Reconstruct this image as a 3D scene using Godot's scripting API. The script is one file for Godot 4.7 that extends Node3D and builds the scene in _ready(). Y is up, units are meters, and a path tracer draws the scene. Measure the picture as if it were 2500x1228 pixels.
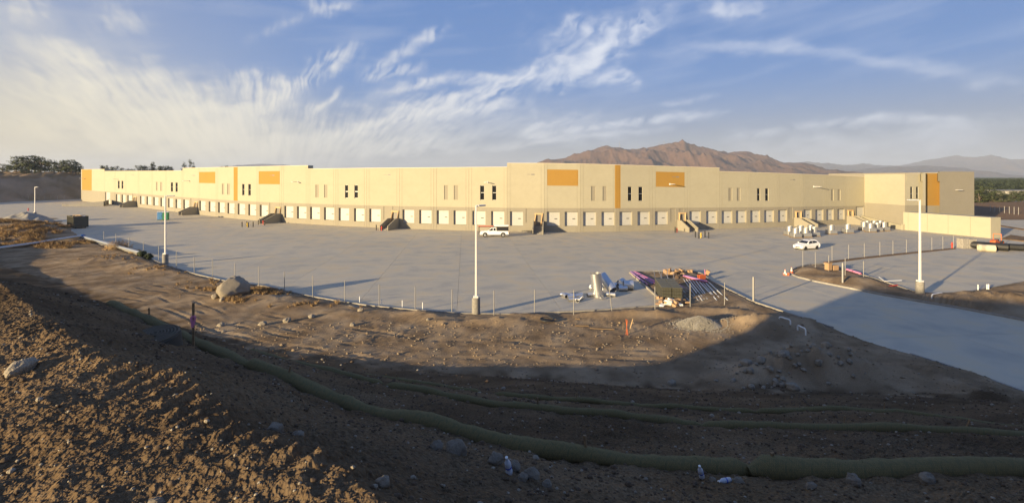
extends Node3D
# A distribution warehouse under construction, seen from the graded bank above its truck yard.
# Metres, y up, the yard at y = 0; "depth" runs away from the bank (world z = -depth).

var rng := RandomNumberGenerator.new()
var used := {}
var M := {}
var T := {}
var n_big := FastNoiseLite.new()
var n_mid := FastNoiseLite.new()
var n_fine := FastNoiseLite.new()
var n_grit := FastNoiseLite.new()

const SUN_AZ := 51.0   # degrees, from straight behind towards the left
const SUN_EL := 8.8

func _ready() -> void:
	rng.seed = 7
	setup_view()
	make_materials()
	build_setting()
	build_warehouse()
	build_yard_things()
	build_bank_things()
	build_background()

# ------------------------------------------------------------------ camera, sky, sun, exposure
func setup_view() -> void:
	var cam := Camera3D.new()
	cam.name = "camera"
	cam.projection = Camera3D.PROJECTION_FRUSTUM
	cam.near = 0.1
	cam.far = 9000.0
	cam.size = 0.1 * 1228.0 / 1146.0
	cam.frustum_offset = Vector2(0, -0.1 * 182.0 / 1146.0)
	cam.position = Vector3(0, 12, 0)
	add_child(cam)
	cam.current = true
	var env := Environment.new()
	env.background_mode = Environment.BG_SKY
	env.tonemap_mode = Environment.TONE_MAPPER_LINEAR
	env.tonemap_exposure = 2.55
	env.sdfgi_enabled = true
	env.ssao_enabled = true
	env.ssil_enabled = true
	env.fog_enabled = true
	env.fog_density = 0.00011
	env.fog_light_color = Color(0.80, 0.86, 0.97)
	var sky := Sky.new()
	var pm := PanoramaSkyMaterial.new()
	pm.panorama = ImageTexture.create_from_image(sky_image())
	pm.energy_multiplier = 1.0
	sky.sky_material = pm
	env.sky = sky
	env.sky_rotation = Vector3(0, PI, 0)
	env.background_energy_multiplier = 0.395
	var we := WorldEnvironment.new()
	we.name = "world_environment"
	we.environment = env
	add_child(we)
	var sun := DirectionalLight3D.new()
	sun.name = "sun"
	sun.light_color = Color(1.0, 0.895, 0.70)
	sun.light_energy = 1.6
	sun.light_angular_distance = 0.8
	sun.shadow_enabled = true
	add_child(sun)
	var az := deg_to_rad(SUN_AZ)
	var el := deg_to_rad(SUN_EL)
	var to_sun := Vector3(-sin(az) * cos(el), sin(el), cos(az) * cos(el))
	sun.look_at_from_position(to_sun * 50.0, Vector3.ZERO, Vector3.UP)

# ---- sky: air brightening towards the horizon and the sun, with wind-drawn cirrus
var sn1 := FastNoiseLite.new()
var sn2 := FastNoiseLite.new()

func air(az: float, el: float) -> Color:
	var e := clampf(el / 24.0, 0.0, 3.0)
	var top := Color(0.122, 0.240, 0.540)
	var mid := Color(0.245, 0.405, 0.690)
	var low := Color(0.400, 0.405, 0.410)
	var t := 1.0 - exp(-1.5 * e)
	var c := mid.lerp(top, clampf(t * 1.12, 0.0, 1.0))
	c = low.lerp(c, smoothstep(0.0, 0.52, e))
	# nearer the sun (behind on the left) the air is paler and warmer
	var ca := cos(deg_to_rad(az + 126.0)) * cos(deg_to_rad(el))
	var g := pow(clampf((ca + 0.30) / 1.3, 0.0, 1.0), 1.15) * exp(-maxf(el, 0.0) / 12.0)
	c = c.lerp(Color(1.0, 0.83, 0.50), clampf(g * 2.1, 0.0, 0.95))
	return c

func cirrus(az: float, el: float) -> float:
	# thin veil everywhere, drawn out along the wind
	var u := az * 0.8 + el * 0.25
	var w := el * 2.2 - az * 0.30
	var a := sn1.get_noise_2d(u * 2.0 + sn2.get_noise_2d(az * 3.0, el * 5.0) * 5.0, w * 5.0)
	var b := sn2.get_noise_2d(az * 1.6 + 70.0, el * 3.0)
	return clampf(a * 0.55 + b * 0.45 + 0.02, 0.0, 1.0)

func sky_image() -> Image:
	for n in [sn1, sn2]:
		n.noise_type = FastNoiseLite.TYPE_SIMPLEX_SMOOTH
		n.fractal_type = FastNoiseLite.FRACTAL_FBM
	sn1.seed = 11
	sn1.frequency = 0.035
	sn1.fractal_octaves = 4
	sn2.seed = 23
	sn2.frequency = 0.022
	sn2.fractal_octaves = 3
	var img := Image.create(512, 256, false, Image.FORMAT_RGB8)
	for y in 256:
		var el := 90.0 - (y + 0.5) / 256.0 * 180.0
		for x in 512:
			var az := (x + 0.5) / 512.0 * 360.0 - 180.0
			var c := air(az, el)
			var d := clampf(cirrus(az, el) * 0.5, 0.0, 0.7) if el > 0.0 else 0.0
			img.set_pixel(x, y, cloud_over(c, d, az, el).linear_to_srgb())
	img.resize(4096, 2048, Image.INTERPOLATE_CUBIC)
	# the part with the drawn-out cloud bands, at full resolution
	var k := 4096.0 / 360.0
	var x0 := int((-58.0 + 180.0) * k)
	var x1 := int((58.0 + 180.0) * k)
	var y0 := int((90.0 - 34.0) * k)
	var y1 := int(90.5 * k)
	var w := x1 - x0
	var h := y1 - y0
	var dens := PackedFloat32Array()
	dens.resize(w * h)
	for s in cloud_bands():
		paint_band(dens, w, h, x0, y0, k, s)
	for y in h:
		var el := 90.0 - (y0 + y + 0.5) / k
		for x in w:
			var az := (x0 + x + 0.5) / k - 180.0
			var edge := smoothstep(58.0, 53.0, absf(az)) * smoothstep(34.0, 30.0, el)
			var d := cirrus(az, el) * 0.5 * (1.0 - 0.5 * edge)
			var s := dens[y * w + x] * edge
			d = 1.0 - (1.0 - clampf(d, 0.0, 0.7)) * exp(-s)
			img.set_pixel(x0 + x, y0 + y, cloud_over(air(az, el), d if el > 0.0 else 0.0, az, el).linear_to_srgb())
	return img

func cloud_over(c: Color, d: float, az: float, el: float) -> Color:
	var warm := clampf((cos(deg_to_rad(az + 126.0)) + 0.75) * 0.95, 0.0, 1.0) * exp(-maxf(el, 0.0) / 20.0)
	var cl := Color(0.80, 0.84, 0.93).lerp(Color(1.0, 0.88, 0.60), clampf(warm * 1.3, 0.0, 1.0))
	var haze := exp(-maxf(el, 0.0) / 3.2)
	cl = cl.lerp(Color(0.50, 0.49, 0.47), haze * 0.55 * (1.0 - warm))
	return c.lerp(cl, clampf(d, 0.0, 0.97))

# each band: [points as [azimuth, elevation], half width in degrees, strength, feathering]
func cloud_bands() -> Array:
	return [
		[[[18.34, 18.50], [15.14, 17.31], [12.31, 15.80], [9.41, 13.65], [6.96, 12.08], [3.50, 11.18]], 1.15, 1.25, 1.0],
		[[[12.31, 17.60], [9.41, 17.31], [6.96, 18.08], [5.98, 17.21]], 0.8, 0.9, 1.0],
		[[[9.41, 14.11], [5.48, 13.76], [2.50, 12.39], [0.00, 11.20], [-6.47, 9.45], [-12.31, 8.10], [-16.98, 7.23]], 0.85, 1.0, 1.0],
		[[[8.44, 11.09], [10.87, 11.72], [12.78, 12.80], [14.90, 11.07], [12.31, 11.42], [8.93, 11.07]], 0.5, 0.9, 0.8],
		[[[4.99, 12.59], [-1.00, 11.92], [-7.46, 11.92], [-11.83, 10.97], [-16.98, 9.34]], 0.55, 0.9, 0.7],
		[[[2.00, 9.26], [-3.50, 8.42], [-8.44, 7.96], [-13.26, 6.88], [-18.79, 5.29], [-25.64, 4.59]], 0.75, 1.0, 0.9],
		[[[24.61, 7.10], [21.44, 7.13], [16.98, 6.76], [11.83, 6.34], [6.47, 5.64], [0.00, 4.84]], 0.42, 0.95, 0.7],
		[[[18.79, 5.66], [15.14, 5.29], [9.90, 5.01], [2.50, 4.19], [-7.46, 2.82]], 0.4, 0.55, 0.7],
		[[[10.38, 7.67], [6.96, 7.01], [3.99, 6.31], [0.50, 5.58]], 0.45, 0.6, 0.8],
		[[[-18.34, 14.49], [-20.57, 13.42], [-22.51, 11.93], [-24.20, 10.24], [-26.04, 9.00], [-29.56, 7.01]], 0.85, 1.05, 1.0],
		[[[-29.56, 11.33], [-28.03, 10.77], [-25.64, 10.13], [-23.99, 10.48]], 0.5, 0.9, 0.9],
		[[[-32.50, 9.48], [-29.56, 9.56], [-27.24, 9.12], [-28.80, 7.49], [-31.05, 5.64]], 1.1, 0.75, 1.0],
		[[[-20.22, 10.08], [-20.79, 9.13], [-21.65, 8.40], [-22.94, 7.19]], 0.28, 1.3, 0.5],
		[[[-7.95, 17.73], [-9.90, 16.61], [-11.35, 15.86], [-14.20, 13.88], [-17.89, 11.82]], 0.6, 0.65, 0.9],
		[[[-10.63, 13.13], [-14.20, 12.27], [-17.89, 11.13]], 0.5, 0.6, 0.8],
		[[[-18.34, 19.69], [-21.44, 18.50], [-23.99, 19.00]], 0.6, 0.6, 0.9],
		[[[-23.15, 17.88], [-26.44, 16.00], [-29.56, 14.14]], 0.5, 0.25, 0.6],
		[[[-47.49, 11.56], [-45.59, 11.46], [-43.57, 10.81], [-40.82, 9.82], [-37.83, 8.51], [-34.24, 7.07], [-31.05, 6.06]], 1.1, 0.85, 0.65],
		[[[-47.49, 9.77], [-45.10, 9.17], [-42.50, 8.13], [-39.06, 7.03], [-33.90, 5.46], [-29.56, 4.43]], 1.7, 0.81, 0.65],
		[[[-47.49, 7.46], [-44.09, 6.86], [-39.66, 5.45], [-33.20, 4.26], [-23.57, 3.75]], 2.2, 0.77, 0.65],
		[[[-47.49, 4.79], [-42.50, 4.12], [-35.91, 3.32], [-25.64, 2.79]], 1.8, 0.59, 0.65],
		[[[-47.49, 13.66], [-46.08, 13.84], [-44.60, 13.52]], 0.8, 0.6, 0.9],
		[[[-41.39, 15.44], [-39.66, 15.11], [-39.06, 14.51], [-41.95, 13.57]], 1.0, 0.35, 1.0],
		[[[-40.25, 10.27], [-37.20, 9.74], [-34.24, 8.69], [-31.05, 7.12]], 1.2, 0.59, 0.65],
		[[[22.30, 18.61], [25.23, 17.81], [27.63, 17.67], [28.80, 18.08]], 0.75, 0.7, 1.0],
		[[[18.79, 15.34], [24.82, 14.31], [30.31, 13.72], [34.24, 12.29], [38.45, 10.91], [42.50, 9.57], [45.59, 8.41]], 0.62, 0.42, 0.35],
		[[[16.98, 13.92], [23.99, 13.97], [29.56, 13.53], [33.20, 12.51]], 0.5, 0.3, 0.4],
		[[[23.57, 9.18], [20.57, 8.69], [16.98, 8.17]], 0.35, 0.3, 0.7],
		[[[47.49, 4.79], [45.10, 5.07], [42.50, 5.15], [39.66, 5.64], [35.91, 5.53], [31.78, 5.26], [27.63, 4.73], [23.99, 4.19]], 0.45, 0.55, 0.9],
		[[[47.49, 4.28], [43.83, 4.32], [39.66, 4.11], [34.92, 3.97], [29.56, 3.56]], 0.6, 0.3, 1.0],
		[[[47.49, 2.94], [42.50, 3.02], [36.56, 2.89], [27.63, 2.96]], 0.8, 0.25, 1.0],
		[[[47.49, 7.79], [45.84, 8.20], [44.09, 7.99]], 0.4, 0.3, 0.5],
		[[[-7.46, 4.30], [-16.98, 3.68], [-25.64, 3.92], [-29.56, 3.56]], 0.9, 0.5, 0.9],
		[[[-33.20, 1.55], [-25.64, 1.89], [-14.67, 3.48], [-4.99, 4.08]], 1.3, 0.4, 0.9],
		[[[-49.67, 7.46], [-43.83, 6.89], [-36.56, 5.29], [-27.63, 3.85]], 3.4, 0.32, 0.9],
		[[[-49.67, 3.30], [-42.50, 3.02], [-33.20, 2.80], [-16.98, 2.48]], 2.4, 0.42, 0.6],
		[[[-34.92, 8.22], [-29.56, 7.01], [-21.44, 5.66], [-12.31, 4.97], [-2.50, 5.08]], 2.2, 0.4, 0.9],
		[[[-16.98, 5.34], [-7.46, 6.03], [2.50, 6.56], [12.31, 4.97]], 1.8, 0.35, 0.6],
		[[[21.44, 3.11], [31.42, 2.64], [39.66, 2.58], [47.49, 2.43]], 1.5, 0.22, 0.6],
		[[[2.50, 15.68], [7.46, 15.11], [11.35, 16.31], [15.14, 17.40]], 2.2, 0.35, 0.8],
	]

func paint_band(dens: PackedFloat32Array, w: int, h: int, x0: int, y0: int, k: float, s: Array) -> void:
	var pts: Array = s[0]
	var half: float = s[1] * k
	var lo := Vector2(1e9, 1e9)
	var hi := -lo
	var q := PackedVector2Array()
	for p in pts:
		var v := Vector2((p[0] + 180.0) * k - x0, (90.0 - p[1]) * k - y0)
		q.append(v)
		lo = lo.min(v)
		hi = hi.max(v)
	var pad := half * 3.0
	var fan := Vector2((-27.0 + 180.0) * k - x0, (90.0 + 9.0) * k - y0)
	var own := fposmod(pts[0][0] * 37.3 + pts[0][1] * 91.7, 700.0)
	var run := PackedFloat32Array([0.0])
	for i in q.size() - 1:
		run.append(run[i] + q[i].distance_to(q[i + 1]))
	var total := run[run.size() - 1]
	for y in range(maxi(0, int(lo.y - pad)), mini(h, int(hi.y + pad))):
		for x in range(maxi(0, int(lo.x - pad)), mini(w, int(hi.x + pad))):
			var wob := sn1.get_noise_2d(x * 0.6, y * 1.3) * half * 1.0
			var p := Vector2(x, y + wob)
			var best := 1e9
			var along := 0.0
			for i in q.size() - 1:
				var ab := q[i + 1] - q[i]
				var t := clampf((p - q[i]).dot(ab) / ab.length_squared(), 0.0, 1.0)
				var d := p.distance_to(q[i] + ab * t)
				if d < best:
					best = d
					along = run[i] + t * (run[i + 1] - run[i])
			if best > pad:
				continue
			var f := exp(-(best * best) / (half * half))
			# fibres fan out from the low point the wind carries them towards
			var fx := x - fan.x
			var fy := (fan.y - y) * 1.0
			var phi := atan2(fy, fx) + sn1.get_noise_2d(x * 0.3, y * 0.5 + own) * 0.035
			var rho := sqrt(fx * fx + fy * fy)
			var fib := sn2.get_noise_2d(phi * 640.0 + own, rho * 0.45) * 0.9 + sn1.get_noise_2d(phi * 1100.0, rho * 0.9 + own) * 0.55
			var ends := smoothstep(0.0, 0.22, along / total) * smoothstep(1.0, 0.8, along / total)
			ends = lerpf(1.0, ends, 0.75)
			dens[y * w + x] += 1.2 * s[2] * f * ends * clampf(0.6 + fib * s[3] * 1.25, 0.0, 1.6)

# ------------------------------------------------------------------ helpers
class MB:
	var v := PackedVector3Array()
	var n := PackedVector3Array()
	var u := PackedVector2Array()
	var c := PackedColorArray()
	var ix := PackedInt32Array()
	var col := Color.WHITE
	var colored := false

	func vert(p: Vector3, nn: Vector3, uv := Vector2.ZERO) -> int:
		v.append(p)
		n.append(nn)
		u.append(uv)
		c.append(col)
		return v.size() - 1

	func face(a: int, b: int, d: int) -> void:
		var cr := (v[b] - v[a]).cross(v[d] - v[a])
		if cr.dot(n[a] + n[b] + n[d]) > 0.0:
			ix.append_array(PackedInt32Array([a, d, b]))
		else:
			ix.append_array(PackedInt32Array([a, b, d]))

	func quad(a: Vector3, b: Vector3, d: Vector3, e: Vector3, nn: Vector3, uv := false) -> void:
		var i := vert(a, nn, Vector2(0, 0))
		vert(b, nn, Vector2(1, 0))
		vert(d, nn, Vector2(1, 1))
		vert(e, nn, Vector2(0, 1))
		face(i, i + 1, i + 2)
		face(i, i + 2, i + 3)

	func tri(a: Vector3, b: Vector3, d: Vector3, nn: Vector3) -> void:
		var i := vert(a, nn)
		vert(b, nn)
		vert(d, nn)
		face(i, i + 1, i + 2)

	func box(ctr: Vector3, size: Vector3, basis := Basis.IDENTITY) -> void:
		var s := size * 0.5
		for ax in 3:
			for sg in [-1.0, 1.0]:
				var nn := Vector3.ZERO
				nn[ax] = sg
				var a := Vector3.ZERO
				var b := Vector3.ZERO
				a[(ax + 1) % 3] = s[(ax + 1) % 3]
				b[(ax + 2) % 3] = s[(ax + 2) % 3]
				var o: Vector3 = nn * s[ax]
				quad(ctr + basis * (o - a - b), ctr + basis * (o + a - b), ctr + basis * (o + a + b), ctr + basis * (o - a + b), basis * nn)

	# box with chamfered edges
	func cbox(ctr: Vector3, size: Vector3, ch: float, basis := Basis.IDENTITY) -> void:
		var s := size * 0.5
		ch = minf(ch, minf(s.x, minf(s.y, s.z)) * 0.9)
		var pt := func(sx: float, sy: float, sz: float, ax: int) -> Vector3:
			var q := Vector3(sx * s.x, sy * s.y, sz * s.z)
			for k in 3:
				if k != ax:
					q[k] -= signf(q[k]) * ch
			return ctr + basis * q
		for ax in 3:
			for sg in [-1.0, 1.0]:
				var nn := Vector3.ZERO
				nn[ax] = sg
				var cs := []
				for e in [[-1, -1], [1, -1], [1, 1], [-1, 1]]:
					var q := Vector3.ZERO
					q[ax] = sg
					q[(ax + 1) % 3] = e[0]
					q[(ax + 2) % 3] = e[1]
					cs.append(pt.call(q.x, q.y, q.z, ax))
				quad(cs[0], cs[1], cs[2], cs[3], basis * nn)
		for ax in 3:
			var b1 := (ax + 1) % 3
			var b2 := (ax + 2) % 3
			for s1 in [-1.0, 1.0]:
				for s2 in [-1.0, 1.0]:
					var q0 := Vector3.ZERO
					q0[b1] = s1
					q0[b2] = s2
					var q1 := q0
					q0[ax] = -1
					q1[ax] = 1
					var nn := Vector3.ZERO
					nn[b1] = s1
					nn[b2] = s2
					quad(pt.call(q0.x, q0.y, q0.z, b1), pt.call(q1.x, q1.y, q1.z, b1), pt.call(q1.x, q1.y, q1.z, b2), pt.call(q0.x, q0.y, q0.z, b2), (basis * nn).normalized())
		for sx in [-1.0, 1.0]:
			for sy in [-1.0, 1.0]:
				for sz in [-1.0, 1.0]:
					tri(pt.call(sx, sy, sz, 0), pt.call(sx, sy, sz, 1), pt.call(sx, sy, sz, 2), (basis * Vector3(sx, sy, sz)).normalized())

	# bar of square section between two points
	func bar(a: Vector3, b: Vector3, w: float, h: float) -> void:
		var z := (b - a).normalized()
		var x := Vector3.UP.cross(z)
		x = Vector3.RIGHT if x.length() < 0.001 else x.normalized()
		var y := z.cross(x)
		box((a + b) * 0.5, Vector3(w, h, a.distance_to(b)), Basis(x, y, z))

	# round tube through points; radii one for each point
	func tube(pts: Array, radii: Array, sides := 10, caps := true, uvlen := 1.0) -> void:
		var ref := Vector3.UP
		var prev := -1
		var run := 0.0
		for i in pts.size():
			var p: Vector3 = pts[i]
			var d: Vector3 = (pts[mini(i + 1, pts.size() - 1)] - pts[maxi(i - 1, 0)]).normalized()
			if absf(d.dot(ref)) > 0.95:
				ref = Vector3.RIGHT if absf(d.x) < 0.9 else Vector3.FORWARD
			var x := ref.cross(d).normalized()
			var y := d.cross(x)
			ref = y
			var r: float = radii[i] if i < radii.size() else radii[-1]
			if i > 0:
				run += p.distance_to(pts[i - 1])
			var start := v.size()
			for k in sides + 1:
				var a := TAU * k / sides
				var o := x * cos(a) + y * sin(a)
				vert(p + o * r, o, Vector2(run / uvlen, float(k) / sides))
			if prev >= 0:
				for k in sides:
					face(prev + k, prev + k + 1, start + k + 1)
					face(prev + k, start + k + 1, start + k)
			prev = start
			if caps and (i == 0 or i == pts.size() - 1):
				var nn := -d if i == 0 else d
				var m := vert(p, nn)
				for k in sides + 1:
					var a := TAU * k / sides
					vert(p + (x * cos(a) + y * sin(a)) * r, nn)
				for k in sides:
					face(m, m + 1 + k, m + 2 + k)

	# turned shape: profile of [radius, height], standing on at
	func lathe(prof: Array, sides: int, at := Transform3D.IDENTITY, hard := true) -> void:
		for i in prof.size() - 1:
			var a: Vector2 = prof[i]
			var b: Vector2 = prof[i + 1]
			var t := b - a
			var nn2 := Vector2(t.y, -t.x).normalized()
			var s := v.size()
			for k in sides + 1:
				var ang := TAU * k / sides
				var dir := Vector3(cos(ang), 0, sin(ang))
				var nn := (at.basis * (dir * nn2.x + Vector3.UP * nn2.y)).normalized()
				vert(at * (dir * a.x + Vector3.UP * a.y), nn, Vector2(float(k) / sides, a.y))
				vert(at * (dir * b.x + Vector3.UP * b.y), nn, Vector2(float(k) / sides, b.y))
			for k in sides:
				face(s + k * 2, s + k * 2 + 1, s + k * 2 + 3)
				face(s + k * 2, s + k * 2 + 3, s + k * 2 + 2)

	# side profile (x, y) drawn across z with half width from a callable of y
	func profile(poly: PackedVector2Array, half: Callable, at := Transform3D.IDENTITY) -> void:
		var t := Geometry2D.triangulate_polygon(poly)
		for sg in [-1.0, 1.0]:
			for i in range(0, t.size(), 3):
				var q := []
				for k in 3:
					var p := poly[t[i + k]]
					q.append(at * Vector3(p.x, p.y, sg * half.call(p.y)))
				var nn: Vector3 = (q[1] - q[0]).cross(q[2] - q[0]).normalized()
				if nn.dot(at.basis * Vector3(0, 0, sg)) < 0:
					nn = -nn
				tri(q[0], q[1], q[2], nn)
		var area := 0.0
		for i in poly.size():
			area += poly[i].cross(poly[(i + 1) % poly.size()])
		for i in poly.size():
			var a := poly[i]
			var b := poly[(i + 1) % poly.size()]
			var t2 := (b - a).normalized()
			var o2 := Vector2(t2.y, -t2.x) * signf(area)
			var ha: float = half.call(a.y)
			var hb: float = half.call(b.y)
			quad(at * Vector3(a.x, a.y, -ha), at * Vector3(b.x, b.y, -hb), at * Vector3(b.x, b.y, hb), at * Vector3(a.x, a.y, ha), (at.basis * Vector3(o2.x, o2.y, 0)).normalized())

	func mesh(m: Material = null) -> ArrayMesh:
		var am := ArrayMesh.new()
		add_to(am, m)
		return am

	func add_to(am: ArrayMesh, m: Material) -> void:
		if ix.is_empty():
			return
		var arr := []
		arr.resize(Mesh.ARRAY_MAX)
		arr[Mesh.ARRAY_VERTEX] = v
		arr[Mesh.ARRAY_NORMAL] = n
		arr[Mesh.ARRAY_TEX_UV] = u
		if colored:
			arr[Mesh.ARRAY_COLOR] = c
		arr[Mesh.ARRAY_INDEX] = ix
		am.add_surface_from_arrays(Mesh.PRIMITIVE_TRIANGLES, arr)
		am.surface_set_material(am.get_surface_count() - 1, m)

func numbered(called: String) -> String:
	if not used.has(called):
		used[called] = 0
		return called
	used[called] += 1
	return "%s_%03d" % [called, used[called]]

func tag(o: Node, label: String, category: String, group := "", kind := "") -> Node:
	if label:
		o.set_meta("label", label)
	if category:
		o.set_meta("category", category)
	if group:
		o.set_meta("group", group)
	if kind:
		o.set_meta("kind", kind)
	return o

func thing(called: String, label: String, category: String, at := Vector3.ZERO, turn := 0.0, group := "") -> Node3D:
	var o := Node3D.new()
	o.name = numbered(called)
	add_child(o)
	o.position = at
	o.rotation.y = turn
	tag(o, label, category, group)
	return o

func place(called: String, mesh: Mesh, parent: Node, at := Transform3D.IDENTITY, m: Material = null) -> MeshInstance3D:
	var o := MeshInstance3D.new()
	o.name = numbered(called) if parent == self else called
	o.mesh = mesh
	if m:
		o.material_override = m
	o.transform = at
	parent.add_child(o, true)
	return o

func obj(called: String, b: MB, m: Material, parent: Node) -> MeshInstance3D:
	return place(called, b.mesh(m), parent)

func struct(called: String, b: MB, m: Material) -> MeshInstance3D:
	var o := place(called, b.mesh(m), self)
	o.set_meta("kind", "structure")
	return o

func again(src: Node3D, at: Vector3, turn: float, label := "") -> Node3D:
	var c: Node3D = src.duplicate()
	c.name = numbered(String(src.name).rstrip("0123456789").trim_suffix("_") if RegEx.create_from_string("_\\d{3}$").search(src.name) else String(src.name))
	add_child(c)
	c.position = at
	c.rotation.y = turn
	if label:
		c.set_meta("label", label)
	return c

func xf(at: Vector3, turn := 0.0) -> Transform3D:
	return Transform3D(Basis(Vector3.UP, turn), at)

func mat(r: float, g: float, b: float, rough := 0.85, metal := 0.0) -> StandardMaterial3D:
	var m := StandardMaterial3D.new()
	m.albedo_color = Color(r, g, b).linear_to_srgb()
	m.roughness = rough
	m.metallic = metal
	m.metallic_specular = 0.4
	return m

func noise_tex(freq: float, oct: int, lo: Color, hi: Color, size := 512, sd := 1, type := FastNoiseLite.TYPE_SIMPLEX_SMOOTH, midc: Variant = null) -> NoiseTexture2D:
	var n := FastNoiseLite.new()
	n.noise_type = type
	n.frequency = freq
	n.fractal_type = FastNoiseLite.FRACTAL_FBM
	n.fractal_octaves = oct
	n.seed = sd
	var t := NoiseTexture2D.new()
	t.width = size
	t.height = size
	t.seamless = true
	t.noise = n
	var g := Gradient.new()
	g.set_color(0, lo)
	g.set_color(1, hi)
	if midc != null:
		g.add_point(0.5, midc)
	t.color_ramp = g
	return t

func tri_map(m: StandardMaterial3D, tex: Texture2D, metres: float, bump: Texture2D = null, cm := 0.0) -> StandardMaterial3D:
	m.albedo_texture = tex
	m.uv1_triplanar = true
	m.uv1_world_triplanar = true
	m.uv1_scale = Vector3.ONE / metres
	if bump:
		m.heightmap_enabled = true
		m.heightmap_texture = bump
		m.heightmap_scale = cm
	return m

func detail(m: StandardMaterial3D, tex: Texture2D, metres: float) -> StandardMaterial3D:
	m.detail_enabled = true
	m.detail_albedo = tex
	m.detail_blend_mode = BaseMaterial3D.BLEND_MODE_MUL
	m.detail_uv_layer = BaseMaterial3D.DETAIL_UV_2
	m.uv2_triplanar = true
	m.uv2_world_triplanar = true
	m.uv2_scale = Vector3.ONE / metres
	return m

func grey(x: float) -> Color:
	return Color(x, x, x)

func make_materials() -> void:
	T.grain = noise_tex(0.09, 4, grey(0.72), grey(1.0), 512, 3)
	T.blotch = noise_tex(0.012, 5, grey(0.78), grey(1.0), 512, 5)
	T.soft = noise_tex(0.010, 4, grey(0.972), grey(1.0), 512, 6)
	T.stain = noise_tex(0.008, 5, Color(0.85, 0.855, 0.87), Color(1.0, 0.945, 0.86), 1024, 8, FastNoiseLite.TYPE_SIMPLEX_SMOOTH, Color(0.95, 0.94, 0.92))
	T.dirt = noise_tex(0.03, 5, Color(0.62, 0.58, 0.55), Color(1.0, 0.98, 0.95), 1024, 12)
	T.dirt_big = noise_tex(0.006, 4, Color(0.72, 0.70, 0.68), Color(1.0, 1.0, 1.0), 512, 14)
	T.bump = noise_tex(0.06, 5, Color.BLACK, Color.WHITE, 512, 17)
	T.bump_fine = noise_tex(0.15, 3, Color.BLACK, Color.WHITE, 512, 19)
	# yard concrete in four slightly different pours
	M.slab = []
	for k in 4:
		var f: float = [1.0, 0.97, 1.02, 0.99][k]
		var m := mat(0.72 * f, 0.665 * f, 0.545 * f, 0.85)
		tri_map(m, T.stain, [37.0, 41.0, 45.0, 33.0][k], T.bump_fine, 0.15)
		m.uv1_offset = Vector3(k * 0.37, 0, k * 0.21)
		detail(m, T.grain, 1.7)
		M.slab.append(m)
	M.joint = mat(0.30, 0.28, 0.25)
	M.kerb = detail(tri_map(mat(0.52, 0.48, 0.42), T.blotch, 2.3, T.bump_fine, 0.2), T.grain, 0.8)
	M.dirt = tri_map(mat(0.70, 0.565, 0.41, 1.0), T.dirt, 1.6, T.bump, 5.0)
	M.dirt.metallic_specular = 0.1
	detail(M.dirt, T.dirt_big, 9.0)
	M.dirt_dry = detail(tri_map(mat(0.33, 0.235, 0.15, 1.0), T.dirt, 1.3, T.bump, 2.0), T.dirt_big, 7.0)
	M.cream = detail(tri_map(mat(0.382, 0.352, 0.264, 0.9), T.soft, 6.0), T.soft, 23.0)
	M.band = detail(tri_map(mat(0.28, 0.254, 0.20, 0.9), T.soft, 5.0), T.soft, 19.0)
	M.orange = detail(tri_map(mat(0.35, 0.20, 0.043, 0.9), T.soft, 4.0), T.soft, 17.0)
	M.coping = mat(0.58, 0.51, 0.40, 0.6)
	M.white = mat(0.74, 0.73, 0.70, 0.45)
	M.door_white = detail(tri_map(mat(0.46, 0.455, 0.435, 0.5), T.soft, 3.0), T.soft, 11.0)
	M.dark_glass = mat(0.012, 0.013, 0.015, 0.06)
	M.dark_glass.metallic_specular = 0.5
	M.frame = mat(0.45, 0.45, 0.44, 0.4, 0.6)
	M.slot = mat(0.03, 0.03, 0.03, 0.4)
	M.fixture = mat(0.20, 0.19, 0.18, 0.5)
	M.steel_door = mat(0.17, 0.155, 0.14, 0.5)
	M.plywood = mat(0.52, 0.36, 0.19, 0.9)
	M.roof = mat(0.55, 0.55, 0.54)
	M.conc = detail(tri_map(mat(0.42, 0.395, 0.355, 0.9), T.blotch, 1.5, T.bump_fine, 0.3), T.grain, 0.7)
	M.pole = mat(0.60, 0.585, 0.57, 0.4)
	M.galv = mat(0.40, 0.40, 0.40, 0.45, 0.7)
	M.post = mat(0.30, 0.29, 0.28, 0.5, 0.4)
	M.black = mat(0.022, 0.022, 0.024, 0.5)
	M.tyre = mat(0.018, 0.018, 0.018, 0.85)
	M.red = mat(0.50, 0.055, 0.035, 0.5)
	M.yellow = mat(0.62, 0.42, 0.04, 0.5)
	M.safety = mat(0.60, 0.14, 0.045, 0.5)
	M.pink = mat(0.62, 0.22, 0.36, 0.5)
	M.purple = mat(0.28, 0.16, 0.36, 0.45)
	M.pvc = mat(0.74, 0.74, 0.72, 0.35)
	M.pvc_grey = mat(0.42, 0.43, 0.44, 0.4)
	M.wood = detail(tri_map(mat(0.40, 0.27, 0.15, 0.9), T.blotch, 0.5), T.grain, 0.15)
	M.card = mat(0.36, 0.235, 0.135, 0.9)
	M.rock = detail(tri_map(mat(0.30, 0.255, 0.20, 0.95), T.blotch, 0.9, T.bump, 1.2), T.grain, 0.25)
	M.rock_pale = detail(tri_map(mat(0.47, 0.405, 0.315, 0.95), T.blotch, 0.8, T.bump, 2.0), T.grain, 0.3)
	M.gravel = detail(tri_map(mat(0.54, 0.50, 0.43, 0.95), T.grain, 0.6, T.bump, 2.0), T.grain, 0.21)
	M.grass = mat(0.30, 0.205, 0.105, 0.95)
	M.grass.backlight_enabled = true
	M.grass.backlight = Color(0.25, 0.15, 0.06)
	M.leaf = []
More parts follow.
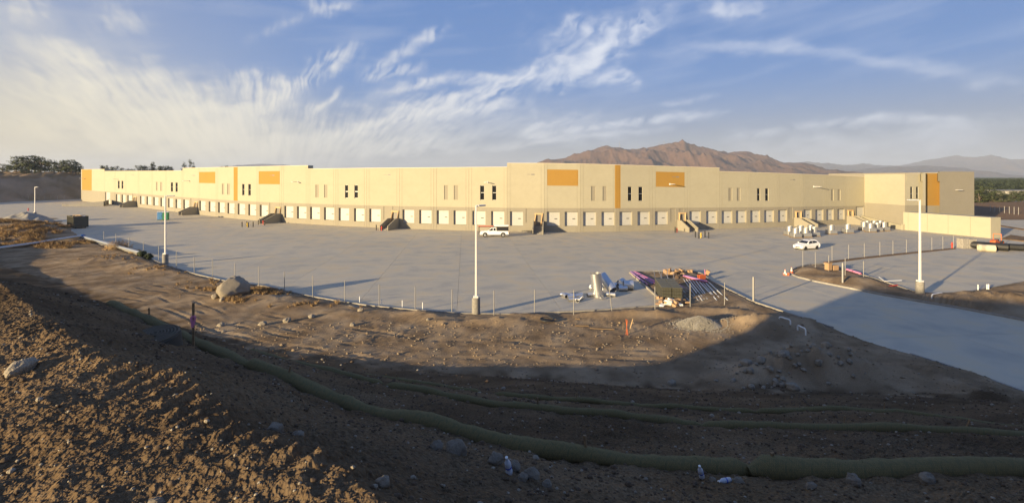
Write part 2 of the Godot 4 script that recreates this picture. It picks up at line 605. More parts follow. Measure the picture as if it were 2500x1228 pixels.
	for q in [[0.036, 0.046, 0.018], [0.050, 0.062, 0.024], [0.062, 0.066, 0.030], [0.042, 0.056, 0.028]]:
		var m := mat(q[0], q[1], q[2], 0.8)
		m.backlight_enabled = true
		m.backlight = Color(q[0], q[1], q[2]) * 1.2
		M.leaf.append(m)
	M.bark = mat(0.14, 0.11, 0.085, 0.95)

# ------------------------------------------------------------------ ground shape
# contour lines of the bank as (x, depth): crest, then where the three straw rolls lie, then the toe
const CREST := [Vector2(-60, 20), Vector2(-30, 14), Vector2(-14, 10.5), Vector2(-8.2, 7.55), Vector2(-3.8, 4.35), Vector2(-2.9, 4.1), Vector2(-1.8, 3.15), Vector2(-0.98, 2.68), Vector2(-0.5, 2.2), Vector2(0.6, 1.5), Vector2(3, 1.2), Vector2(8, 1.6), Vector2(20, 3), Vector2(60, 5)]
const ROLL_A := [Vector2(-60, 38), Vector2(-30, 24), Vector2(-18.5, 17), Vector2(-13.5, 14.1), Vector2(-9.3, 11.2), Vector2(-6.6, 9.4), Vector2(-4.6, 8.1), Vector2(-3.15, 7.2), Vector2(-2.0, 6.66), Vector2(0, 5.8), Vector2(1.2, 5.54), Vector2(2.56, 5.34), Vector2(3.9, 5.27), Vector2(5.7, 5.2), Vector2(10, 5.6), Vector2(20, 7), Vector2(60, 9)]
const ROLL_B := [Vector2(-60, 47), Vector2(-20, 22.5), Vector2(-10.8, 15.9), Vector2(-6.4, 13.3), Vector2(-3.6, 11.8), Vector2(-1.45, 11.1), Vector2(1.4, 10.5), Vector2(3.9, 10), Vector2(6.4, 9.8), Vector2(10.3, 9.4), Vector2(20, 10), Vector2(60, 12)]
const ROLL_C := [Vector2(-60, 55), Vector2(-20, 26), Vector2(-10.1, 18.4), Vector2(-8.2, 17.8), Vector2(-5.1, 16.6), Vector2(-0.9, 14.9), Vector2(3.1, 14.4), Vector2(6.7, 14), Vector2(11.5, 13.8), Vector2(14.2, 13), Vector2(25, 13), Vector2(60, 15)]
const TOE := [Vector2(-100, 90), Vector2(-68, 62), Vector2(-36, 43.9), Vector2(-18.4, 32.4), Vector2(-6.2, 28.6), Vector2(5.8, 26.6), Vector2(12.5, 26), Vector2(24.6, 25), Vector2(30, 22), Vector2(60, 18)]
# how far the evening light reaches past the flank: (across the sun, along it)
const REACH := [Vector2(-90, -8), Vector2(-51.4, 1.5), Vector2(-33.3, 11), Vector2(-26, 16.5), Vector2(-16.8, 29), Vector2(-15.2, 70), Vector2(-9, 400)]
var LOT := PackedVector2Array([Vector2(-256.92, 176.31), Vector2(-184.62, 151.12), Vector2(-150.29, 133.51), Vector2(-125.17, 118.55), Vector2(-115.00, 114.60), Vector2(-103.12, 107.44), Vector2(-85.14, 92.92), Vector2(-73.45, 83.35), Vector2(-63.33, 76.40), Vector2(-55.38, 70.52), Vector2(-47.22, 63.67), Vector2(-42.63, 60.32), Vector2(-38.50, 57.30), Vector2(-32.09, 53.30), Vector2(-27.31, 51.31), Vector2(-23.49, 48.94), Vector2(-20.00, 46.78), Vector2(-16.47, 44.94), Vector2(-13.29, 43.52), Vector2(-10.00, 42.44), Vector2(-6.89, 41.55), Vector2(-4.29, 40.93), Vector2(0.00, 40.81), Vector2(3.60, 41.30), Vector2(7.32, 41.93), Vector2(11.62, 42.98), Vector2(14.40, 43.66), Vector2(14.71, 58.52), Vector2(18.10, 59.28), Vector2(22.86, 59.53), Vector2(23.45, 57.78), Vector2(22.79, 53.30), Vector2(22.99, 50.19), Vector2(23.06, 44.94), Vector2(24.21, 40.81), Vector2(25.39, 37.07), Vector2(25.76, 34.73), Vector2(26.41, 32.90), Vector2(27.10, 31.69), Vector2(27.73, 29.70), Vector2(28.31, 27.73), Vector2(28.57, 26.19), Vector2(29.10, 23.00)] + [Vector2(240, 30), Vector2(300, 300), Vector2(-330, 330)])
var ISLAND := PackedVector2Array([Vector2(35.17, 59.28), Vector2(37.40, 61.67), Vector2(40.28, 63.67), Vector2(42.82, 64.56), Vector2(43.09, 62.51), Vector2(42.93, 59.28), Vector2(42.52, 54.14), Vector2(41.91, 48.77), Vector2(43.86, 47.42), Vector2(45.89, 48.25), Vector2(58.59, 53.72), Vector2(85.32, 63.08), Vector2(44.20, 30.70), Vector2(42.74, 39.18), Vector2(41.79, 40.93), Vector2(40.63, 43.11), Vector2(39.22, 44.94), Vector2(37.50, 47.75), Vector2(36.00, 50.93), Vector2(34.69, 53.72), Vector2(34.15, 55.90), Vector2(34.39, 57.78)])
# heaps of spoil: x, depth, radius, radius, height
var HEAPS := [[-6.86, 39.29, 1.5, 0.7, 0.35], [-5.45, 37.88, 1.2, 0.6, 0.3], [-8.12, 40.45, 1.6, 0.6, 0.3], [-2.83, 38.09, 0.9, 0.5, 0.28], [-0.67, 38.41, 1.7, 0.7, 0.42], [0.69, 39.52, 1.5, 0.6, 0.35], [2.40, 39.29, 1.2, 0.6, 0.3], [7.00, 40.09, 1.6, 0.6, 0.3], [9.80, 40.09, 1.8, 0.6, 0.35], [12.71, 40.45, 1.8, 0.6, 0.3], [16.36, 41.67, 2.2, 0.8, 0.3], [19.46, 41.30, 1.8, 0.7, 0.3], [19.57, 37.37, 2.2, 0.9, 0.75], [20.05, 35.91, 1.8, 0.8, 0.6], [22.17, 37.37, 2.2, 0.8, 0.45], [17.93, 37.37, 2.2, 0.8, 0.35], [23.97, 37.37, 1.6, 0.7, 0.35], [17.04, 27.89, 3.2, 1.5, 0.95], [19.13, 28.47, 2.6, 1.2, 0.8], [13.90, 26.55, 2.4, 1.2, 0.55], [20.45, 27.89, 2, 1, 0.45], [15.82, 27.89, 2.2, 1.1, 0.6], [44.09, 43.94, 6, 2.5, 0.7], [47.53, 44.65, 5, 2, 0.6], [-27.79, 46.15, 3, 1.5, 0.35], [-24.16, 45.39, 3, 1.2, 0.4], [-49.51, 61.67, 4, 2, 0.5], [-44.29, 59.02, 3, 1.4, 0.5], [-57.69, 66.12, 5, 3, 0.5], [-14.20, 40.69, 2.5, 1, 0.2], [-20.00, 43.25, 2.5, 1, 0.25], [25.06, 27.61, 3, 1.6, 0.7], [25.39, 24.87, 2.6, 1.6, 0.6], [37.85, 59.02, 2, 2.2, 0.45], [38.67, 53.72, 3, 1.5, 0.5], [11.90, 40.09, 2, 0.5, 0.25]]
# bare hump beyond the pipeline
var HUMPS := [[-120.0, 100.0, 20.0, 11.0, 2.5], [-100.0, 95.0, 11.0, 7.0, 1.3], [-92.0, 88.0, 9.0, 6.0, 0.8]]

var mask := PackedFloat32Array()
const MX := -130.0
const MD := 18.0
const MC := 0.3
const MW := 900
const MH := 400

func interp(pts: Array, x: float) -> float:
	if x <= pts[0].x:
		return pts[0].y
	var lo := 0
	var hi := pts.size() - 1
	if x >= pts[hi].x:
		return pts[hi].y
	while hi - lo > 1:
		var m := (lo + hi) / 2
		if pts[m].x <= x:
			lo = m
		else:
			hi = m
	var a: Vector2 = pts[lo]
	var b: Vector2 = pts[hi]
	return a.y + (b.y - a.y) * (x - a.x) / (b.x - a.x)

func in_lot(x: float, d: float) -> float:
	var fx := (x - MX) / MC
	var fd := (d - MD) / MC
	var ix := int(fx)
	var id := int(fd)
	if ix < 0 or id < 0 or ix >= MW - 1 or id >= MH - 1:
		return 0.0 if d < 60.0 or x < -100 else 1.0
	fx -= ix
	fd -= id
	var i := id * MW + ix
	return lerpf(lerpf(mask[i], mask[i + 1], fx), lerpf(mask[i + MW], mask[i + MW + 1], fx), fd)

func bank(x: float, d: float) -> float:
	var c := interp(CREST, x)
	var h := 0.0
	if d <= c:
		# the top falls away gently behind the crest, towards the sun
		var back := c - d
		h = 10.35 - 0.10 * minf(back, 12.0) - 0.015 * maxf(0.0, back - 12.0)
		h += clampf((x - 2.0) * 0.11, 0.0, 2.2) * smoothstep(0.0, 6.0, back)
		h -= smoothstep(-12.0, -60.0, x) * 3.0
	else:
		var a := interp(ROLL_A, x)
		var b := interp(ROLL_B, x)
		var e := interp(ROLL_C, x)
		var t := interp(TOE, x)
		if d < a:
			h = lerpf(10.35, 8.7, (d - c) / maxf(0.1, a - c))
		elif d < b:
			h = lerpf(8.7, 6.7, (d - a) / (b - a))
		elif d < e:
			h = lerpf(6.7, 5.0, (d - b) / maxf(0.1, e - b))
		elif d < t:
			h = lerpf(5.0, 0.18, (d - e) / (t - e))
		else:
			h = 0.18
	var az := deg_to_rad(SUN_AZ)
	var u := cos(az) * x - sin(az) * d
	if u < -15.0:
		var v := sin(az) * x + cos(az) * d
		var lim := maxf(0.18, 0.145 * (interp(REACH, u) - v) - 0.15)
		if h > lim:
			h = lim
	return h

func ground(x: float, d: float, rough := true) -> float:
	var h := bank(x, d)
	for q in HUMPS:
		var e: float = pow((x - q[0]) / q[2], 2.0) + pow((d - q[1]) / q[3], 2.0)
		if e < 6.0:
			h += q[4] * exp(-e)
	var flat := d > 24.0 and h < 3.0
	if flat:
		for q in HEAPS:
			var ex: float = absf(x - q[0]) / q[2]
			if ex < 2.2:
				var ed: float = absf(d - q[1]) / q[3]
				if ed < 2.2:
					h += q[4] * exp(-(ex * ex + ed * ed)) * (0.85 + 0.3 * n_mid.get_noise_2d(x, d + 9.0))
	if rough:
		var on_bank := smoothstep(0.4, 1.5, h)
		h += n_big.get_noise_2d(x, d) * (0.10 + 0.10 * on_bank)
		if d < 75.0:
			var top := smoothstep(9.7, 10.2, h)
			h += n_mid.get_noise_2d(x, d) * (0.045 + 0.02 * on_bank + 0.01 * top)
			if d < 34.0:
				var near := smoothstep(34.0, 20.0, d)
				var f := n_fine.get_noise_2d(x, d)
				var vary := clampf(0.75 + 1.3 * n_mid.get_noise_2d(x * 0.35 + 11.0, d * 0.35), 0.25, 1.6)
				near *= lerpf(1.0, vary, top)
				if top > 0.3:
					# two worn tracks with raised cleat ridges over the top of the bank
					for q in [0.35, 1.05]:
						var off: float = (x + 2.55) * 0.52 + (d - 3.2) * 0.85 - q + n_big.get_noise_2d(x * 2.0, d * 2.0) * 0.5
						if absf(off) < 0.26:
							var run := (x + 2.55) * 0.85 - (d - 3.2) * 0.52
							var cl := absf(fposmod(run / 0.21 + n_mid.get_noise_2d(x, d) * 0.4, 1.0) - 0.5) * 2.0
							h += (smoothstep(0.3, 0.8, cl) * 0.045 - 0.02) * smoothstep(0.26, 0.16, absf(off)) * clampf(0.6 + n_mid.get_noise_2d(x * 0.8, d * 0.8) * 2.0, 0.0, 1.0)
				h += (f + 0.35 * absf(f)) * (0.034 + 0.012 * on_bank - 0.026 * top) * near
				if d < 9.0:
					var g := n_grit.get_noise_2d(x, d)
					h += (g + 0.5 * absf(g)) * (0.011 + 0.010 * top) * smoothstep(9.0, 5.0, d)
				# cleat marks of the tracked machine that dressed the slope
				if on_bank > 0.5 and top < 0.9:
					var s := d * 1.02 + 0.42 * x + n_big.get_noise_2d(x * 3.0 + 40.0, d * 3.0) * 0.4
					var m := smoothstep(-0.05, 0.30, n_big.get_noise_2d(x * 2.2 - 30.0, d * 2.2 + 15.0)) * (1.0 - top)
					var w := absf(fposmod(s / 0.19, 1.0) - 0.5) * 2.0
					var dash := smoothstep(-0.1, 0.15, n_mid.get_noise_2d(x * 1.3 + 7.0, s * 4.0))
					h += (smoothstep(0.25, 0.75, w) - 0.5) * 0.032 * m * dash * smoothstep(20.0, 9.0, d)
			elif d < 48.0 and x > -14.0 and x < 22.0:
				# tyre lugs on the haul road
				var q := n_mid.get_noise_2d(x * 0.5 + 3.0, d * 0.5)
				if q > -0.05:
					h += sin(x * 9.0 + d * 5.0) * sin(d * 7.0 - x * 2.0) * 0.055 * smoothstep(-0.05, 0.2, q)
	if rough and d > 24.0 and d < 60.0 and x > -40.0 and x < 32.0:
		# wheel ruts along the haul road
		var past := d - interp(TOE, x) + n_big.get_noise_2d(x * 0.6, 8.0) * 1.2
		for q in [0.9, 2.7, 4.1, 5.9]:
			var e: float = (past - q) / 0.22
			if absf(e) < 3.0:
				h += (0.05 * exp(-(absf(e) - 1.6) * (absf(e) - 1.6) * 3.0) - 0.075 * exp(-e * e)) * clampf(0.5 + n_mid.get_noise_2d(x * 0.3 + q * 9.0, d * 0.3) * 2.0, 0.0, 1.0)
	if d > 19.0:
		if d > 25.0 and h > 0.1:
			var by := (in_lot(x - 1.0, d) + in_lot(x + 1.0, d) + in_lot(x, d - 1.0) + in_lot(x, d + 1.0)) * 0.25
			h = lerpf(h, 0.1, smoothstep(0.0, 0.4, by))
		var m := in_lot(x, d)
		if m > 0.0:
			h = lerpf(clampf(h, 0.03, 0.08), -0.35, smoothstep(0.08, 0.5, m))
		elif d > 25.0:
			h = maxf(h, 0.03)
	return h

func gpt(x: float, d: float, up := 0.0) -> Vector3:
	return Vector3(x, ground(x, d) + up, -d)

# ------------------------------------------------------------------ the setting
func build_setting() -> void:
	for q in [[n_big, 0.10, 3, 31], [n_mid, 0.75, 3, 32], [n_fine, 2.6, 3, 33], [n_grit, 7.0, 3, 34]]:
		q[0].noise_type = FastNoiseLite.TYPE_SIMPLEX_SMOOTH
		q[0].frequency = q[1]
		q[0].fractal_type = FastNoiseLite.FRACTAL_FBM
		q[0].fractal_octaves = q[2]
		q[0].seed = q[3]
	mask.resize(MW * MH)
	for j in MH:
		for i in MW:
			var p := Vector2(MX + i * MC, MD + j * MC)
			mask[j * MW + i] = 1.0 if Geometry2D.is_point_in_polygon(p, LOT) and not Geometry2D.is_point_in_polygon(p, ISLAND) else 0.0
	build_terrain()
	build_yard()

func build_terrain() -> void:
	# the dirt in front: dense near the top of the bank, coarser further off
	var cols := 620
	var a0 := -1.72
	var da := 3.44 / (cols - 1)
	var rows := 560
	var b := MB.new()
	b.colored = true
	b.v.resize(cols * rows)
	b.n.resize(cols * rows)
	b.u.resize(cols * rows)
	b.c.resize(cols * rows)
	var keep := PackedByteArray()
	keep.resize(cols * rows)
	var r := pow(135.0 / 1.3, 1.0 / (rows - 1))
	var d := 1.3
	for j in rows:
		for i in cols:
			var x := (a0 + i * da) * d
			var k := j * cols + i
			var h := ground(x, d)
			b.v[k] = Vector3(x, h, -d)
			keep[k] = 1 if h > -0.3 else 0
			# two soils: the pale dusty fill of the road and the darker native soil of the bank
			var t := n_big.get_noise_2d(x * 1.7 + 90.0, d * 1.7)
			var native := Color(0.34, 0.33, 0.315).lerp(Color(0.48, 0.455, 0.415), clampf(0.5 + t, 0.0, 1.0))
			var fill := Color(0.97, 1.0, 1.0).lerp(Color(0.78, 0.77, 0.74), clampf(0.5 + 1.2 * t, 0.0, 1.0))
			var past := d - interp(TOE, x) + n_mid.get_noise_2d(x * 0.6, d * 0.6) * 2.0
			b.c[k] = native.lerp(fill, smoothstep(-1.0, 0.6, past))
		d *= r
	for j in rows:
		for i in cols:
			var k := j * cols + i
			var e := b.v[k + 1 if i < cols - 1 else k] - b.v[k - 1 if i > 0 else k]
			var f := b.v[k + cols if j < rows - 1 else k] - b.v[k - cols if j > 0 else k]
			b.n[k] = e.cross(f).normalized()
			if b.n[k].y < 0:
				b.n[k] = -b.n[k]
	for j in rows - 1:
		for i in cols - 1:
			var k := j * cols + i
			if keep[k] + keep[k + 1] + keep[k + cols] + keep[k + cols + 1] > 0:
				b.ix.append_array(PackedInt32Array([k, k + cols, k + cols + 1, k, k + cols + 1, k + 1]))
	M.dirt.vertex_color_use_as_albedo = true
	var o := struct("ground", b, M.dirt)
	o.set_meta("label", "rough brown graded dirt of the bank and haul road")
	# the same bank behind and beside
	var g := MB.new()
	g.colored = true
	var w := 131
	var l := 76
	for j in l:
		for i in w:
			var x := -130.0 + i * 2.0
			var q := -90.0 + j * 2.0
			var h := bank(x, q) + n_big.get_noise_2d(x, q) * 0.2
			if q > 0.0 and absf(x) < 1.72 * q + 2.5:
				h -= 0.8 + 0.06 * q
			if q > 19.0:
				h = minf(h, 9.0) - 1.5 * in_lot(x, q) - 0.3
			if absf(x) < 4.0 and absf(q) < 4.0:
				h -= 0.4
			g.col = Color(0.36, 0.35, 0.325)
			g.vert(Vector3(x, h, -q), Vector3.UP)
	for j in l:
		for i in w:
			var k := j * w + i
			var e := g.v[k + 1 if i < w - 1 else k] - g.v[k - 1 if i > 0 else k]
			var f := g.v[k + w if j < l - 1 else k] - g.v[k - w if j > 0 else k]
			var nn := e.cross(f).normalized()
			g.n[k] = nn if nn.y > 0 else -nn
			if i < w - 1 and j < l - 1:
				g.ix.append_array(PackedInt32Array([k, k + w, k + w + 1, k, k + w + 1, k + 1]))
	struct("terrain", g, M.dirt)
	# plain to the horizon
	var p := MB.new()
	for q in [[-7000.0, -135.0, 7000.0, -7500.0], [-7000.0, 4000.0, -130.0, -135.0], [130.0, 4000.0, 7000.0, -135.0], [-130.0, 4000.0, 130.0, 88.0]]:
		p.quad(Vector3(q[0], -0.45, q[1]), Vector3(q[2], -0.45, q[1]), Vector3(q[2], -0.45, q[3]), Vector3(q[0], -0.45, q[3]), Vector3.UP)
	p.quad(Vector3(-130, -0.45, 88), Vector3(130, -0.45, 88), Vector3(130, -0.45, -135), Vector3(-130, -0.45, -135), Vector3.UP)
	M.plain = detail(tri_map(mat(0.17, 0.125, 0.085, 1.0), T.dirt, 60.0), T.dirt_big, 310.0)
	struct("plain", p, M.plain)

func prism(b: MB, poly: PackedVector2Array, y0: float, y1: float) -> void:
	var t := Geometry2D.triangulate_polygon(poly)
	for i in range(0, t.size(), 3):
		b.tri(Vector3(poly[t[i]].x, y1, -poly[t[i]].y), Vector3(poly[t[i + 1]].x, y1, -poly[t[i + 1]].y), Vector3(poly[t[i + 2]].x, y1, -poly[t[i + 2]].y), Vector3.UP)
	var ar := 0.0
	for i in poly.size():
		ar += poly[i].cross(poly[(i + 1) % poly.size()])
	for i in poly.size():
		var p := poly[i]
		var q := poly[(i + 1) % poly.size()]
		var e := (q - p).normalized()
		var o := Vector2(e.y, -e.x) * signf(ar)
		b.quad(Vector3(p.x, y0, -p.y), Vector3(q.x, y0, -q.y), Vector3(q.x, y1, -q.y), Vector3(p.x, y1, -p.y), Vector3(o.x, 0, -o.y))

func build_yard() -> void:
	var yard := Node3D.new()
	yard.name = numbered("pavement")
	add_child(yard)
	yard.set_meta("kind", "structure")
	yard.set_meta("label", "pale grey concrete truck yard poured in large slabs")
	var bed := MB.new()
	bed.quad(Vector3(-330, -0.09, -19), Vector3(300, -0.09, -19), Vector3(300, -0.09, -330), Vector3(-330, -0.09, -330), Vector3.UP)
	obj("joint_bed", bed, M.joint, yard)
	var sx := 9.4
	var sd := 8.2
	var pieces := []
	var turn := 0.10
	for j in range(-6, 44):
		for i in range(-40, 40):
			var c := Vector2(i * sx, 20.0 + j * sd).rotated(turn) + Vector2(4.0, 0)
			if c.y < 15.0 or absf(c.x) > 1.2 * c.y + 12.0 or c.y > 262.0:
				continue
			var q := PackedVector2Array()
			for e in [[-1, -1], [1, -1], [1, 1], [-1, 1]]:
				q.append(c + Vector2(e[0] * (sx * 0.5 - 0.011), e[1] * (sd * 0.5 - 0.011)).rotated(turn))
			for r in Geometry2D.intersect_polygons(q, LOT):
				for s in Geometry2D.clip_polygons(r, ISLAND):
					if Geometry2D.is_polygon_clockwise(s):
						continue
					var ar := 0.0
					for k in s.size():
						ar += s[k].cross(s[(k + 1) % s.size()]) * 0.5
					if absf(ar) < 0.05:
						continue
					pieces.append([s, absf(ar) / pow(c.length(), 3.0), absi(i * 7 + j * 13 + (i * j) % 3) % 4])
	pieces.sort_custom(func(p, q): return p[1] > q[1])
	var rest := MB.new()
	for k in pieces.size():
		if k < 290:
			var b := MB.new()
			prism(b, pieces[k][0], -0.08, 0.0)
			obj("slab", b, M.slab[pieces[k][2]], yard)
		else:
			prism(rest, pieces[k][0], -0.08, 0.0)
	var o := obj("far_slabs", rest, M.slab[0], yard)
	o.set_meta("kind", "stuff")
	# kerbs
	kerb_line([Vector2(-85.14, 92.92), Vector2(-73.45, 83.35), Vector2(-63.33, 76.40), Vector2(-55.38, 70.52), Vector2(-47.22, 63.67), Vector2(-42.63, 60.32), Vector2(-38.50, 57.30), Vector2(-32.09, 53.30), Vector2(-27.31, 51.31), Vector2(-23.49, 48.94), Vector2(-20.00, 46.78), Vector2(-16.47, 44.94), Vector2(-13.29, 43.52), Vector2(-10.00, 42.44), Vector2(-6.89, 41.55), Vector2(-4.29, 40.93), Vector2(0.00, 40.81), Vector2(3.60, 41.30), Vector2(7.32, 41.93), Vector2(11.62, 42.98), Vector2(14.29, 43.66)], 0.15)
	kerb_line([Vector2(14.40, 43.66), Vector2(14.48, 47.42), Vector2(14.60, 52.29), Vector2(14.71, 58.52)], 0.2)
	kerb_line([Vector2(14.81, 58.52), Vector2(18.10, 59.28), Vector2(22.86, 59.53), Vector2(23.45, 57.78), Vector2(22.79, 53.30), Vector2(22.99, 50.19), Vector2(23.06, 44.94), Vector2(24.21, 40.81), Vector2(25.39, 37.07)], 0.17)
	kerb_line([Vector2(27.08, 31.83), Vector2(27.79, 29.77), Vector2(28.36, 27.78), Vector2(28.63, 26.24), Vector2(29.15, 23.04)], 0.06)
	kerb_line([Vector2(43.86, 47.42), Vector2(41.91, 48.77), Vector2(42.52, 54.14), Vector2(42.93, 59.28), Vector2(43.09, 62.51), Vector2(42.82, 64.56), Vector2(40.28, 63.67), Vector2(37.40, 61.67), Vector2(35.17, 59.28), Vector2(34.39, 57.78), Vector2(34.15, 55.90), Vector2(34.69, 53.72), Vector2(36.00, 50.93), Vector2(37.50, 47.75), Vector2(39.22, 44.94), Vector2(40.63, 43.11), Vector2(41.79, 40.93), Vector2(42.74, 39.18), Vector2(42.65, 33.71)], 0.17)
	kerb_line([Vector2(43.86, 47.42), Vector2(45.89, 48.25), Vector2(58.59, 53.72), Vector2(74.68, 59.02)], 0.06)
	# apron of the drive where the haul road crosses it
	var ap := MB.new()
	prism(ap, PackedVector2Array([Vector2(25.28, 36.77), Vector2(25.50, 34.38), Vector2(26.10, 32.51), Vector2(26.77, 31.47), Vector2(24.77, 31.54), Vector2(24.57, 34.12)]), 0.0, 0.07)
	struct("pavement", ap, M.kerb).set_meta("label", "thin concrete apron at the edge of the drive")
	# dirt strip along the inner fence
	var st := MB.new()
	prism(st, PackedVector2Array([Vector2(42.82, 64.56), Vector2(50.62, 68.25), Vector2(59.84, 72.19), Vector2(70.00, 76.40), Vector2(73.77, 77.92), Vector2(74.83, 79.03), Vector2(71.07, 77.56), Vector2(60.86, 73.42), Vector2(51.57, 69.52), Vector2(43.75, 65.80)]), 0.0, 0.09)
	struct("planting_strip", st, M.dirt_dry).set_meta("label", "narrow strip of bare dirt between two kerbs")

func kerb_line(pts: Array, hgt: float) -> void:
	var b := MB.new()
	var wd := 0.17
	for i in pts.size() - 1:
		var a := Vector3(pts[i].x, hgt * 0.5 - 0.03, -pts[i].y)
		var c := Vector3(pts[i + 1].x, hgt * 0.5 - 0.03, -pts[i + 1].y)
		var ext := (c - a).normalized() * (0.004 + 0.002 * (i % 3))
		var n := maxi(1, int(a.distance_to(c) / 4.5))
		for k in n:
			var p := a.lerp(c, float(k) / n) + ext * (1.0 if k > 0 else -1.0)
			var q := a.lerp(c, float(k + 1) / n) - ext * (1.0 if k < n - 1 else -1.0)
			b.bar(p, q, wd + 0.002 * (i % 2), hgt + 0.06)
	struct("kerb", b, M.kerb)

# ------------------------------------------------------------------ warehouse
# wall panels: x, depth of both ends, height scale of both ends, raised parapet, openings along the panel in metres
const PANELS := [
	[-216.21,235.08,-184.82,212.44,1.055,1.039,1,[["oend",1.5,18.63],["fix",6.65,0]]],
	[-184.82,212.44,-172.27,203.32,1.039,1.032,0,[["big",1.24,8.52]]],
	[-172.27,203.32,-160.76,194.95,1.032,1.026,0,[["door",1.14,6.72],["door",8.9,14.11],["win",3.95,6.17],["win",8.9,11.05],["fix",3.95,0]]],
	[-160.76,194.95,-148.05,185.83,1.026,1.020,0,[["door",2.04,7.52],["tallrec",8.5,11.39],["pdoor",10.43,12.82],["scup",8.5,0]]],
	[-148.05,185.83,-135.72,176.75,1.020,1.013,0,[["door",1.46,6.68],["door",9.0,14.42]]],
	[-135.72,176.75,-123.61,167.25,1.013,1.006,0,[["door",1.23,7.21],["door",9.53,14.73],["blind",4.61,6.5],["blind",9.53,11.59]]],
	[-123.61,167.25,-110.79,157.53,1.006,1.001,0,[["door",2.27,7.3],["door",9.65,14.61],["win",5.11,7.11],["win",9.65,11.58]]],
	[-110.79,157.53,-99.93,149.50,1.001,0.999,1,[["door",0.71,5.57],["tallrec",6.93,10.91],["smallrec",9.6,11.4],["pdoor",10.59,12.38],["fix",5.91,0],["scup",8.94,0]]],
	[-99.93,149.50,-89.11,141.45,0.999,0.997,1,[["door",0.32,5.08],["door",7.54,12.32],["orect",0.16,12.32]]],
	[-89.11,141.45,-79.53,134.82,0.997,0.996,1,[["door",0.79,4.95],["door",6.72,10.93],["blind",3.28,4.69],["blind",6.6,8.22],["ostrip",10.44,11.65]]],
	[-79.53,134.82,-69.76,128.52,0.996,0.995,1,[["door",1.12,5.09],["door",6.81,10.8],["win",3.56,4.76],["win",6.81,8.09],["ostrip",0,1.12]]],
	[-69.76,128.52,-60.81,123.56,0.995,0.996,1,[["door",0.91,4.51],["tallrec",5.22,6.71],["pdoor",8.18,9.55],["orect",0.46,9.55],["scup",6.27,0]]],
	[-60.81,123.56,-51.96,119.33,0.996,0.999,1,[["door",1.09,4.46],["door",5.81,9.22],["fix",6.26,0]]],
	[-51.96,119.33,-43.41,115.42,0.999,0.999,0,[["door",0.71,4.09],["door",5.47,8.87],["blind",2.62,3.74],["blind",5.54,6.63]]],
	[-43.41,115.42,-34.77,112.10,0.999,1.001,0,[["door",0.88,4.05],["door",5.52,8.6],["win",2.81,3.74],["win",5.64,6.67]]],
	[-34.77,112.10,-26.24,109.16,1.001,1.002,0,[["door",0.75,3.89],["tallrec",4.74,6.09],["smallrec",7.2,8.42],["pdoor",7.31,8.37],["scup",5.75,0]]],
	[-26.24,109.16,-17.84,106.76,1.002,1.003,0,[["door",0.8,3.8],["door",5.09,8.18]]],
	[-17.84,106.76,-9.65,104.81,1.003,1.005,0,[["door",0.75,3.61],["door",4.79,7.8],["blind",2.53,3.42],["blind",4.88,5.86]]],
	[-9.65,104.81,-1.08,102.78,1.005,1.006,0,[["door",0.82,3.86],["door",5.18,8.16],["win",2.63,3.57],["win",5.41,6.35],["fix",4.33,0]]],
	[-1.08,102.78,7.03,102.02,1.006,1.003,1,[["door",0.63,3.51],["tallrec",4.13,5.29],["pdoor",6.45,7.34],["scup",5.21,0]]],
	[7.03,102.02,14.90,102.25,1.003,0.995,1,[["door",0.54,3.39],["door",4.47,7.33],["orect",0.62,7.42]]],
	[14.90,102.25,23.05,103.17,0.995,0.983,1,[["door",0.64,3.57],["door",4.77,7.73],["blind",2.47,3.39],["blind",5.05,5.93],["ostrip",7.78,8.2]]],
	[23.05,103.17,31.51,104.98,0.983,0.971,1,[["door",0.68,3.7],["door",4.98,7.96],["win",2.67,3.6],["win",5.23,6.22],["ostrip",0,0.92]]],
	[31.51,104.98,39.97,106.77,0.971,0.957,1,[["door",0.6,3.73],["tallrec",4.44,5.66],["smallrec",6.69,7.77],["pdoor",6.79,7.72],["orect",0.8,7.92],["fix",4.24,0],["scup",5.66,0]]],
	[39.97,106.77,48.04,108.47,0.957,0.944,1,[["door",0.52,3.43],["door",4.8,7.66]]],
	[48.04,108.47,55.76,110.37,0.944,0.931,0,[["door",0.59,3.46],["door",4.46,7.33],["blind",2.46,3.41],["blind",4.74,5.64]]],
	[55.76,110.37,63.73,112.54,0.931,0.916,0,[["door",0.46,3.27],["door",4.44,7.3],["win",2.39,3.27],["win",4.74,5.69]]],
	[63.73,112.54,71.22,114.79,0.916,0.901,0,[["door",0.25,2.99],["tallrec",3.49,4.76],["pdoor",5.77,6.79],["scup",4.63,0]]],
	[71.22,114.79,78.36,117.24,0.901,0.887,0,[["door",0.27,2.98],["door",4.22,6.99],["fix",3.67,0]]],
	[78.36,117.24,85.61,119.79,0.887,0.872,0,[["door",0.43,3.0],["door",4.31,6.94],["blind",2.14,3.0],["blind",4.45,5.4]]],
	[85.61,119.79,91.54,121.70,0.872,0.859,0,[["big",3.16,6.08],["pdoor",0.57,1.57]]],
]
const WALL_TOP := 14.1
const WALL_TALL := 14.95
const BAND_TOP := 5.2

var dock_mesh := {}

func panel_frame(p: Array) -> Dictionary:
	var a := Vector3(p[0], 0, -p[1])
	var b := Vector3(p[2], 0, -p[3])
	var dir := (b - a).normalized()
	var nrm := dir.cross(Vector3.UP)
	if nrm.z < 0:
		nrm = -nrm
	return {"a": a, "dir": dir, "n": nrm, "len": a.distance_to(b), "s0": p[4], "s1": p[5]}

func wall_at(f: Dictionary, s: float, y: float, out: float) -> Vector3:
	return f.a + f.dir * s + f.n * out + Vector3.UP * y * lerpf(f.s0, f.s1, s / f.len)

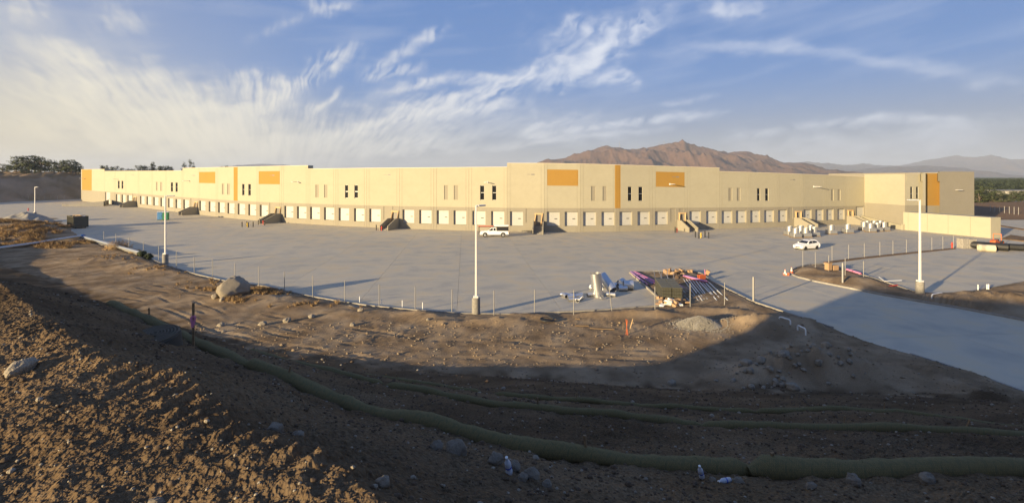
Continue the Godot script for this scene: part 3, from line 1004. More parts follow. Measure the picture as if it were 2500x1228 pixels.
const SIZES := {"door": [1.3, 4.43, -0.5], "big": [0.02, 5.0, -0.4], "win": [6.85, 10.05, -0.2], "blind": [6.85, 10.05, -0.12], "tallrec": [2.0, 5.05, -0.10], "smallrec": [4.3, 5.05, -0.08], "pdoor": [1.32, 3.7, -0.15]}

func build_panel(p: Array, f: Dictionary, top: float, root: Node3D) -> void:
	var L: float = f.len
	var holes := []
	var paint := []
	for q in p[7]:
		if SIZES.has(q[0]):
			var z: Array = SIZES[q[0]]
			holes.append([q[1], q[2], z[0], z[1], z[2], q[0]])
		elif q[0] == "orect":
			paint.append([q[1], q[2], 10.1, 13.6])
		elif q[0] == "ostrip":
			paint.append([q[1], q[2], BAND_TOP, top])
		elif q[0] == "oend":
			paint.append([q[1], q[2], BAND_TOP, top - 0.05])
	var g := minf(0.08, 0.03 + L * 0.003)
	var edge := 0.022
	var grooves_x := []
	for x in [0.68, L - 0.68]:
		grooves_x.append([x - g * 0.35, x + g * 0.35])
	var grooves_y := [[10.07, 10.12], [13.62, 13.67], [BAND_TOP - 0.03, BAND_TOP + 0.03]]
	var xs := [0.0, edge, L - edge, L]
	var ys := [0.0, BAND_TOP, top]
	for q in holes + paint:
		xs.append(q[0])
		xs.append(q[1])
		ys.append(q[2])
		ys.append(q[3])
	for q in grooves_x:
		xs.append_array(q)
	for q in grooves_y:
		ys.append_array(q)
	xs = tidy(xs, L)
	ys = tidy(ys, top)
	var parts := {"c": MB.new(), "b": MB.new(), "o": MB.new()}
	var nx := xs.size() - 1
	var ny := ys.size() - 1
	var dep := []
	var kind := []
	for i in nx:
		for j in ny:
			var cx: float = (xs[i] + xs[i + 1]) * 0.5
			var cy: float = (ys[j] + ys[j + 1]) * 0.5
			var dd := 0.0
			if cx < edge or cx > L - edge:
				dd = -0.05
			for q in grooves_x:
				if cx > q[0] and cx < q[1]:
					dd = -0.035
			for q in grooves_y:
				if cy > q[0] and cy < q[1]:
					dd = minf(dd, -0.03)
			for q in holes:
				if cx > q[0] and cx < q[1] and cy > q[2] and cy < q[3]:
					dd = q[4]
			dep.append(dd)
			var kk := "b" if cy < BAND_TOP else "c"
			for q in holes:
				if q[5] == "blind" and cx > q[0] and cx < q[1] and cy > q[2] and cy < q[3]:
					kk = "b"
			for q in paint:
				if cx > q[0] and cx < q[1] and cy > q[2] and cy < q[3]:
					kk = "o"
			kind.append(kk)
	for i in nx:
		for j in ny:
			var k := i * ny + j
			var b: MB = parts[kind[k]]
			var dd: float = dep[k]
			if dd > -0.16:
				b.quad(wall_at(f, xs[i], ys[j], dd), wall_at(f, xs[i + 1], ys[j], dd), wall_at(f, xs[i + 1], ys[j + 1], dd), wall_at(f, xs[i], ys[j + 1], dd), f.n)
			if i + 1 < nx and dep[k + ny] != dd:
				var e: float = dep[k + ny]
				b = parts[kind[k] if dd > e else kind[k + ny]]
				b.quad(wall_at(f, xs[i + 1], ys[j], dd), wall_at(f, xs[i + 1], ys[j], e), wall_at(f, xs[i + 1], ys[j + 1], e), wall_at(f, xs[i + 1], ys[j + 1], dd), f.dir if dd > e else -f.dir)
			if j + 1 < ny and dep[k + 1] != dd:
				var e: float = dep[k + 1]
				b = parts[kind[k] if dd > e else kind[k + 1]]
				b.quad(wall_at(f, xs[i], ys[j + 1], dd), wall_at(f, xs[i + 1], ys[j + 1], dd), wall_at(f, xs[i + 1], ys[j + 1], e), wall_at(f, xs[i], ys[j + 1], e), Vector3.UP if dd > e else Vector3.DOWN)
	# parapet: top, back and ends
	var c: MB = parts.c
	var th := -0.35
	c.quad(wall_at(f, 0, top, -0.05), wall_at(f, L, top, -0.05), wall_at(f, L, top, th), wall_at(f, 0, top, th), Vector3.UP)
	c.quad(wall_at(f, 0, 12.0, th), wall_at(f, L, 12.0, th), wall_at(f, L, top, th), wall_at(f, 0, top, th), -f.n)
	for s in [0.0, L]:
		c.quad(wall_at(f, s, WALL_TOP - 0.4, -0.05), wall_at(f, s, WALL_TOP - 0.4, -1.6), wall_at(f, s, top, -1.6), wall_at(f, s, top, -0.05), f.dir if s > 0 else -f.dir)
	var am := ArrayMesh.new()
	parts.c.add_to(am, M.cream)
	parts.b.add_to(am, M.band)
	parts.o.add_to(am, M.orange)
	var wall := place("wall_panel", am, root)
	# metal coping along the parapet
	var cp := MB.new()
	var up := Vector3.UP * 0.03
	cp.quad(wall_at(f, 0, top, 0.02) + up, wall_at(f, L, top, 0.02) + up, wall_at(f, L, top, -0.40) + up, wall_at(f, 0, top, -0.40) + up, Vector3.UP)
	cp.quad(wall_at(f, 0, top, 0.02) + up, wall_at(f, L, top, 0.02) + up, wall_at(f, L, top, 0.02) - up * 2.0, wall_at(f, 0, top, 0.02) - up * 2.0, f.n)
	obj("coping", cp, M.coping, wall)
	for q in p[7]:
		fit(q, f, root)

func tidy(a: Array, most: float) -> Array:
	a.sort()
	var out := [0.0]
	for x in a:
		if x > out[-1] + 0.004 and x <= most + 0.001:
			out.append(x)
	return out

func fit(q: Array, f: Dictionary, root: Node3D) -> void:
	match q[0]:
		"door", "big":
			var z: Array = SIZES[q[0]]
			var out: float = z[2]
			var w: float = q[2] - q[1]
			var n := 5 if q[0] == "door" else 8
			var b := MB.new()
			# sectional leaf: one piece of boards with pressed seams
			for k in n:
				var y0: float = z[0] + (z[1] - z[0]) * k / n + 0.004
				var y1: float = z[0] + (z[1] - z[0]) * (k + 1) / n - 0.004
				var off := out + 0.05
				b.quad(wall_at(f, q[1], y0 + 0.012, off), wall_at(f, q[2], y0 + 0.012, off), wall_at(f, q[2], y1 - 0.012, off), wall_at(f, q[1], y1 - 0.012, off), f.n)
				b.quad(wall_at(f, q[1], y1 - 0.012, off), wall_at(f, q[2], y1 - 0.012, off), wall_at(f, q[2], y1 + 0.006, out + 0.025), wall_at(f, q[1], y1 + 0.006, out + 0.025), (f.n + Vector3.UP * 0.8).normalized())
				b.quad(wall_at(f, q[1], y0 - 0.006, out + 0.025), wall_at(f, q[2], y0 - 0.006, out + 0.025), wall_at(f, q[2], y0 + 0.012, off), wall_at(f, q[1], y0 + 0.012, off), (f.n - Vector3.UP * 0.8).normalized())
			var o := obj("dock_door" if q[0] == "door" else "drive_in_door", b, M.door_white, root)
			var s := MB.new()
			var mid: float = q[1] + w * (0.72 if q[0] == "door" else 0.68)
			var y: float = lerpf(z[0], z[1], 0.47) if q[0] == "door" else 1.9
			s.quad(wall_at(f, mid - w * 0.11, y, out + 0.06), wall_at(f, mid + w * 0.11, y, out + 0.06), wall_at(f, mid + w * 0.11, y + 0.16, out + 0.06), wall_at(f, mid - w * 0.11, y + 0.16, out + 0.06), f.n)
			obj("vision_slot", s, M.slot, o)
			if q[0] == "door":
				# two rubber bumpers and a steel sill below the opening
				var r := MB.new()
				r.quad(wall_at(f, q[1], 1.22, 0.02), wall_at(f, q[2], 1.22, 0.02), wall_at(f, q[2], 1.3, 0.02), wall_at(f, q[1], 1.3, 0.02), f.n)
				r.quad(wall_at(f, q[1], 1.3, 0.02), wall_at(f, q[2], 1.3, 0.02), wall_at(f, q[2], 1.3, -0.5), wall_at(f, q[1], 1.3, -0.5), Vector3.UP)
				obj("sill", r, M.band, o)
		"win":
			var g := MB.new()
			g.quad(wall_at(f, q[1], 6.85, -0.19), wall_at(f, q[2], 6.85, -0.19), wall_at(f, q[2], 10.05, -0.19), wall_at(f, q[1], 10.05, -0.19), f.n)
			var fr := MB.new()
			var t := 0.06
			for e in [[q[1], q[2], 6.85, 6.85 + t], [q[1], q[2], 10.05 - t, 10.05], [q[1], q[2], 8.42, 8.52], [q[1], q[1] + t, 6.85, 10.05], [q[2] - t, q[2], 6.85, 10.05]]:
				fr.quad(wall_at(f, e[0], e[2], -0.15), wall_at(f, e[1], e[2], -0.15), wall_at(f, e[1], e[3], -0.15), wall_at(f, e[0], e[3], -0.15), f.n)
			fr.quad(wall_at(f, q[1], 6.86, -0.15), wall_at(f, q[2], 6.86, -0.15), wall_at(f, q[2], 6.82, 0.03), wall_at(f, q[1], 6.82, 0.03), Vector3.UP)
			var o := obj("window_frame", fr, M.frame, root)
			obj("pane", g, M.dark_glass, o)
		"pdoor":
			var g := MB.new()
			g.quad(wall_at(f, q[1], 1.32, -0.11), wall_at(f, q[2], 1.32, -0.11), wall_at(f, q[2], 3.7, -0.11), wall_at(f, q[1], 3.7, -0.11), f.n)
			var o := obj("door", g, M.steel_door, root)
			# rough timber bracing left round the frame
			var fr := MB.new()
			for e in [[q[1] - 0.5, q[1] - 0.05, 1.4, 4.1], [q[2] + 0.05, q[2] + 0.5, 1.4, 4.1]]:
				fr.bar(wall_at(f, e[0], e[2], 0.5), wall_at(f, e[1], e[3], 0.08), 0.14, 0.14)
				fr.bar(wall_at(f, (e[0] + e[1]) * 0.5, e[2], 0.08), wall_at(f, (e[0] + e[1]) * 0.5, e[3], 0.08), 0.12, 0.12)
			fr.bar(wall_at(f, q[1] - 0.4, 3.95, 0.10), wall_at(f, q[2] + 0.4, 3.95, 0.10), 0.12, 0.3)
			obj("bracing", fr, M.plywood, o)
			build_stairs(f, (q[1] + q[2]) * 0.5, maxf(0.9, (q[2] - q[1]) * 0.5 + 0.35), root)
		"fix":
			var b := MB.new()
			var y := 10.75
			var w := 0.45 * maxf(1.0, f.len / 9.0)
			var c := wall_at(f, q[1], y, 0.0)
			b.bar(c, c + f.n * 0.9, 0.12, 0.12)
			b.box(c + f.n * 1.35 + Vector3(0, 0.02, 0), Vector3(w, 0.1, 1.1), Basis(f.dir, Vector3.UP, f.dir.cross(Vector3.UP)))
			b.box(c + f.n * 0.04, Vector3(0.3, 0.4, 0.08), Basis(f.dir, Vector3.UP, f.dir.cross(Vector3.UP)))
			obj("wall_light", b, M.pole, root)
		"scup":
			for e in [[-1.0, -0.1, 12.45, 12.55], [0.1, 1.05, 12.35, 12.62]]:
				var b := MB.new()
				var k: float = maxf(1.0, f.len / 8.2)
				b.quad(wall_at(f, q[1] + e[0] * k * 0.8, e[2], 0.012), wall_at(f, q[1] + e[1] * k * 0.8, e[2], 0.012), wall_at(f, q[1] + e[1] * k * 0.8, e[3], 0.012), wall_at(f, q[1] + e[0] * k * 0.8, e[3], 0.012), f.n)
				obj("scupper", b, M.fixture, root)

func build_stairs(f: Dictionary, mid: float, half: float, root: Node3D) -> void:
	half = clampf(half, 0.95, 1.5)
	var base: Vector3 = f.a + f.dir * mid
	var k: float = lerpf(f.s0, f.s1, mid / f.len)
	var o := Node3D.new()
	o.name = "dock_stairs"
	root.add_child(o, true)
	var at := func(s: float, y: float, out: float) -> Vector3:
		return base + f.dir * s + f.n * out + Vector3.UP * y * k
	var land := 1.5
	var run := 2.7
	for sg in [-1.0, 1.0]:
		var b := MB.new()
		var poly := [Vector2(0.02, 0.0), Vector2(land + run + 0.35, 0.0), Vector2(land + run + 0.35, 1.05), Vector2(land + run, 1.15), Vector2(land, 2.4), Vector2(0.02, 2.4)]
		var s0: float = sg * half
		var s1: float = sg * (half + 0.2)
		var pp := PackedVector2Array(poly)
		var t := Geometry2D.triangulate_polygon(pp)
		for s in [s0, s1]:
			for i in range(0, t.size(), 3):
				b.tri(at.call(s, pp[t[i]].y, pp[t[i]].x), at.call(s, pp[t[i + 1]].y, pp[t[i + 1]].x), at.call(s, pp[t[i + 2]].y, pp[t[i + 2]].x), f.dir * signf((s - (s0 + s1) * 0.5)))
		for i in poly.size():
			var p: Vector2 = poly[i]
			var q: Vector2 = poly[(i + 1) % poly.size()]
			if p.y == 0.0 and q.y == 0.0:
				continue
			var e := (q - p).normalized()
			var nn: Vector3 = f.n * e.y - Vector3.UP * e.x
			b.quad(at.call(s0, p.y, p.x), at.call(s1, p.y, p.x), at.call(s1, q.y, q.x), at.call(s0, q.y, q.x), nn)
		obj("side_wall", b, M.band, o)
		var h := MB.new()
		h.tube([at.call(sg * (half - 0.1), 2.0, 0.2), at.call(sg * (half - 0.1), 2.0, land), at.call(sg * (half - 0.1), 0.85, land + run)], [0.03], 6)
		obj("handrail", h, M.galv, o)
	var n := 7
	for i in n + 1:
		var b := MB.new()
		var y: float = 1.32 * (n - i) / n if i > 0 else 1.32
		var x0: float = 0.02 if i == 0 else land + run * (i - 1) / n
		var x1: float = land if i == 0 else land + run * i / n
		if y < 0.05:
			continue
		b.quad(at.call(-half, y, x0), at.call(half, y, x0), at.call(half, y, x1), at.call(-half, y, x1), Vector3.UP)
		b.quad(at.call(-half, 0, x1), at.call(half, 0, x1), at.call(half, y, x1), at.call(-half, y, x1), f.n)
		obj("landing" if i == 0 else "step", b, M.conc, o)

func flat_wall(b: MB, p: Vector3, q: Vector3, y0: float, y1: float, nn: Vector3) -> void:
	b.quad(Vector3(p.x, y0, p.z), Vector3(q.x, y0, q.z), Vector3(q.x, y1, q.z), Vector3(p.x, y1, p.z), nn)

func build_warehouse() -> void:
	var root := thing("warehouse", "long cream tilt-up warehouse with grey base band and orange panels", "warehouse")
	for p in PANELS:
		var f := panel_frame(p)
		build_panel(p, f, WALL_TALL if p[6] else WALL_TOP, root)
	# flat roof behind the parapets, and the back of the building
	var rb := MB.new()
	for p in PANELS:
		var f := panel_frame(p)
		var a: Vector3 = f.a - f.n * 0.36
		var b: Vector3 = f.a + f.dir * f.len - f.n * 0.36
		var a2 := a + Vector3(-10, 0, -70)
		var b2 := b + Vector3(10, 0, -70)
		var y := 12.0
		rb.quad(a + Vector3.UP * y * f.s0, b + Vector3.UP * y * f.s1, b2 + Vector3.UP * y * f.s1, a2 + Vector3.UP * y * f.s0, Vector3.UP)
		flat_wall(rb, a2, b2, 0.0, y, Vector3(0, 0, -1))
	obj("roof", rb, M.roof, root)
	# the left gable, and the projecting office bay at the right end
	var g := MB.new()
	var f0 := panel_frame(PANELS[0])
	var e0: Vector3 = f0.a
	flat_wall(g, e0, e0 + Vector3(-12, 0, -60), 0.0, WALL_TALL * f0.s0, Vector3(-0.98, 0, 0.2))
	obj("gable_wall", g, M.cream, root)
	var last: Array = PANELS[PANELS.size() - 1]
	var c0 := Vector3(last[2], 0, -last[3])
	var c1 := Vector3(92.40, 0, -110.19)
	c1 = Vector3(92.0, 0, -109.7)
	var c2 := Vector3(96.9, 0, -110.5)
	var q1 := Vector3(96.05, 0, -109.6)
	var q2 := Vector3(96.85, 0, -109.7)
	var c3 := Vector3(97.9, 0, -110.9)
	var c4 := Vector3(101.85, 0, -111.6)
	var q4 := Vector3(100.6, 0, -110.2)
	var c6 := Vector3(111.0, 0, -112.5)
	var yt := 12.7
	bay("wall_panel", root, c0, c1, 0.0, 5.35, yt, [M.band, M.cream], [])
	bay("wall_panel", root, c1, c2, 0.0, 5.35, yt - 0.05, [M.band, M.cream], [[0.30, 0.45], [0.62, 0.77]])
	# pilasters either side of the orange recess
	bay("pilaster", root, c2, q1, 0.0, 5.35, 12.95, [M.band, M.cream], [])
	bay("pilaster", root, q1, q2, 0.0, 5.35, 12.95, [M.band, M.cream], [])
	bay("pilaster", root, q2, c3, 0.0, 5.35, 12.95, [M.band, M.cream], [])
	bay("wall_panel", root, c3, c4, 0.0, 5.2, 12.85, [M.band, M.orange], [])
	bay("pilaster", root, c4, q4, 0.0, 5.2, 13.25, [M.band, M.cream], [])
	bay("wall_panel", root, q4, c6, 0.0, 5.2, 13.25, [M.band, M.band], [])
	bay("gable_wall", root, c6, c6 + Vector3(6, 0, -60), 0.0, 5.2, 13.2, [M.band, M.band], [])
	var rr := MB.new()
	var cm := Vector3(102.0, 11.5, -113.5)
	rr.tri(c0 + Vector3.UP * 11.5, c1 + Vector3.UP * 11.5, c2 + Vector3(0, 11.5, -0.6), Vector3.UP)
	rr.tri(c0 + Vector3.UP * 11.5, c2 + Vector3(0, 11.5, -0.6), cm, Vector3.UP)
	rr.tri(c0 + Vector3.UP * 11.5, cm, c6 + Vector3(0, 11.5, -0.5), Vector3.UP)
	rr.quad(c0 + Vector3.UP * 11.5, c6 + Vector3(0, 11.5, -0.5), c6 + Vector3(6, 11.5, -60), c0 + Vector3(0, 11.5, -60), Vector3.UP)
	obj("roof", rr, M.roof, root)
	var wl := MB.new()
	var wp := c4.lerp(c6, 0.42) + Vector3(0.2, 8.9, 0.9)
	wl.box(wp, Vector3(1.2, 0.1, 0.9))
	wl.bar(wp, wp + Vector3(0, 0, -1.2), 0.1, 0.1)
	obj("wall_light", wl, M.pole, root)
	# retaining wall of the truck ramp running towards the bank
	var rw := thing("ramp_wall", "tall cream concrete ramp wall joining the end of the warehouse", "wall")
	var w0 := c0 + Vector3(-0.5, 0, -0.3)
	var w1 := Vector3(89.02, 0, -106.60)
	var w2 := Vector3(93.68, 0, -91.68)
	var w3 := w2 + Vector3(2.9, 0, -0.9)
	var wb := MB.new()
	flat_wall(wb, w1, w2, 0, 4.05, (w2 - w1).cross(Vector3.UP).normalized() * -1.0)
	flat_wall(wb, w2, w3, 0, 4.05, Vector3(0.2, 0, 1).normalized())
	flat_wall(wb, w3, w1 + Vector3(2.9, 0, -1.0), 0, 4.05, Vector3(1, 0, 0))
	wb.quad(w1 + Vector3.UP * 4.05, w2 + Vector3.UP * 4.05, w3 + Vector3.UP * 4.05, w1 + Vector3(2.9, 4.05, -1.0), Vector3.UP)
	obj("wall_face", wb, M.cream, rw)
	var wc := MB.new()
	var dirw := (w2 - w1).normalized()
	for k in 4:
		wc.bar(w1 + dirw * (1.0 + k * 3.8) + Vector3(-0.02, 0.05, 0.02), w1 + dirw * (1.0 + k * 3.8) + Vector3(-0.02, 4.0, 0.02), 0.03, 0.03)
	obj("joint", wc, M.band, rw)
	# lower wall of the truck ramp between the dock and the tall wall
	var lw := thing("low_ramp_wall", "low sloping concrete wall beside the drive-in door at the ramp", "wall")
	var lb := MB.new()
	var l0 := c0 + Vector3(-1.2, 0, 0.5)
	var l1 := w1 + Vector3(-0.4, 0, 0.2)
	var ln := (l1 - l0).cross(Vector3.UP).normalized() * -1.0
	lb.quad(l0, l1, l1 + Vector3.UP * 1.1, l0 + Vector3.UP * 2.1, ln)
	lb.quad(l0 + Vector3.UP * 2.1, l1 + Vector3.UP * 1.1, l1 + Vector3.UP * 1.1 - ln * 0.25, l0 + Vector3.UP * 2.1 - ln * 0.25, Vector3.UP)
	obj("wall_face", lb, M.cream, lw)
	var le := MB.new()
	le.box(l1 + Vector3(0, 0.65, 0.1), Vector3(0.35, 1.3, 0.3))
	le.bar(l1 + Vector3(0.3, 0.3, 0), l1 + Vector3(2.2, 1.15, -0.6), 0.08, 0.08)
	obj("end_post", le, M.cream, lw)
	# the ramp on the left end with its low walls
	var lr := thing("loading_ramp", "low concrete ramp wall at the shaded left end of the warehouse", "ramp")
	for q in [[Vector3(-180.41, 0, -189.68), Vector3(-167.66, 0, -192.34), 0.9, 2.0], [Vector3(-167.66, 0, -192.34), Vector3(-176.96, 0, -205.25), 2.0, 2.0], [Vector3(-186.25, 0, -193.69), Vector3(-180.25, 0, -189.68), 1.0, 1.0]]:
		var b := MB.new()
		var a: Vector3 = q[0]
		var e: Vector3 = q[1]
		b.quad(a, e, e + Vector3.UP * q[3], a + Vector3.UP * q[2], Vector3(0.1, 0, 1))
		b.quad(a + Vector3.UP * q[2], e + Vector3.UP * q[3], e + Vector3(0, q[3], -0.4), a + Vector3(0, q[2], -0.4), Vector3.UP)
		b.quad(a + Vector3(0, 0, -0.4), e + Vector3(0, 0, -0.4), e + Vector3(0, q[3], -0.4), a + Vector3(0, q[2], -0.4), Vector3(0, 0, -1))
		obj("ramp_side", b, M.conc, lr)

func bay(called: String, root: Node3D, a: Vector3, b: Vector3, y0: float, ym: float, y1: float, ms: Array, wins: Array) -> void:
	var nn := (b - a).cross(Vector3.UP).normalized()
	var mid := (a + b) * 0.5
	if nn.dot(Vector3(60, 0, 0) - mid) < 0:
		nn = -nn
	if called == "gable_wall":
		nn = Vector3(0.99, 0, 0.1)
	var lo := MB.new()
	var hi := MB.new()
	flat_wall(lo, a, b, y0, ym, nn)
	var L := a.distance_to(b)
	var dir := (b - a) / L
	var xs := [0.0]
	for w in wins:
		xs.append(w[0] * L)
		xs.append(w[1] * L)
	xs.append(L)
	var z0 := 6.9
	var z1 := 9.7
	for i in xs.size() - 1:
		var p: Vector3 = a + dir * xs[i]
		var q: Vector3 = a + dir * xs[i + 1]
		if i % 2 == 0:
			flat_wall(hi, p, q, ym, y1, nn)
		else:
			flat_wall(hi, p, q, ym, z0, nn)
			flat_wall(hi, p, q, z1, y1, nn)
			var inn := -nn * 0.2
			flat_wall(hi, p, p + inn, z0, z1, dir)
			flat_wall(hi, q, q + inn, z0, z1, -dir)
			hi.quad(p + Vector3.UP * z0, q + Vector3.UP * z0, q + inn + Vector3.UP * z0, p + inn + Vector3.UP * z0, Vector3.UP)
			var g := MB.new()
			flat_wall(g, p + inn, q + inn, z0, z1, nn)
			var fr := MB.new()
			fr.bar(p + inn * 0.8 + Vector3.UP * 8.1, q + inn * 0.8 + Vector3.UP * 8.1, 0.08, 0.08)
			for e in [p, q]:
				fr.bar(e + inn * 0.8 + Vector3.UP * z0, e + inn * 0.8 + Vector3.UP * z1, 0.07, 0.07)
			var o := obj("window_frame", fr, M.frame, root)
			obj("pane", g, M.dark_glass, o)
	hi.quad(a + Vector3.UP * y1, b + Vector3.UP * y1, b + Vector3.UP * y1 - nn * 0.4, a + Vector3.UP * y1 - nn * 0.4, Vector3.UP)
	flat_wall(hi, a - nn * 0.4, b - nn * 0.4, 11.0, y1, -nn)
	var am := ArrayMesh.new()
	lo.add_to(am, ms[0])
	hi.add_to(am, ms[1])
	place(called, am, root)

# ------------------------------------------------------------------ things in the yard
func light_pole(at: Vector3, h: float, aim: Vector3, label: String) -> void:
	var o := thing("light_pole", label, "light pole", at, 0.0, "light poles round the yard")
	var b := MB.new()
	b.lathe([Vector2(0.36, -0.2), Vector2(0.36, 1.42), Vector2(0.33, 1.47), Vector2(0.0, 1.47)], 24)
	obj("pedestal", b, M.conc, o)
	b = MB.new()
	b.cbox(Vector3(0, 1.56, 0), Vector3(0.46, 0.18, 0.46), 0.03)
	obj("base_cover", b, M.pole, o)
	b = MB.new()
	var n := 8
	for k in n:
		var w0 := lerpf(0.18, 0.135, float(k) / n)
		b.cbox(Vector3(0, lerpf(1.6, h, (k + 0.5) / n), 0), Vector3(w0, (h - 1.6) / n + 0.002, w0), 0.02)
	obj("pole", b, M.pole, o)
	var x := aim.normalized()
	var bs := Basis(x, Vector3.UP, x.cross(Vector3.UP))
	b = MB.new()
	b.cbox(x * 0.62 + Vector3(0, h - 0.02, 0), Vector3(0.95, 0.1, 0.42), 0.04, bs)
	b.box(x * 0.12 + Vector3(0, h - 0.06, 0), Vector3(0.3, 0.12, 0.14), bs)
	var l := obj("luminaire", b, M.pole, o)
	b = MB.new()
	b.box(x * 0.7 + Vector3(0, h - 0.08, 0), Vector3(0.6, 0.02, 0.32), bs)
	obj("lens", b, M.frame, l)

func wheel(parent: Node3D, at: Vector3, r: float, w: float, spokes: Material) -> void:
	var hub := Node3D.new()
	hub.name = "wheel"
	parent.add_child(hub, true)
	hub.position = at
	var side := Transform3D(Basis(Vector3.RIGHT, PI / 2), Vector3.ZERO)
	var b := MB.new()
	b.lathe([Vector2(r * 0.62, -w * 0.5), Vector2(r * 0.93, -w * 0.5), Vector2(r, -w * 0.3), Vector2(r, w * 0.3), Vector2(r * 0.93, w * 0.5), Vector2(r * 0.62, w * 0.5)], 24, side)
	obj("tyre", b, M.tyre, hub)
	b = MB.new()
	b.lathe([Vector2(0, -w * 0.42), Vector2(r * 0.2, -w * 0.46), Vector2(r * 0.55, -w * 0.36), Vector2(r * 0.63, -w * 0.5)], 16, side)
	b.lathe([Vector2(r * 0.63, w * 0.5), Vector2(r * 0.55, w * 0.36), Vector2(r * 0.2, w * 0.46), Vector2(0, w * 0.42)], 16, side)
	obj("rim", b, spokes, hub)

func pane(parent: Node3D, called: String, pts: Array, m: Material, half: Callable, off := 0.012) -> void:
	# a side window on both flanks, following the lean of the cabin
	for sg in [-1.0, 1.0]:
		var b := MB.new()
		var poly := PackedVector2Array(pts)
		var t := Geometry2D.triangulate_polygon(poly)
		for i in range(0, t.size(), 3):
			var q := []
			for k in 3:
				var p := poly[t[i + k]]
				q.append(Vector3(p.x, p.y, sg * (half.call(p.y) + off)))
			b.tri(q[0], q[1], q[2], Vector3(0, 0.2, sg).normalized())
		obj(called, b, m, parent)

func strip(parent: Node3D, called: String, p: Vector2, q: Vector2, hp: float, hq: float, m: Material, off: float) -> void:
	var e := (q - p).normalized()
	var nn := Vector3(-e.y, e.x, 0)
	if nn.y < 0:
		nn = -nn
	var b := MB.new()
	var o := nn * off
	b.quad(Vector3(p.x, p.y, -hp) + o, Vector3(q.x, q.y, -hq) + o, Vector3(q.x, q.y, hq) + o, Vector3(p.x, p.y, hp) + o, nn)
	obj(called, b, m, parent)

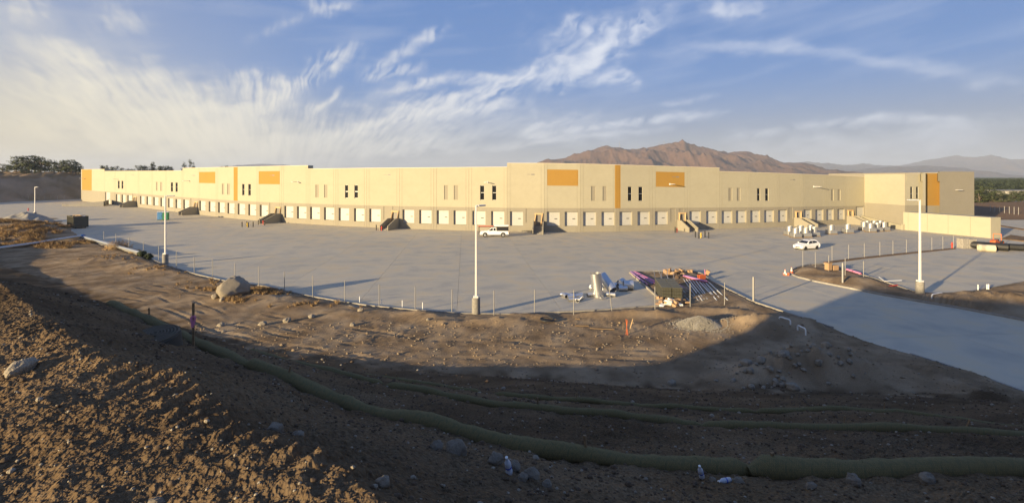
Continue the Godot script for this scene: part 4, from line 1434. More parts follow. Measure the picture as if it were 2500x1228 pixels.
func pickup(at: Vector3, turn: float) -> void:
	var o := thing("pickup_truck", "white work pickup with overhead rack parked by the dock doors", "pickup truck", at, turn)
	var wp := mat(0.78, 0.77, 0.74, 0.28)
	wp.clearcoat_enabled = true
	var low := func(y: float) -> float: return 0.93 if y < 1.05 else 0.90
	var b := MB.new()
	b.profile(PackedVector2Array([Vector2(2.85, 0.45), Vector2(2.85, 0.95), Vector2(2.75, 1.08), Vector2(1.55, 1.2), Vector2(-0.35, 1.22), Vector2(-2.85, 1.2), Vector2(-2.88, 0.55), Vector2(-2.3, 0.48), Vector2(-2.2, 0.75), Vector2(-1.95, 0.92), Vector2(-1.6, 0.92), Vector2(-1.35, 0.75), Vector2(-1.25, 0.48), Vector2(1.3, 0.48), Vector2(1.4, 0.75), Vector2(1.65, 0.92), Vector2(2.0, 0.92), Vector2(2.25, 0.75), Vector2(2.35, 0.48)]), low)
	obj("body", b, wp, o)
	var cab := func(y: float) -> float: return lerpf(0.89, 0.72, clampf((y - 1.2) / 0.7, 0.0, 1.0))
	b = MB.new()
	b.profile(PackedVector2Array([Vector2(1.4, 1.2), Vector2(0.65, 1.78), Vector2(0.4, 1.88), Vector2(-0.3, 1.88), Vector2(-0.42, 1.2)]), cab)
	var c := obj("cab", b, wp, o)
	pane(c, "side_window", [Vector2(1.12, 1.26), Vector2(0.62, 1.68), Vector2(0.42, 1.76), Vector2(0.28, 1.76), Vector2(0.28, 1.26)], M.dark_glass, cab)
	pane(c, "side_window", [Vector2(0.16, 1.26), Vector2(0.16, 1.76), Vector2(-0.24, 1.76), Vector2(-0.3, 1.26)], M.dark_glass, cab)
	strip(c, "windscreen", Vector2(1.32, 1.27), Vector2(0.70, 1.74), 0.8, 0.7, M.dark_glass, 0.02)
	b = MB.new()
	b.box(Vector3(-1.62, 1.23, 0), Vector3(2.3, 0.02, 1.5))
	obj("bed_floor", b, M.black, o)
	for sg in [-1.0, 1.0]:
		for x in [-1.77, 1.83]:
			wheel(o, Vector3(x, 0.4, sg * 0.82), 0.4, 0.26, M.galv)
		b = MB.new()
		b.box(Vector3(2.84, 0.85, sg * 0.68), Vector3(0.06, 0.2, 0.35))
		obj("headlight", b, M.frame, o)
		b = MB.new()
		b.box(Vector3(-2.87, 0.98, sg * 0.82), Vector3(0.06, 0.34, 0.2))
		obj("tail_light", b, M.red, o)
		b = MB.new()
		b.box(Vector3(-1.65, 1.5, sg * 0.78), Vector3(2.2, 0.56, 0.3))
		obj("tool_rack", b, M.black, o)
		b = MB.new()
		b.cbox(Vector3(0.98, 1.36, sg * 1.02), Vector3(0.12, 0.2, 0.2), 0.03)
		obj("mirror", b, M.black, o)
	for x in [2.93, -2.98]:
		b = MB.new()
		b.cbox(Vector3(x, 0.55, 0), Vector3(0.16, 0.24, 1.8), 0.04)
		obj("bumper", b, M.fixture, o)
	b = MB.new()
	b.box(Vector3(2.87, 0.86, 0), Vector3(0.03, 0.3, 0.9))
	obj("grille", b, M.black, o)
	b = MB.new()
	for sg in [-1.0, 1.0]:
		b.bar(Vector3(3.15, 2.02, sg * 0.75), Vector3(-2.9, 2.02, sg * 0.75), 0.07, 0.07)
		for x in [3.1, -0.55, -2.8]:
			b.bar(Vector3(x, 0.6 if x > 2 else 1.2, sg * 0.75), Vector3(x, 2.02, sg * 0.75), 0.07, 0.07)
	for x in [3.1, 0.8, -0.55, -2.8]:
		b.bar(Vector3(x, 2.03, -0.75), Vector3(x, 2.03, 0.75), 0.06, 0.06)
	obj("rack", b, M.black, o)
	b = MB.new()
	b.tube([Vector3(-2.9, 2.2, 0.55), Vector3(0.1, 2.2, 0.55)], [0.13], 10)
	b.box(Vector3(-1.4, 2.2, -0.2), Vector3(2.9, 0.24, 0.5))
	obj("conduit_box", b, M.white, o)
	# lettering blur on the door: two short red lines
	b = MB.new()
	b.box(Vector3(0.55, 0.98, 0.934), Vector3(0.5, 0.05, 0.006))
	b.box(Vector3(0.5, 0.88, 0.934), Vector3(0.36, 0.04, 0.006))
	obj("door_marking", b, M.red, o)
	var l := thing("ladder", "red extension ladder lying on the rack of the pickup", "ladder", at, turn)
	b = MB.new()
	for sg in [-0.6, -0.2]:
		b.bar(Vector3(3.25, 2.12, sg), Vector3(0.2, 2.12, sg), 0.06, 0.1)
	for k in 10:
		b.bar(Vector3(3.1 - k * 0.3, 2.12, -0.6), Vector3(3.1 - k * 0.3, 2.12, -0.2), 0.04, 0.04)
	obj("rails_and_rungs", b, M.red, l)

func hatchback(at: Vector3, turn: float) -> void:
	var o := thing("hatchback_car", "white compact hatchback with black wheels parked alone in the yard", "car", at, turn)
	o.scale = Vector3(0.95, 1.0, 1.0)
	var wp := mat(0.80, 0.79, 0.77, 0.22)
	wp.clearcoat_enabled = true
	var low := func(y: float) -> float: return lerpf(0.80, 0.88, clampf((y - 0.2) / 0.4, 0.0, 1.0)) if y < 0.6 else lerpf(0.88, 0.83, clampf((y - 0.6) / 0.4, 0.0, 1.0))
	var b := MB.new()
	b.profile(PackedVector2Array([Vector2(2.12, 0.24), Vector2(2.18, 0.5), Vector2(2.1, 0.68), Vector2(1.75, 0.82), Vector2(1.05, 0.98), Vector2(-1.9, 1.02), Vector2(-2.08, 0.95), Vector2(-2.12, 0.6), Vector2(-2.02, 0.28), Vector2(-1.72, 0.24), Vector2(-1.66, 0.48), Vector2(-1.48, 0.64), Vector2(-1.22, 0.64), Vector2(-1.04, 0.48), Vector2(-0.98, 0.22), Vector2(1.0, 0.22), Vector2(1.06, 0.48), Vector2(1.24, 0.64), Vector2(1.5, 0.64), Vector2(1.68, 0.48), Vector2(1.74, 0.24)]), low)
	obj("body", b, wp, o)
	var cab := func(y: float) -> float: return lerpf(0.82, 0.58, clampf((y - 1.0) / 0.5, 0.0, 1.0))
	b = MB.new()
	b.profile(PackedVector2Array([Vector2(1.08, 0.98), Vector2(0.35, 1.40), Vector2(0.0, 1.50), Vector2(-0.8, 1.52), Vector2(-1.6, 1.42), Vector2(-1.98, 1.02)]), cab)
	var c := obj("cabin", b, wp, o)
	pane(c, "side_window", [Vector2(0.72, 1.04), Vector2(0.28, 1.34), Vector2(0.0, 1.42), Vector2(-0.35, 1.44), Vector2(-0.35, 1.03)], M.dark_glass, cab)
	pane(c, "side_window", [Vector2(-0.43, 1.03), Vector2(-0.43, 1.44), Vector2(-0.95, 1.44), Vector2(-1.45, 1.32), Vector2(-1.55, 1.10)], M.dark_glass, cab)
	strip(c, "windscreen", Vector2(1.0, 1.03), Vector2(0.36, 1.39), 0.74, 0.6, M.dark_glass, 0.015)
	strip(c, "rear_window", Vector2(-1.66, 1.36), Vector2(-1.93, 1.08), 0.55, 0.7, M.dark_glass, 0.02)
	b = MB.new()
	b.cbox(Vector3(-1.66, 1.46, 0), Vector3(0.3, 0.04, 1.1), 0.015)
	obj("spoiler", b, wp, c)
	for sg in [-1.0, 1.0]:
		for x in [-1.35, 1.37]:
			wheel(o, Vector3(x, 0.32, sg * 0.76), 0.33, 0.22, M.black)
		b = MB.new()
		b.cbox(Vector3(2.0, 0.68, sg * 0.62), Vector3(0.26, 0.14, 0.32), 0.05)
		obj("headlight", b, M.frame, o)
		b = MB.new()
		b.cbox(Vector3(-2.04, 0.9, sg * 0.66), Vector3(0.12, 0.16, 0.24), 0.03)
		obj("tail_light", b, M.red, o)
		b = MB.new()
		b.cbox(Vector3(0.82, 1.08, sg * 0.92), Vector3(0.14, 0.12, 0.18), 0.04)
		obj("mirror", b, wp, o)
	b = MB.new()
	b.box(Vector3(2.155, 0.42, 0), Vector3(0.06, 0.16, 0.9))
	obj("grille", b, M.black, o)

func pipe_mesh(length: float, r: float, ribs: float, wall := 0.02, sides := 22) -> MB:
	# open-ended pipe along +x, with ribs if wanted, and an inner face
	var b := MB.new()
	var n := int(length / 0.034) if ribs > 0 else 4
	var pts := []
	var rad := []
	for i in n + 1:
		pts.append(Vector3(length * i / n, 0, 0))
		rad.append(r - ribs * (0.5 + 0.5 * cos(i * PI * 0.5)) if ribs > 0 else r)
	b.tube(pts, rad, sides, false)
	var m := MB.new()
	m.tube([Vector3.ZERO, Vector3(length, 0, 0)], [r - wall - ribs], sides, false)
	var s := b.v.size()
	for i in m.v.size():
		b.vert(m.v[i], -m.n[i])
	for i in range(0, m.ix.size(), 3):
		b.ix.append_array(PackedInt32Array([s + m.ix[i], s + m.ix[i + 2], s + m.ix[i + 1]]))
	for e in [0.0, length]:
		var nn := Vector3(-1 if e == 0.0 else 1, 0, 0)
		for k in sides:
			var a := TAU * k / sides
			var c := TAU * (k + 1) / sides
			var r1 := r - wall - ribs
			b.quad(Vector3(e, cos(a) * r, sin(a) * r), Vector3(e, cos(c) * r, sin(c) * r), Vector3(e, cos(c) * r1, sin(c) * r1), Vector3(e, cos(a) * r1, sin(a) * r1), nn)
	return b

func lay(called: String, label: String, cat: String, m: Material, mesh: Mesh, at: Vector3, dir: Vector3, group := "") -> Node3D:
	# one mesh whose +x points along dir
	var x := dir.normalized()
	var z := x.cross(Vector3.UP)
	z = Vector3(0, 0, 1) if z.length() < 0.01 else z.normalized()
	var o := place(called, mesh, self, Transform3D(Basis(x, z.cross(x), z), at), m)
	tag(o, label, cat, group)
	return o

func build_yard_things() -> void:
	light_pole(Vector3(-3.14, 0, -40.93), 9.5, Vector3(0.75, 0, -0.9), "white light pole on the concrete pedestal beside fresh dirt heaps")
	light_pole(Vector3(-47.33, 0, -63.96), 9.45, Vector3(1, 0, -0.3), "white light pole on the shaded dirt edge near the boulder")
	light_pole(Vector3(41.01, 0, -47.10), 9.7, Vector3(-1, 0, -0.15), "white light pole on the dirt island beside the concrete drive")
	light_pole(Vector3(-142.90, 0, -140.33), 9.0, Vector3(1, 0, 0.1), "white light pole behind the dirt pile below the cut hillside")
	fence_posts()
	pickup(Vector3(-3.55, 0, -94.52), PI)
	hatchback(Vector3(49.16, 0, -78.14), PI + 0.35)
	dumpster()
	toilets()
	bollards_and_hydrants()
	fan_units()
	metal_pipes()
	planter_stock()
	right_corner()

func fence_posts() -> void:
	var b := MB.new()
	b.tube([Vector3(0, -0.3, 0), Vector3(0, 2.08, 0)], [0.038], 8)
	b.tube([Vector3(0, 2.06, 0), Vector3(0, 2.12, 0)], [0.046, 0.02], 8)
	var pm := b.mesh(M.post)
	for q in [[-74.41, 85.42], [-69.21, 81.86], [-62.82, 76.83], [-56.94, 72.38], [-50.60, 67.08], [-44.58, 62.23], [-39.51, 58.27], [-36.17, 56.59], [-31.80, 53.72], [-27.74, 51.31], [-23.84, 49.11], [-19.76, 46.46], [-15.99, 44.79], [-12.26, 43.25], [-8.72, 42.18], [-5.30, 41.30], [-1.55, 40.33], [1.95, 40.69], [5.28, 40.09], [8.65, 40.57], [12.57, 41.17], [16.00, 42.06], [19.68, 43.38]]:
		var p := gpt(q[0], q[1])
		p.y = maxf(p.y, 0.0)
		var o := place("fence_post", pm, self, Transform3D(Basis(Vector3.FORWARD, rng.randf_range(-0.012, 0.012)), p))
		if absf(q[0] - 9.2) < 0.8 and q[1] < 41:
			o.rotation.z = 0.12
		tag(o, "thin bare galvanized fence post in the dirt along the yard kerb", "fence post", "fence posts along the dirt edge")
	for q in [[38.46, 61.95], [39.40, 60.85], [39.39, 58.27], [39.92, 56.13], [40.79, 54.36]]:
		var o := place("fence_post", pm, self, Transform3D(Basis.IDENTITY, Vector3(q[0], 0.15, -q[1])))
		tag(o, "thin bare galvanized fence post on the dirt island with the cardboard", "fence post", "fence posts on the island")
	for q in [[45.83, 67.08], [48.92, 68.08], [52.37, 69.63], [55.81, 71.07], [58.86, 72.38], [62.09, 73.74], [65.44, 75.15], [68.47, 76.40], [71.26, 77.48], [74.06, 78.58]]:
		var o := place("fence_post", pm, self, Transform3D(Basis.IDENTITY, Vector3(q[0], 0.05, -q[1])))
		tag(o, "thin bare galvanized fence post in the narrow dirt strip", "fence post", "fence posts in the inner strip")
	for q in [[-244.52, 225.44], [-243.57, 227.31], [-242.40, 229.20], [-241.61, 231.13], [-240.61, 233.08], [-239.38, 237.10], [-238.54, 239.17], [-237.47, 241.26], [-236.18, 243.40], [-234.64, 245.57]]:
		var o := place("fence_post", pm, self, Transform3D(Basis.from_scale(Vector3(1.6, 1.15, 1.6)), Vector3(q[0], 0.0, -q[1])))
		tag(o, "far fence post at the foot of the cut hillside", "fence post", "fence posts below the cut hillside")
	# two thick gate posts
	b = MB.new()
	b.tube([Vector3(0, -0.3, 0), Vector3(0, 2.3, 0)], [0.105], 14)
	b.tube([Vector3(0, 2.29, 0), Vector3(0, 2.38, 0)], [0.115, 0.05], 14)
	var gm := b.mesh(M.post)
	var g := place("gate_post", gm, self, Transform3D(Basis.IDENTITY, Vector3(23.18, 0, -44.94) + Vector3(-0.1, 0.1, 0.15)))
	tag(g, "thick galvanized gate post at the kerb left of the drive", "gate post")
	g = place("gate_post", gm, self, Transform3D(Basis.IDENTITY, Vector3(36.77, 0, -52.09) + Vector3(0, 0.1, 0)))
	tag(g, "thick galvanized gate post on the dirt island", "gate post")

func dumpster() -> void:
	var at := Vector3(-101.29, 0, -108.28)
	var o := thing("dumpster", "long olive roll-off dumpster with ribbed sides standing at the dirt edge", "dumpster", at, 0.0)
	var m := detail(tri_map(mat(0.15, 0.14, 0.105, 0.7), T.blotch, 1.2), T.grain, 0.4)
	var x := Vector3(-0.80, 0, -0.60)   # along the box, away from its near end
	var z := Vector3(0.60, 0, -0.80)    # across the box
	var L := 6.4
	var W := 2.5
	var Hh := 2.5
	var base := 0.28
	var bs := Basis(x, Vector3.UP, z)
	for q in [[Vector3(L * 0.5, base + Hh * 0.5, 0.04), Vector3(L, Hh, 0.08), "side_wall"], [Vector3(L * 0.5, base + Hh * 0.5, W - 0.04), Vector3(L, Hh, 0.08), "side_wall"], [Vector3(0.04, base + Hh * 0.5, W * 0.5), Vector3(0.075, Hh - 0.01, W - 0.17), "end_door"], [Vector3(L - 0.04, base + Hh * 0.5, W * 0.5), Vector3(0.075, Hh - 0.01, W - 0.17), "end_wall"], [Vector3(L * 0.5, base + 0.06, W * 0.5), Vector3(L - 0.17, 0.12, W - 0.17), "floor_plate"]]:
		var b := MB.new()
		b.box(bs * q[0], q[1], bs)
		obj(q[2], b, m, o)
	for s in [-0.05, W + 0.05]:
		for k in 8:
			var b := MB.new()
			b.box(bs * Vector3(0.15 + k * (L - 0.3) / 7.0, base + Hh * 0.5 - 0.03, s), Vector3(0.14, Hh - 0.1, 0.11), bs)
			obj("rib", b, m, o)
		var b := MB.new()
		b.box(bs * Vector3(L * 0.5, base + Hh, s * 0.98), Vector3(L + 0.05, 0.14, 0.18), bs)
		obj("top_rail", b, m, o)
	for k in 3:
		var b := MB.new()
		b.box(bs * Vector3(-0.02, base + 0.4 + k * 0.85, W * 0.5), Vector3(0.05, 0.12, W - 0.3), bs)
		obj("door_bar", b, m, o)
	for q in [[0.5, 0.4], [0.5, W - 0.4], [L - 0.6, 0.4], [L - 0.6, W - 0.4]]:
		var b := MB.new()
		b.tube([bs * Vector3(q[0], 0.14, q[1] - 0.1), bs * Vector3(q[0], 0.14, q[1] + 0.1)], [0.14], 12)
		obj("roller", b, M.black, o)
	# waste timber and board inside
	for k in 10:
		var b := MB.new()
		var p := bs * Vector3(rng.randf_range(0.8, L - 0.8), base + Hh - 0.2 + rng.randf_range(0.0, 0.35), rng.randf_range(0.5, W - 0.5))
		b.box(Vector3.ZERO, Vector3(rng.randf_range(0.8, 2.0), 0.06, rng.randf_range(0.12, 0.6)))
		var w := place("scrap_board", b.mesh(M.plywood if k % 3 else M.white), self, Transform3D(Basis.from_euler(Vector3(rng.randf_range(-0.5, 0.5), rng.randf_range(0, 3.0), rng.randf_range(-0.4, 0.4))), at + p))
		tag(w, "scrap of board heaped in the top of the dumpster", "board", "scrap in the dumpster")

func toilets() -> void:
	for q in [[Vector3(-98.76, 0, -131.60), 0.05, 0.14, 0.34, "light blue portable toilet standing beside the green one", "blue"], [Vector3(-96.74, 0, -130.97), 0.03, 0.16, 0.07, "dark green portable toilet standing beside the blue one", "green"]]:
		var m := mat(q[1] * 1.4, q[2] * 1.4, q[3] * 1.3, 0.5)
		var o := thing("portable_toilet", q[4], "portable toilet", q[0], 0.5)
		var b := MB.new()
		b.cbox(Vector3(0, 1.1, 0), Vector3(1.35, 2.1, 1.35), 0.08)
		obj("cabin", b, m, o)
		b = MB.new()
		b.cbox(Vector3(0, 2.2, 0), Vector3(1.45, 0.22, 1.45), 0.1)
		obj("roof", b, M.white, o)
		b = MB.new()
		b.cbox(Vector3(0, 1.05, 0.69), Vector3(0.9, 1.9, 0.05), 0.02)
		var d := obj("door", b, mat(q[1] * 2.0 + 0.05, q[2] * 2.0 + 0.08, q[3] * 1.8 + 0.05, 0.5), o)
		b = MB.new()
		b.box(Vector3(0.34, 1.1, 0.73), Vector3(0.08, 0.16, 0.04))
		obj("latch", b, M.black, d)
		b = MB.new()
		b.box(Vector3(0, 0.03, 0), Vector3(1.4, 0.06, 1.4))
		obj("skid", b, M.black, o)

func bollards_and_hydrants() -> void:
	var b := MB.new()
	b.tube([Vector3(0, 0, 0), Vector3(0, 1.16, 0)], [0.115], 12, false)
	b.lathe([Vector2(0.115, 1.16), Vector2(0.08, 1.22), Vector2(0.0, 1.24)], 12)
	var bm := b.mesh(M.black)
	for q in [[-64.96, 112.72], [-64.36, 113.65], [-62.67, 111.35], [-62.30, 112.72], [-63.92, 118.04], [-65.23, 121.16], [-61.53, 116.54]]:
		tag(place("bollard", bm, self, xf(Vector3(q[0], 0, -q[1]))), "black steel bollard by the stairs under the shaded stair wall", "bollard", "bollards near the left stairs")
	for q in [[36.37, 92.92], [36.44, 91.38], [38.53, 93.55], [38.48, 91.68]]:
		tag(place("bollard", bm, self, xf(Vector3(q[0], 0, -q[1]))), "black steel bollard of the four round the yellow hydrant", "bollard", "bollards round the yellow hydrant")
	tag(place("bollard", bm, self, xf(Vector3(35.21, 0, -101.12))), "single black bollard beside the red hydrant and sunlit stair wall", "bollard")
	tag(place("bollard", bm, self, xf(Vector3(-30.65, 0, -105.78))), "single black bollard left of a red hydrant by the middle stairs", "bollard")
	for q in [[Vector3(37.25, 0, -92.30), M.yellow, "yellow fire hydrant between four black bollards"], [Vector3(35.73, 0, -101.49), M.red, "red fire hydrant beside the single bollard at the sunlit stairs"], [Vector3(-62.96, 0, -118.55), M.red, "red fire hydrant among the bollards near the shaded stairs"], [Vector3(-29.22, 0, -104.98), M.red, "red fire hydrant at the foot of the middle stairs"], [Vector3(74.03, 0, -78.81), M.red, "red fire hydrant with white cap by the concrete box"], [Vector3(-63.79, 0, -112.91), M.yellow, "yellow hydrant between the bollards left of the stairs"], [Vector3(-171.11, 0, -165.69), M.red, "red standpipe on the far yard beside the dirt pile"]]:
		hydrant(q[0], q[1], q[2])

func hydrant(at: Vector3, m: Material, label: String) -> void:
	var o := thing("fire_hydrant", label, "fire hydrant", at, 0.3)
	var b := MB.new()
	b.lathe([Vector2(0.17, 0.0), Vector2(0.17, 0.06), Vector2(0.11, 0.08), Vector2(0.11, 0.72), Vector2(0.15, 0.74), Vector2(0.15, 0.8)], 14)
	obj("barrel", b, m, o)
	b = MB.new()
	b.lathe([Vector2(0.14, 0.8), Vector2(0.12, 0.92), Vector2(0.05, 1.0), Vector2(0.04, 1.06), Vector2(0.0, 1.06)], 14)
	obj("bonnet", b, m, o)
	for sg in [-1.0, 1.0]:
		b = MB.new()
		b.tube([Vector3(0.08 * sg, 0.56, 0), Vector3(0.24 * sg, 0.56, 0)], [0.065], 10)
		obj("outlet", b, m, o)

func fan_units() -> void:
	var spots := [[56.27, 92.92], [58.69, 93.55], [61.37, 95.17], [57.18, 96.51], [60.09, 97.53], [62.88, 98.58], [67.18, 98.58], [71.91, 100.38], [79.17, 105.38], [78.25, 102.25], [80.88, 103.79], [83.04, 104.58], [81.79, 107.86], [83.72, 108.28], [85.47, 108.71]]
	var proto: Node3D = null
	var ppal: Node3D = null
	for i in spots.size():
		var at := Vector3(spots[i][0], 0, -spots[i][1])
		var label := "galvanized drum fan unit on a square curb in the larger cluster by the stairs"
		var group := "fan units by the stairs"
		if i == 6:
			label = "lone galvanized drum fan unit nearer the larger cluster"
			group = ""
		elif i == 7:
			label = "lone galvanized drum fan unit nearer the ramp wall"
			group = ""
		elif i > 7:
			label = "galvanized drum fan unit in the cluster beside the ramp wall"
			group = "fan units by the ramp wall"
		var o: Node3D
		var p: Node3D
		if proto == null:
			p = thing("pallet", "", "pallet", at)
			for k in 6:
				var b := MB.new()
				b.box(Vector3(-0.75 + k * 0.3, 0.13, 0), Vector3(0.14, 0.03, 1.7))
				obj("deck_board", b, M.wood, p)
			for k in 3:
				var b := MB.new()
				b.box(Vector3(0, 0.06, -0.75 + k * 0.75), Vector3(1.7, 0.115, 0.1))
				obj("stringer", b, M.wood, p)
			o = thing("roof_fan", label, "fan unit", at + Vector3(0, 0.146, 0))
			var b := MB.new()
			b.cbox(Vector3(0, 0.36, 0), Vector3(1.55, 0.72, 1.55), 0.03)
			obj("curb_box", b, M.galv, o)
			b = MB.new()
			b.lathe([Vector2(0.63, 0.721), Vector2(0.63, 0.80), Vector2(0.59, 0.82), Vector2(0.59, 1.62), Vector2(0.62, 1.65), Vector2(0.62, 1.71), Vector2(0.56, 1.73), Vector2(0.52, 1.6), Vector2(0.0, 1.6)], 24)
			obj("drum", b, M.galv, o)
			b = MB.new()
			b.lathe([Vector2(0.595, 1.2), Vector2(0.61, 1.22), Vector2(0.61, 1.26), Vector2(0.595, 1.28)], 24)
			obj("band", b, M.frame, o)
			proto = o
			ppal = p
		else:
			p = again(ppal, at, 0.0)
			o = again(proto, at + Vector3(0, 0.146, 0), rng.randf_range(-0.1, 0.1), label)
		o.set_meta("label", label)
		o.remove_meta("group")
		if group:
			o.set_meta("group", group)
		p.set_meta("group", "pallets under the fan units")
		p.set_meta("label", "wooden pallet under a galvanized drum fan unit")

func metal_pipes() -> void:
	var shiny := mat(0.58, 0.58, 0.585, 0.32, 0.85)
	var A := func(px: Vector3) -> Vector3: return px
	# standing spiral pipe
	var at := Vector3(8.59, 0, -47.10)
	lay("spiral_duct", "tall galvanized spiral pipe standing upright on end in the yard", "metal pipe", shiny, pipe_mesh(2.35, 0.56, 0.018).mesh(), at + Vector3(0.12, 0, 0), Vector3(-0.13, 1, -0.03))
	lay("duct_elbow", "smooth galvanized mitred pipe leaning against the upright spiral pipe", "metal pipe", mat(0.52, 0.53, 0.55, 0.3, 0.85), pipe_mesh(2.1, 0.47, 0.0).mesh(), Vector3(10.26, 0, -47.58) + Vector3(0, 0.5, 0.1), Vector3(-0.42, 0.62, -0.75))
	lay("duct_taper", "plain galvanized pipe lying behind the leaning mitred pipe", "metal pipe", mat(0.50, 0.51, 0.54, 0.35, 0.85), pipe_mesh(1.7, 0.36, 0.0).mesh(), Vector3(11.22, 0, -49.83) + Vector3(0, 0.37, 0), Vector3(-0.75, 0.05, -0.6))
	lay("spiral_duct", "short wide spiral pipe lying on its side furthest from the upright pipe", "metal pipe", shiny, pipe_mesh(1.0, 0.50, 0.016).mesh(), Vector3(11.91, 0, -50.01) + Vector3(0, 0.5, 0), Vector3(1, 0, 0.12))
	lay("spiral_duct", "small spiral pipe lying before the short wide one", "metal pipe", shiny, pipe_mesh(0.95, 0.27, 0.014).mesh(), Vector3(11.18, 0, -49.29) + Vector3(0, 0.27, 0), Vector3(1, 0, -0.12))
	lay("duct_elbow", "curved galvanized pipe fitting beside the short wide spiral pipe", "metal pipe", mat(0.5, 0.51, 0.53, 0.35, 0.85), pipe_mesh(0.9, 0.44, 0.0).mesh(), Vector3(11.60, 0, -50.56) + Vector3(0, 0.45, 0), Vector3(0.55, 0.1, -0.8))
	lay("spiral_duct", "slim spiral pipe lying across in front of the upright pipe", "metal pipe", shiny, pipe_mesh(1.7, 0.2, 0.014).mesh(), Vector3(7.54, 0, -46.94) + Vector3(0, 0.2, 0), Vector3(1, 0.02, -0.28))
	lay("spiral_duct", "stubby spiral pipe lying under the mouth of the leaning pipe", "metal pipe", shiny, pipe_mesh(0.9, 0.22, 0.014).mesh(), Vector3(9.53, 0, -47.26) + Vector3(0, 0.22, 0), Vector3(1, 0, 0.35))
	var small := [[Vector3(4.92, 0, -47.42), Vector3(1, 0, 0.4), 1.5, 0.17, 0.0], [Vector3(5.13, 0, -47.42), Vector3(0.25, 0, 1), 1.1, 0.18, 0.0], [Vector3(5.45, 0, -45.24), Vector3(1, 0, -0.05), 0.95, 0.19, 0.014], [Vector3(5.96, 0, -46.15), Vector3(1, 0.12, -0.55), 1.2, 0.19, 0.0], [Vector3(6.25, 0, -44.79), Vector3(0.45, 0, -1), 1.6, 0.18, 0.0], [Vector3(5.48, 0, -46.15), Vector3(1, 0.1, -0.1), 0.7, 0.2, 0.0]]
	for q in small:
		lay("duct_offcut", "short galvanized pipe in the loose heap away from the upright pipe", "metal pipe", shiny, pipe_mesh(q[2], q[3], q[4]).mesh(), q[0] + Vector3(0, q[3], 0), q[1], "small pipes in the loose heap")
	lay("steel_ring", "small silver ring lying flat in front of the slim spiral pipe", "metal pipe", shiny, pipe_mesh(0.16, 0.24, 0.0).mesh(), Vector3(8.75, 0, -45.99) + Vector3(0, 0.14, 0), Vector3(0.3, 0.85, 0.3))
	lay("duct_saddle", "white plastic wrapped collar behind the upright spiral pipe", "metal pipe", M.pvc, pipe_mesh(0.4, 0.22, 0.0).mesh(), Vector3(8.50, 0, -50.19) + Vector3(-0.1, 0.24, 0), Vector3(0.4, 0.3, 0.8))

func long_pipe(called: String, label: String, group: String, a: Vector3, b: Vector3, r: float, m: Material) -> void:
	lay(called, label, "plastic pipe" if called != "steel_conduit" else "conduit", m, pipe_mesh(a.distance_to(b), r, 0.0, 0.008, 12).mesh(), a + Vector3(0, r, 0), b - a, group)

func box_thing(called: String, label: String, cat: String, group: String, at: Vector3, size: Vector3, turn: Vector3, m: Material, flaps: bool) -> void:
	var o := thing(called, label, cat, at, 0.0, group)
	o.basis = Basis.from_euler(turn)
	var b := MB.new()
	b.cbox(Vector3(0, size.y * 0.5, 0), size, 0.01)
	obj("carton", b, m, o)
	if flaps:
		for sg in [-1.0, 1.0]:
			b = MB.new()
			b.box(Vector3(sg * (size.x * 0.5 + size.x * 0.14), size.y * 1.04, 0), Vector3(size.x * 0.3, 0.015, size.z * 0.96), Basis(Vector3(0, 0, 1), -sg * 0.5))
			obj("flap", b, m, o)

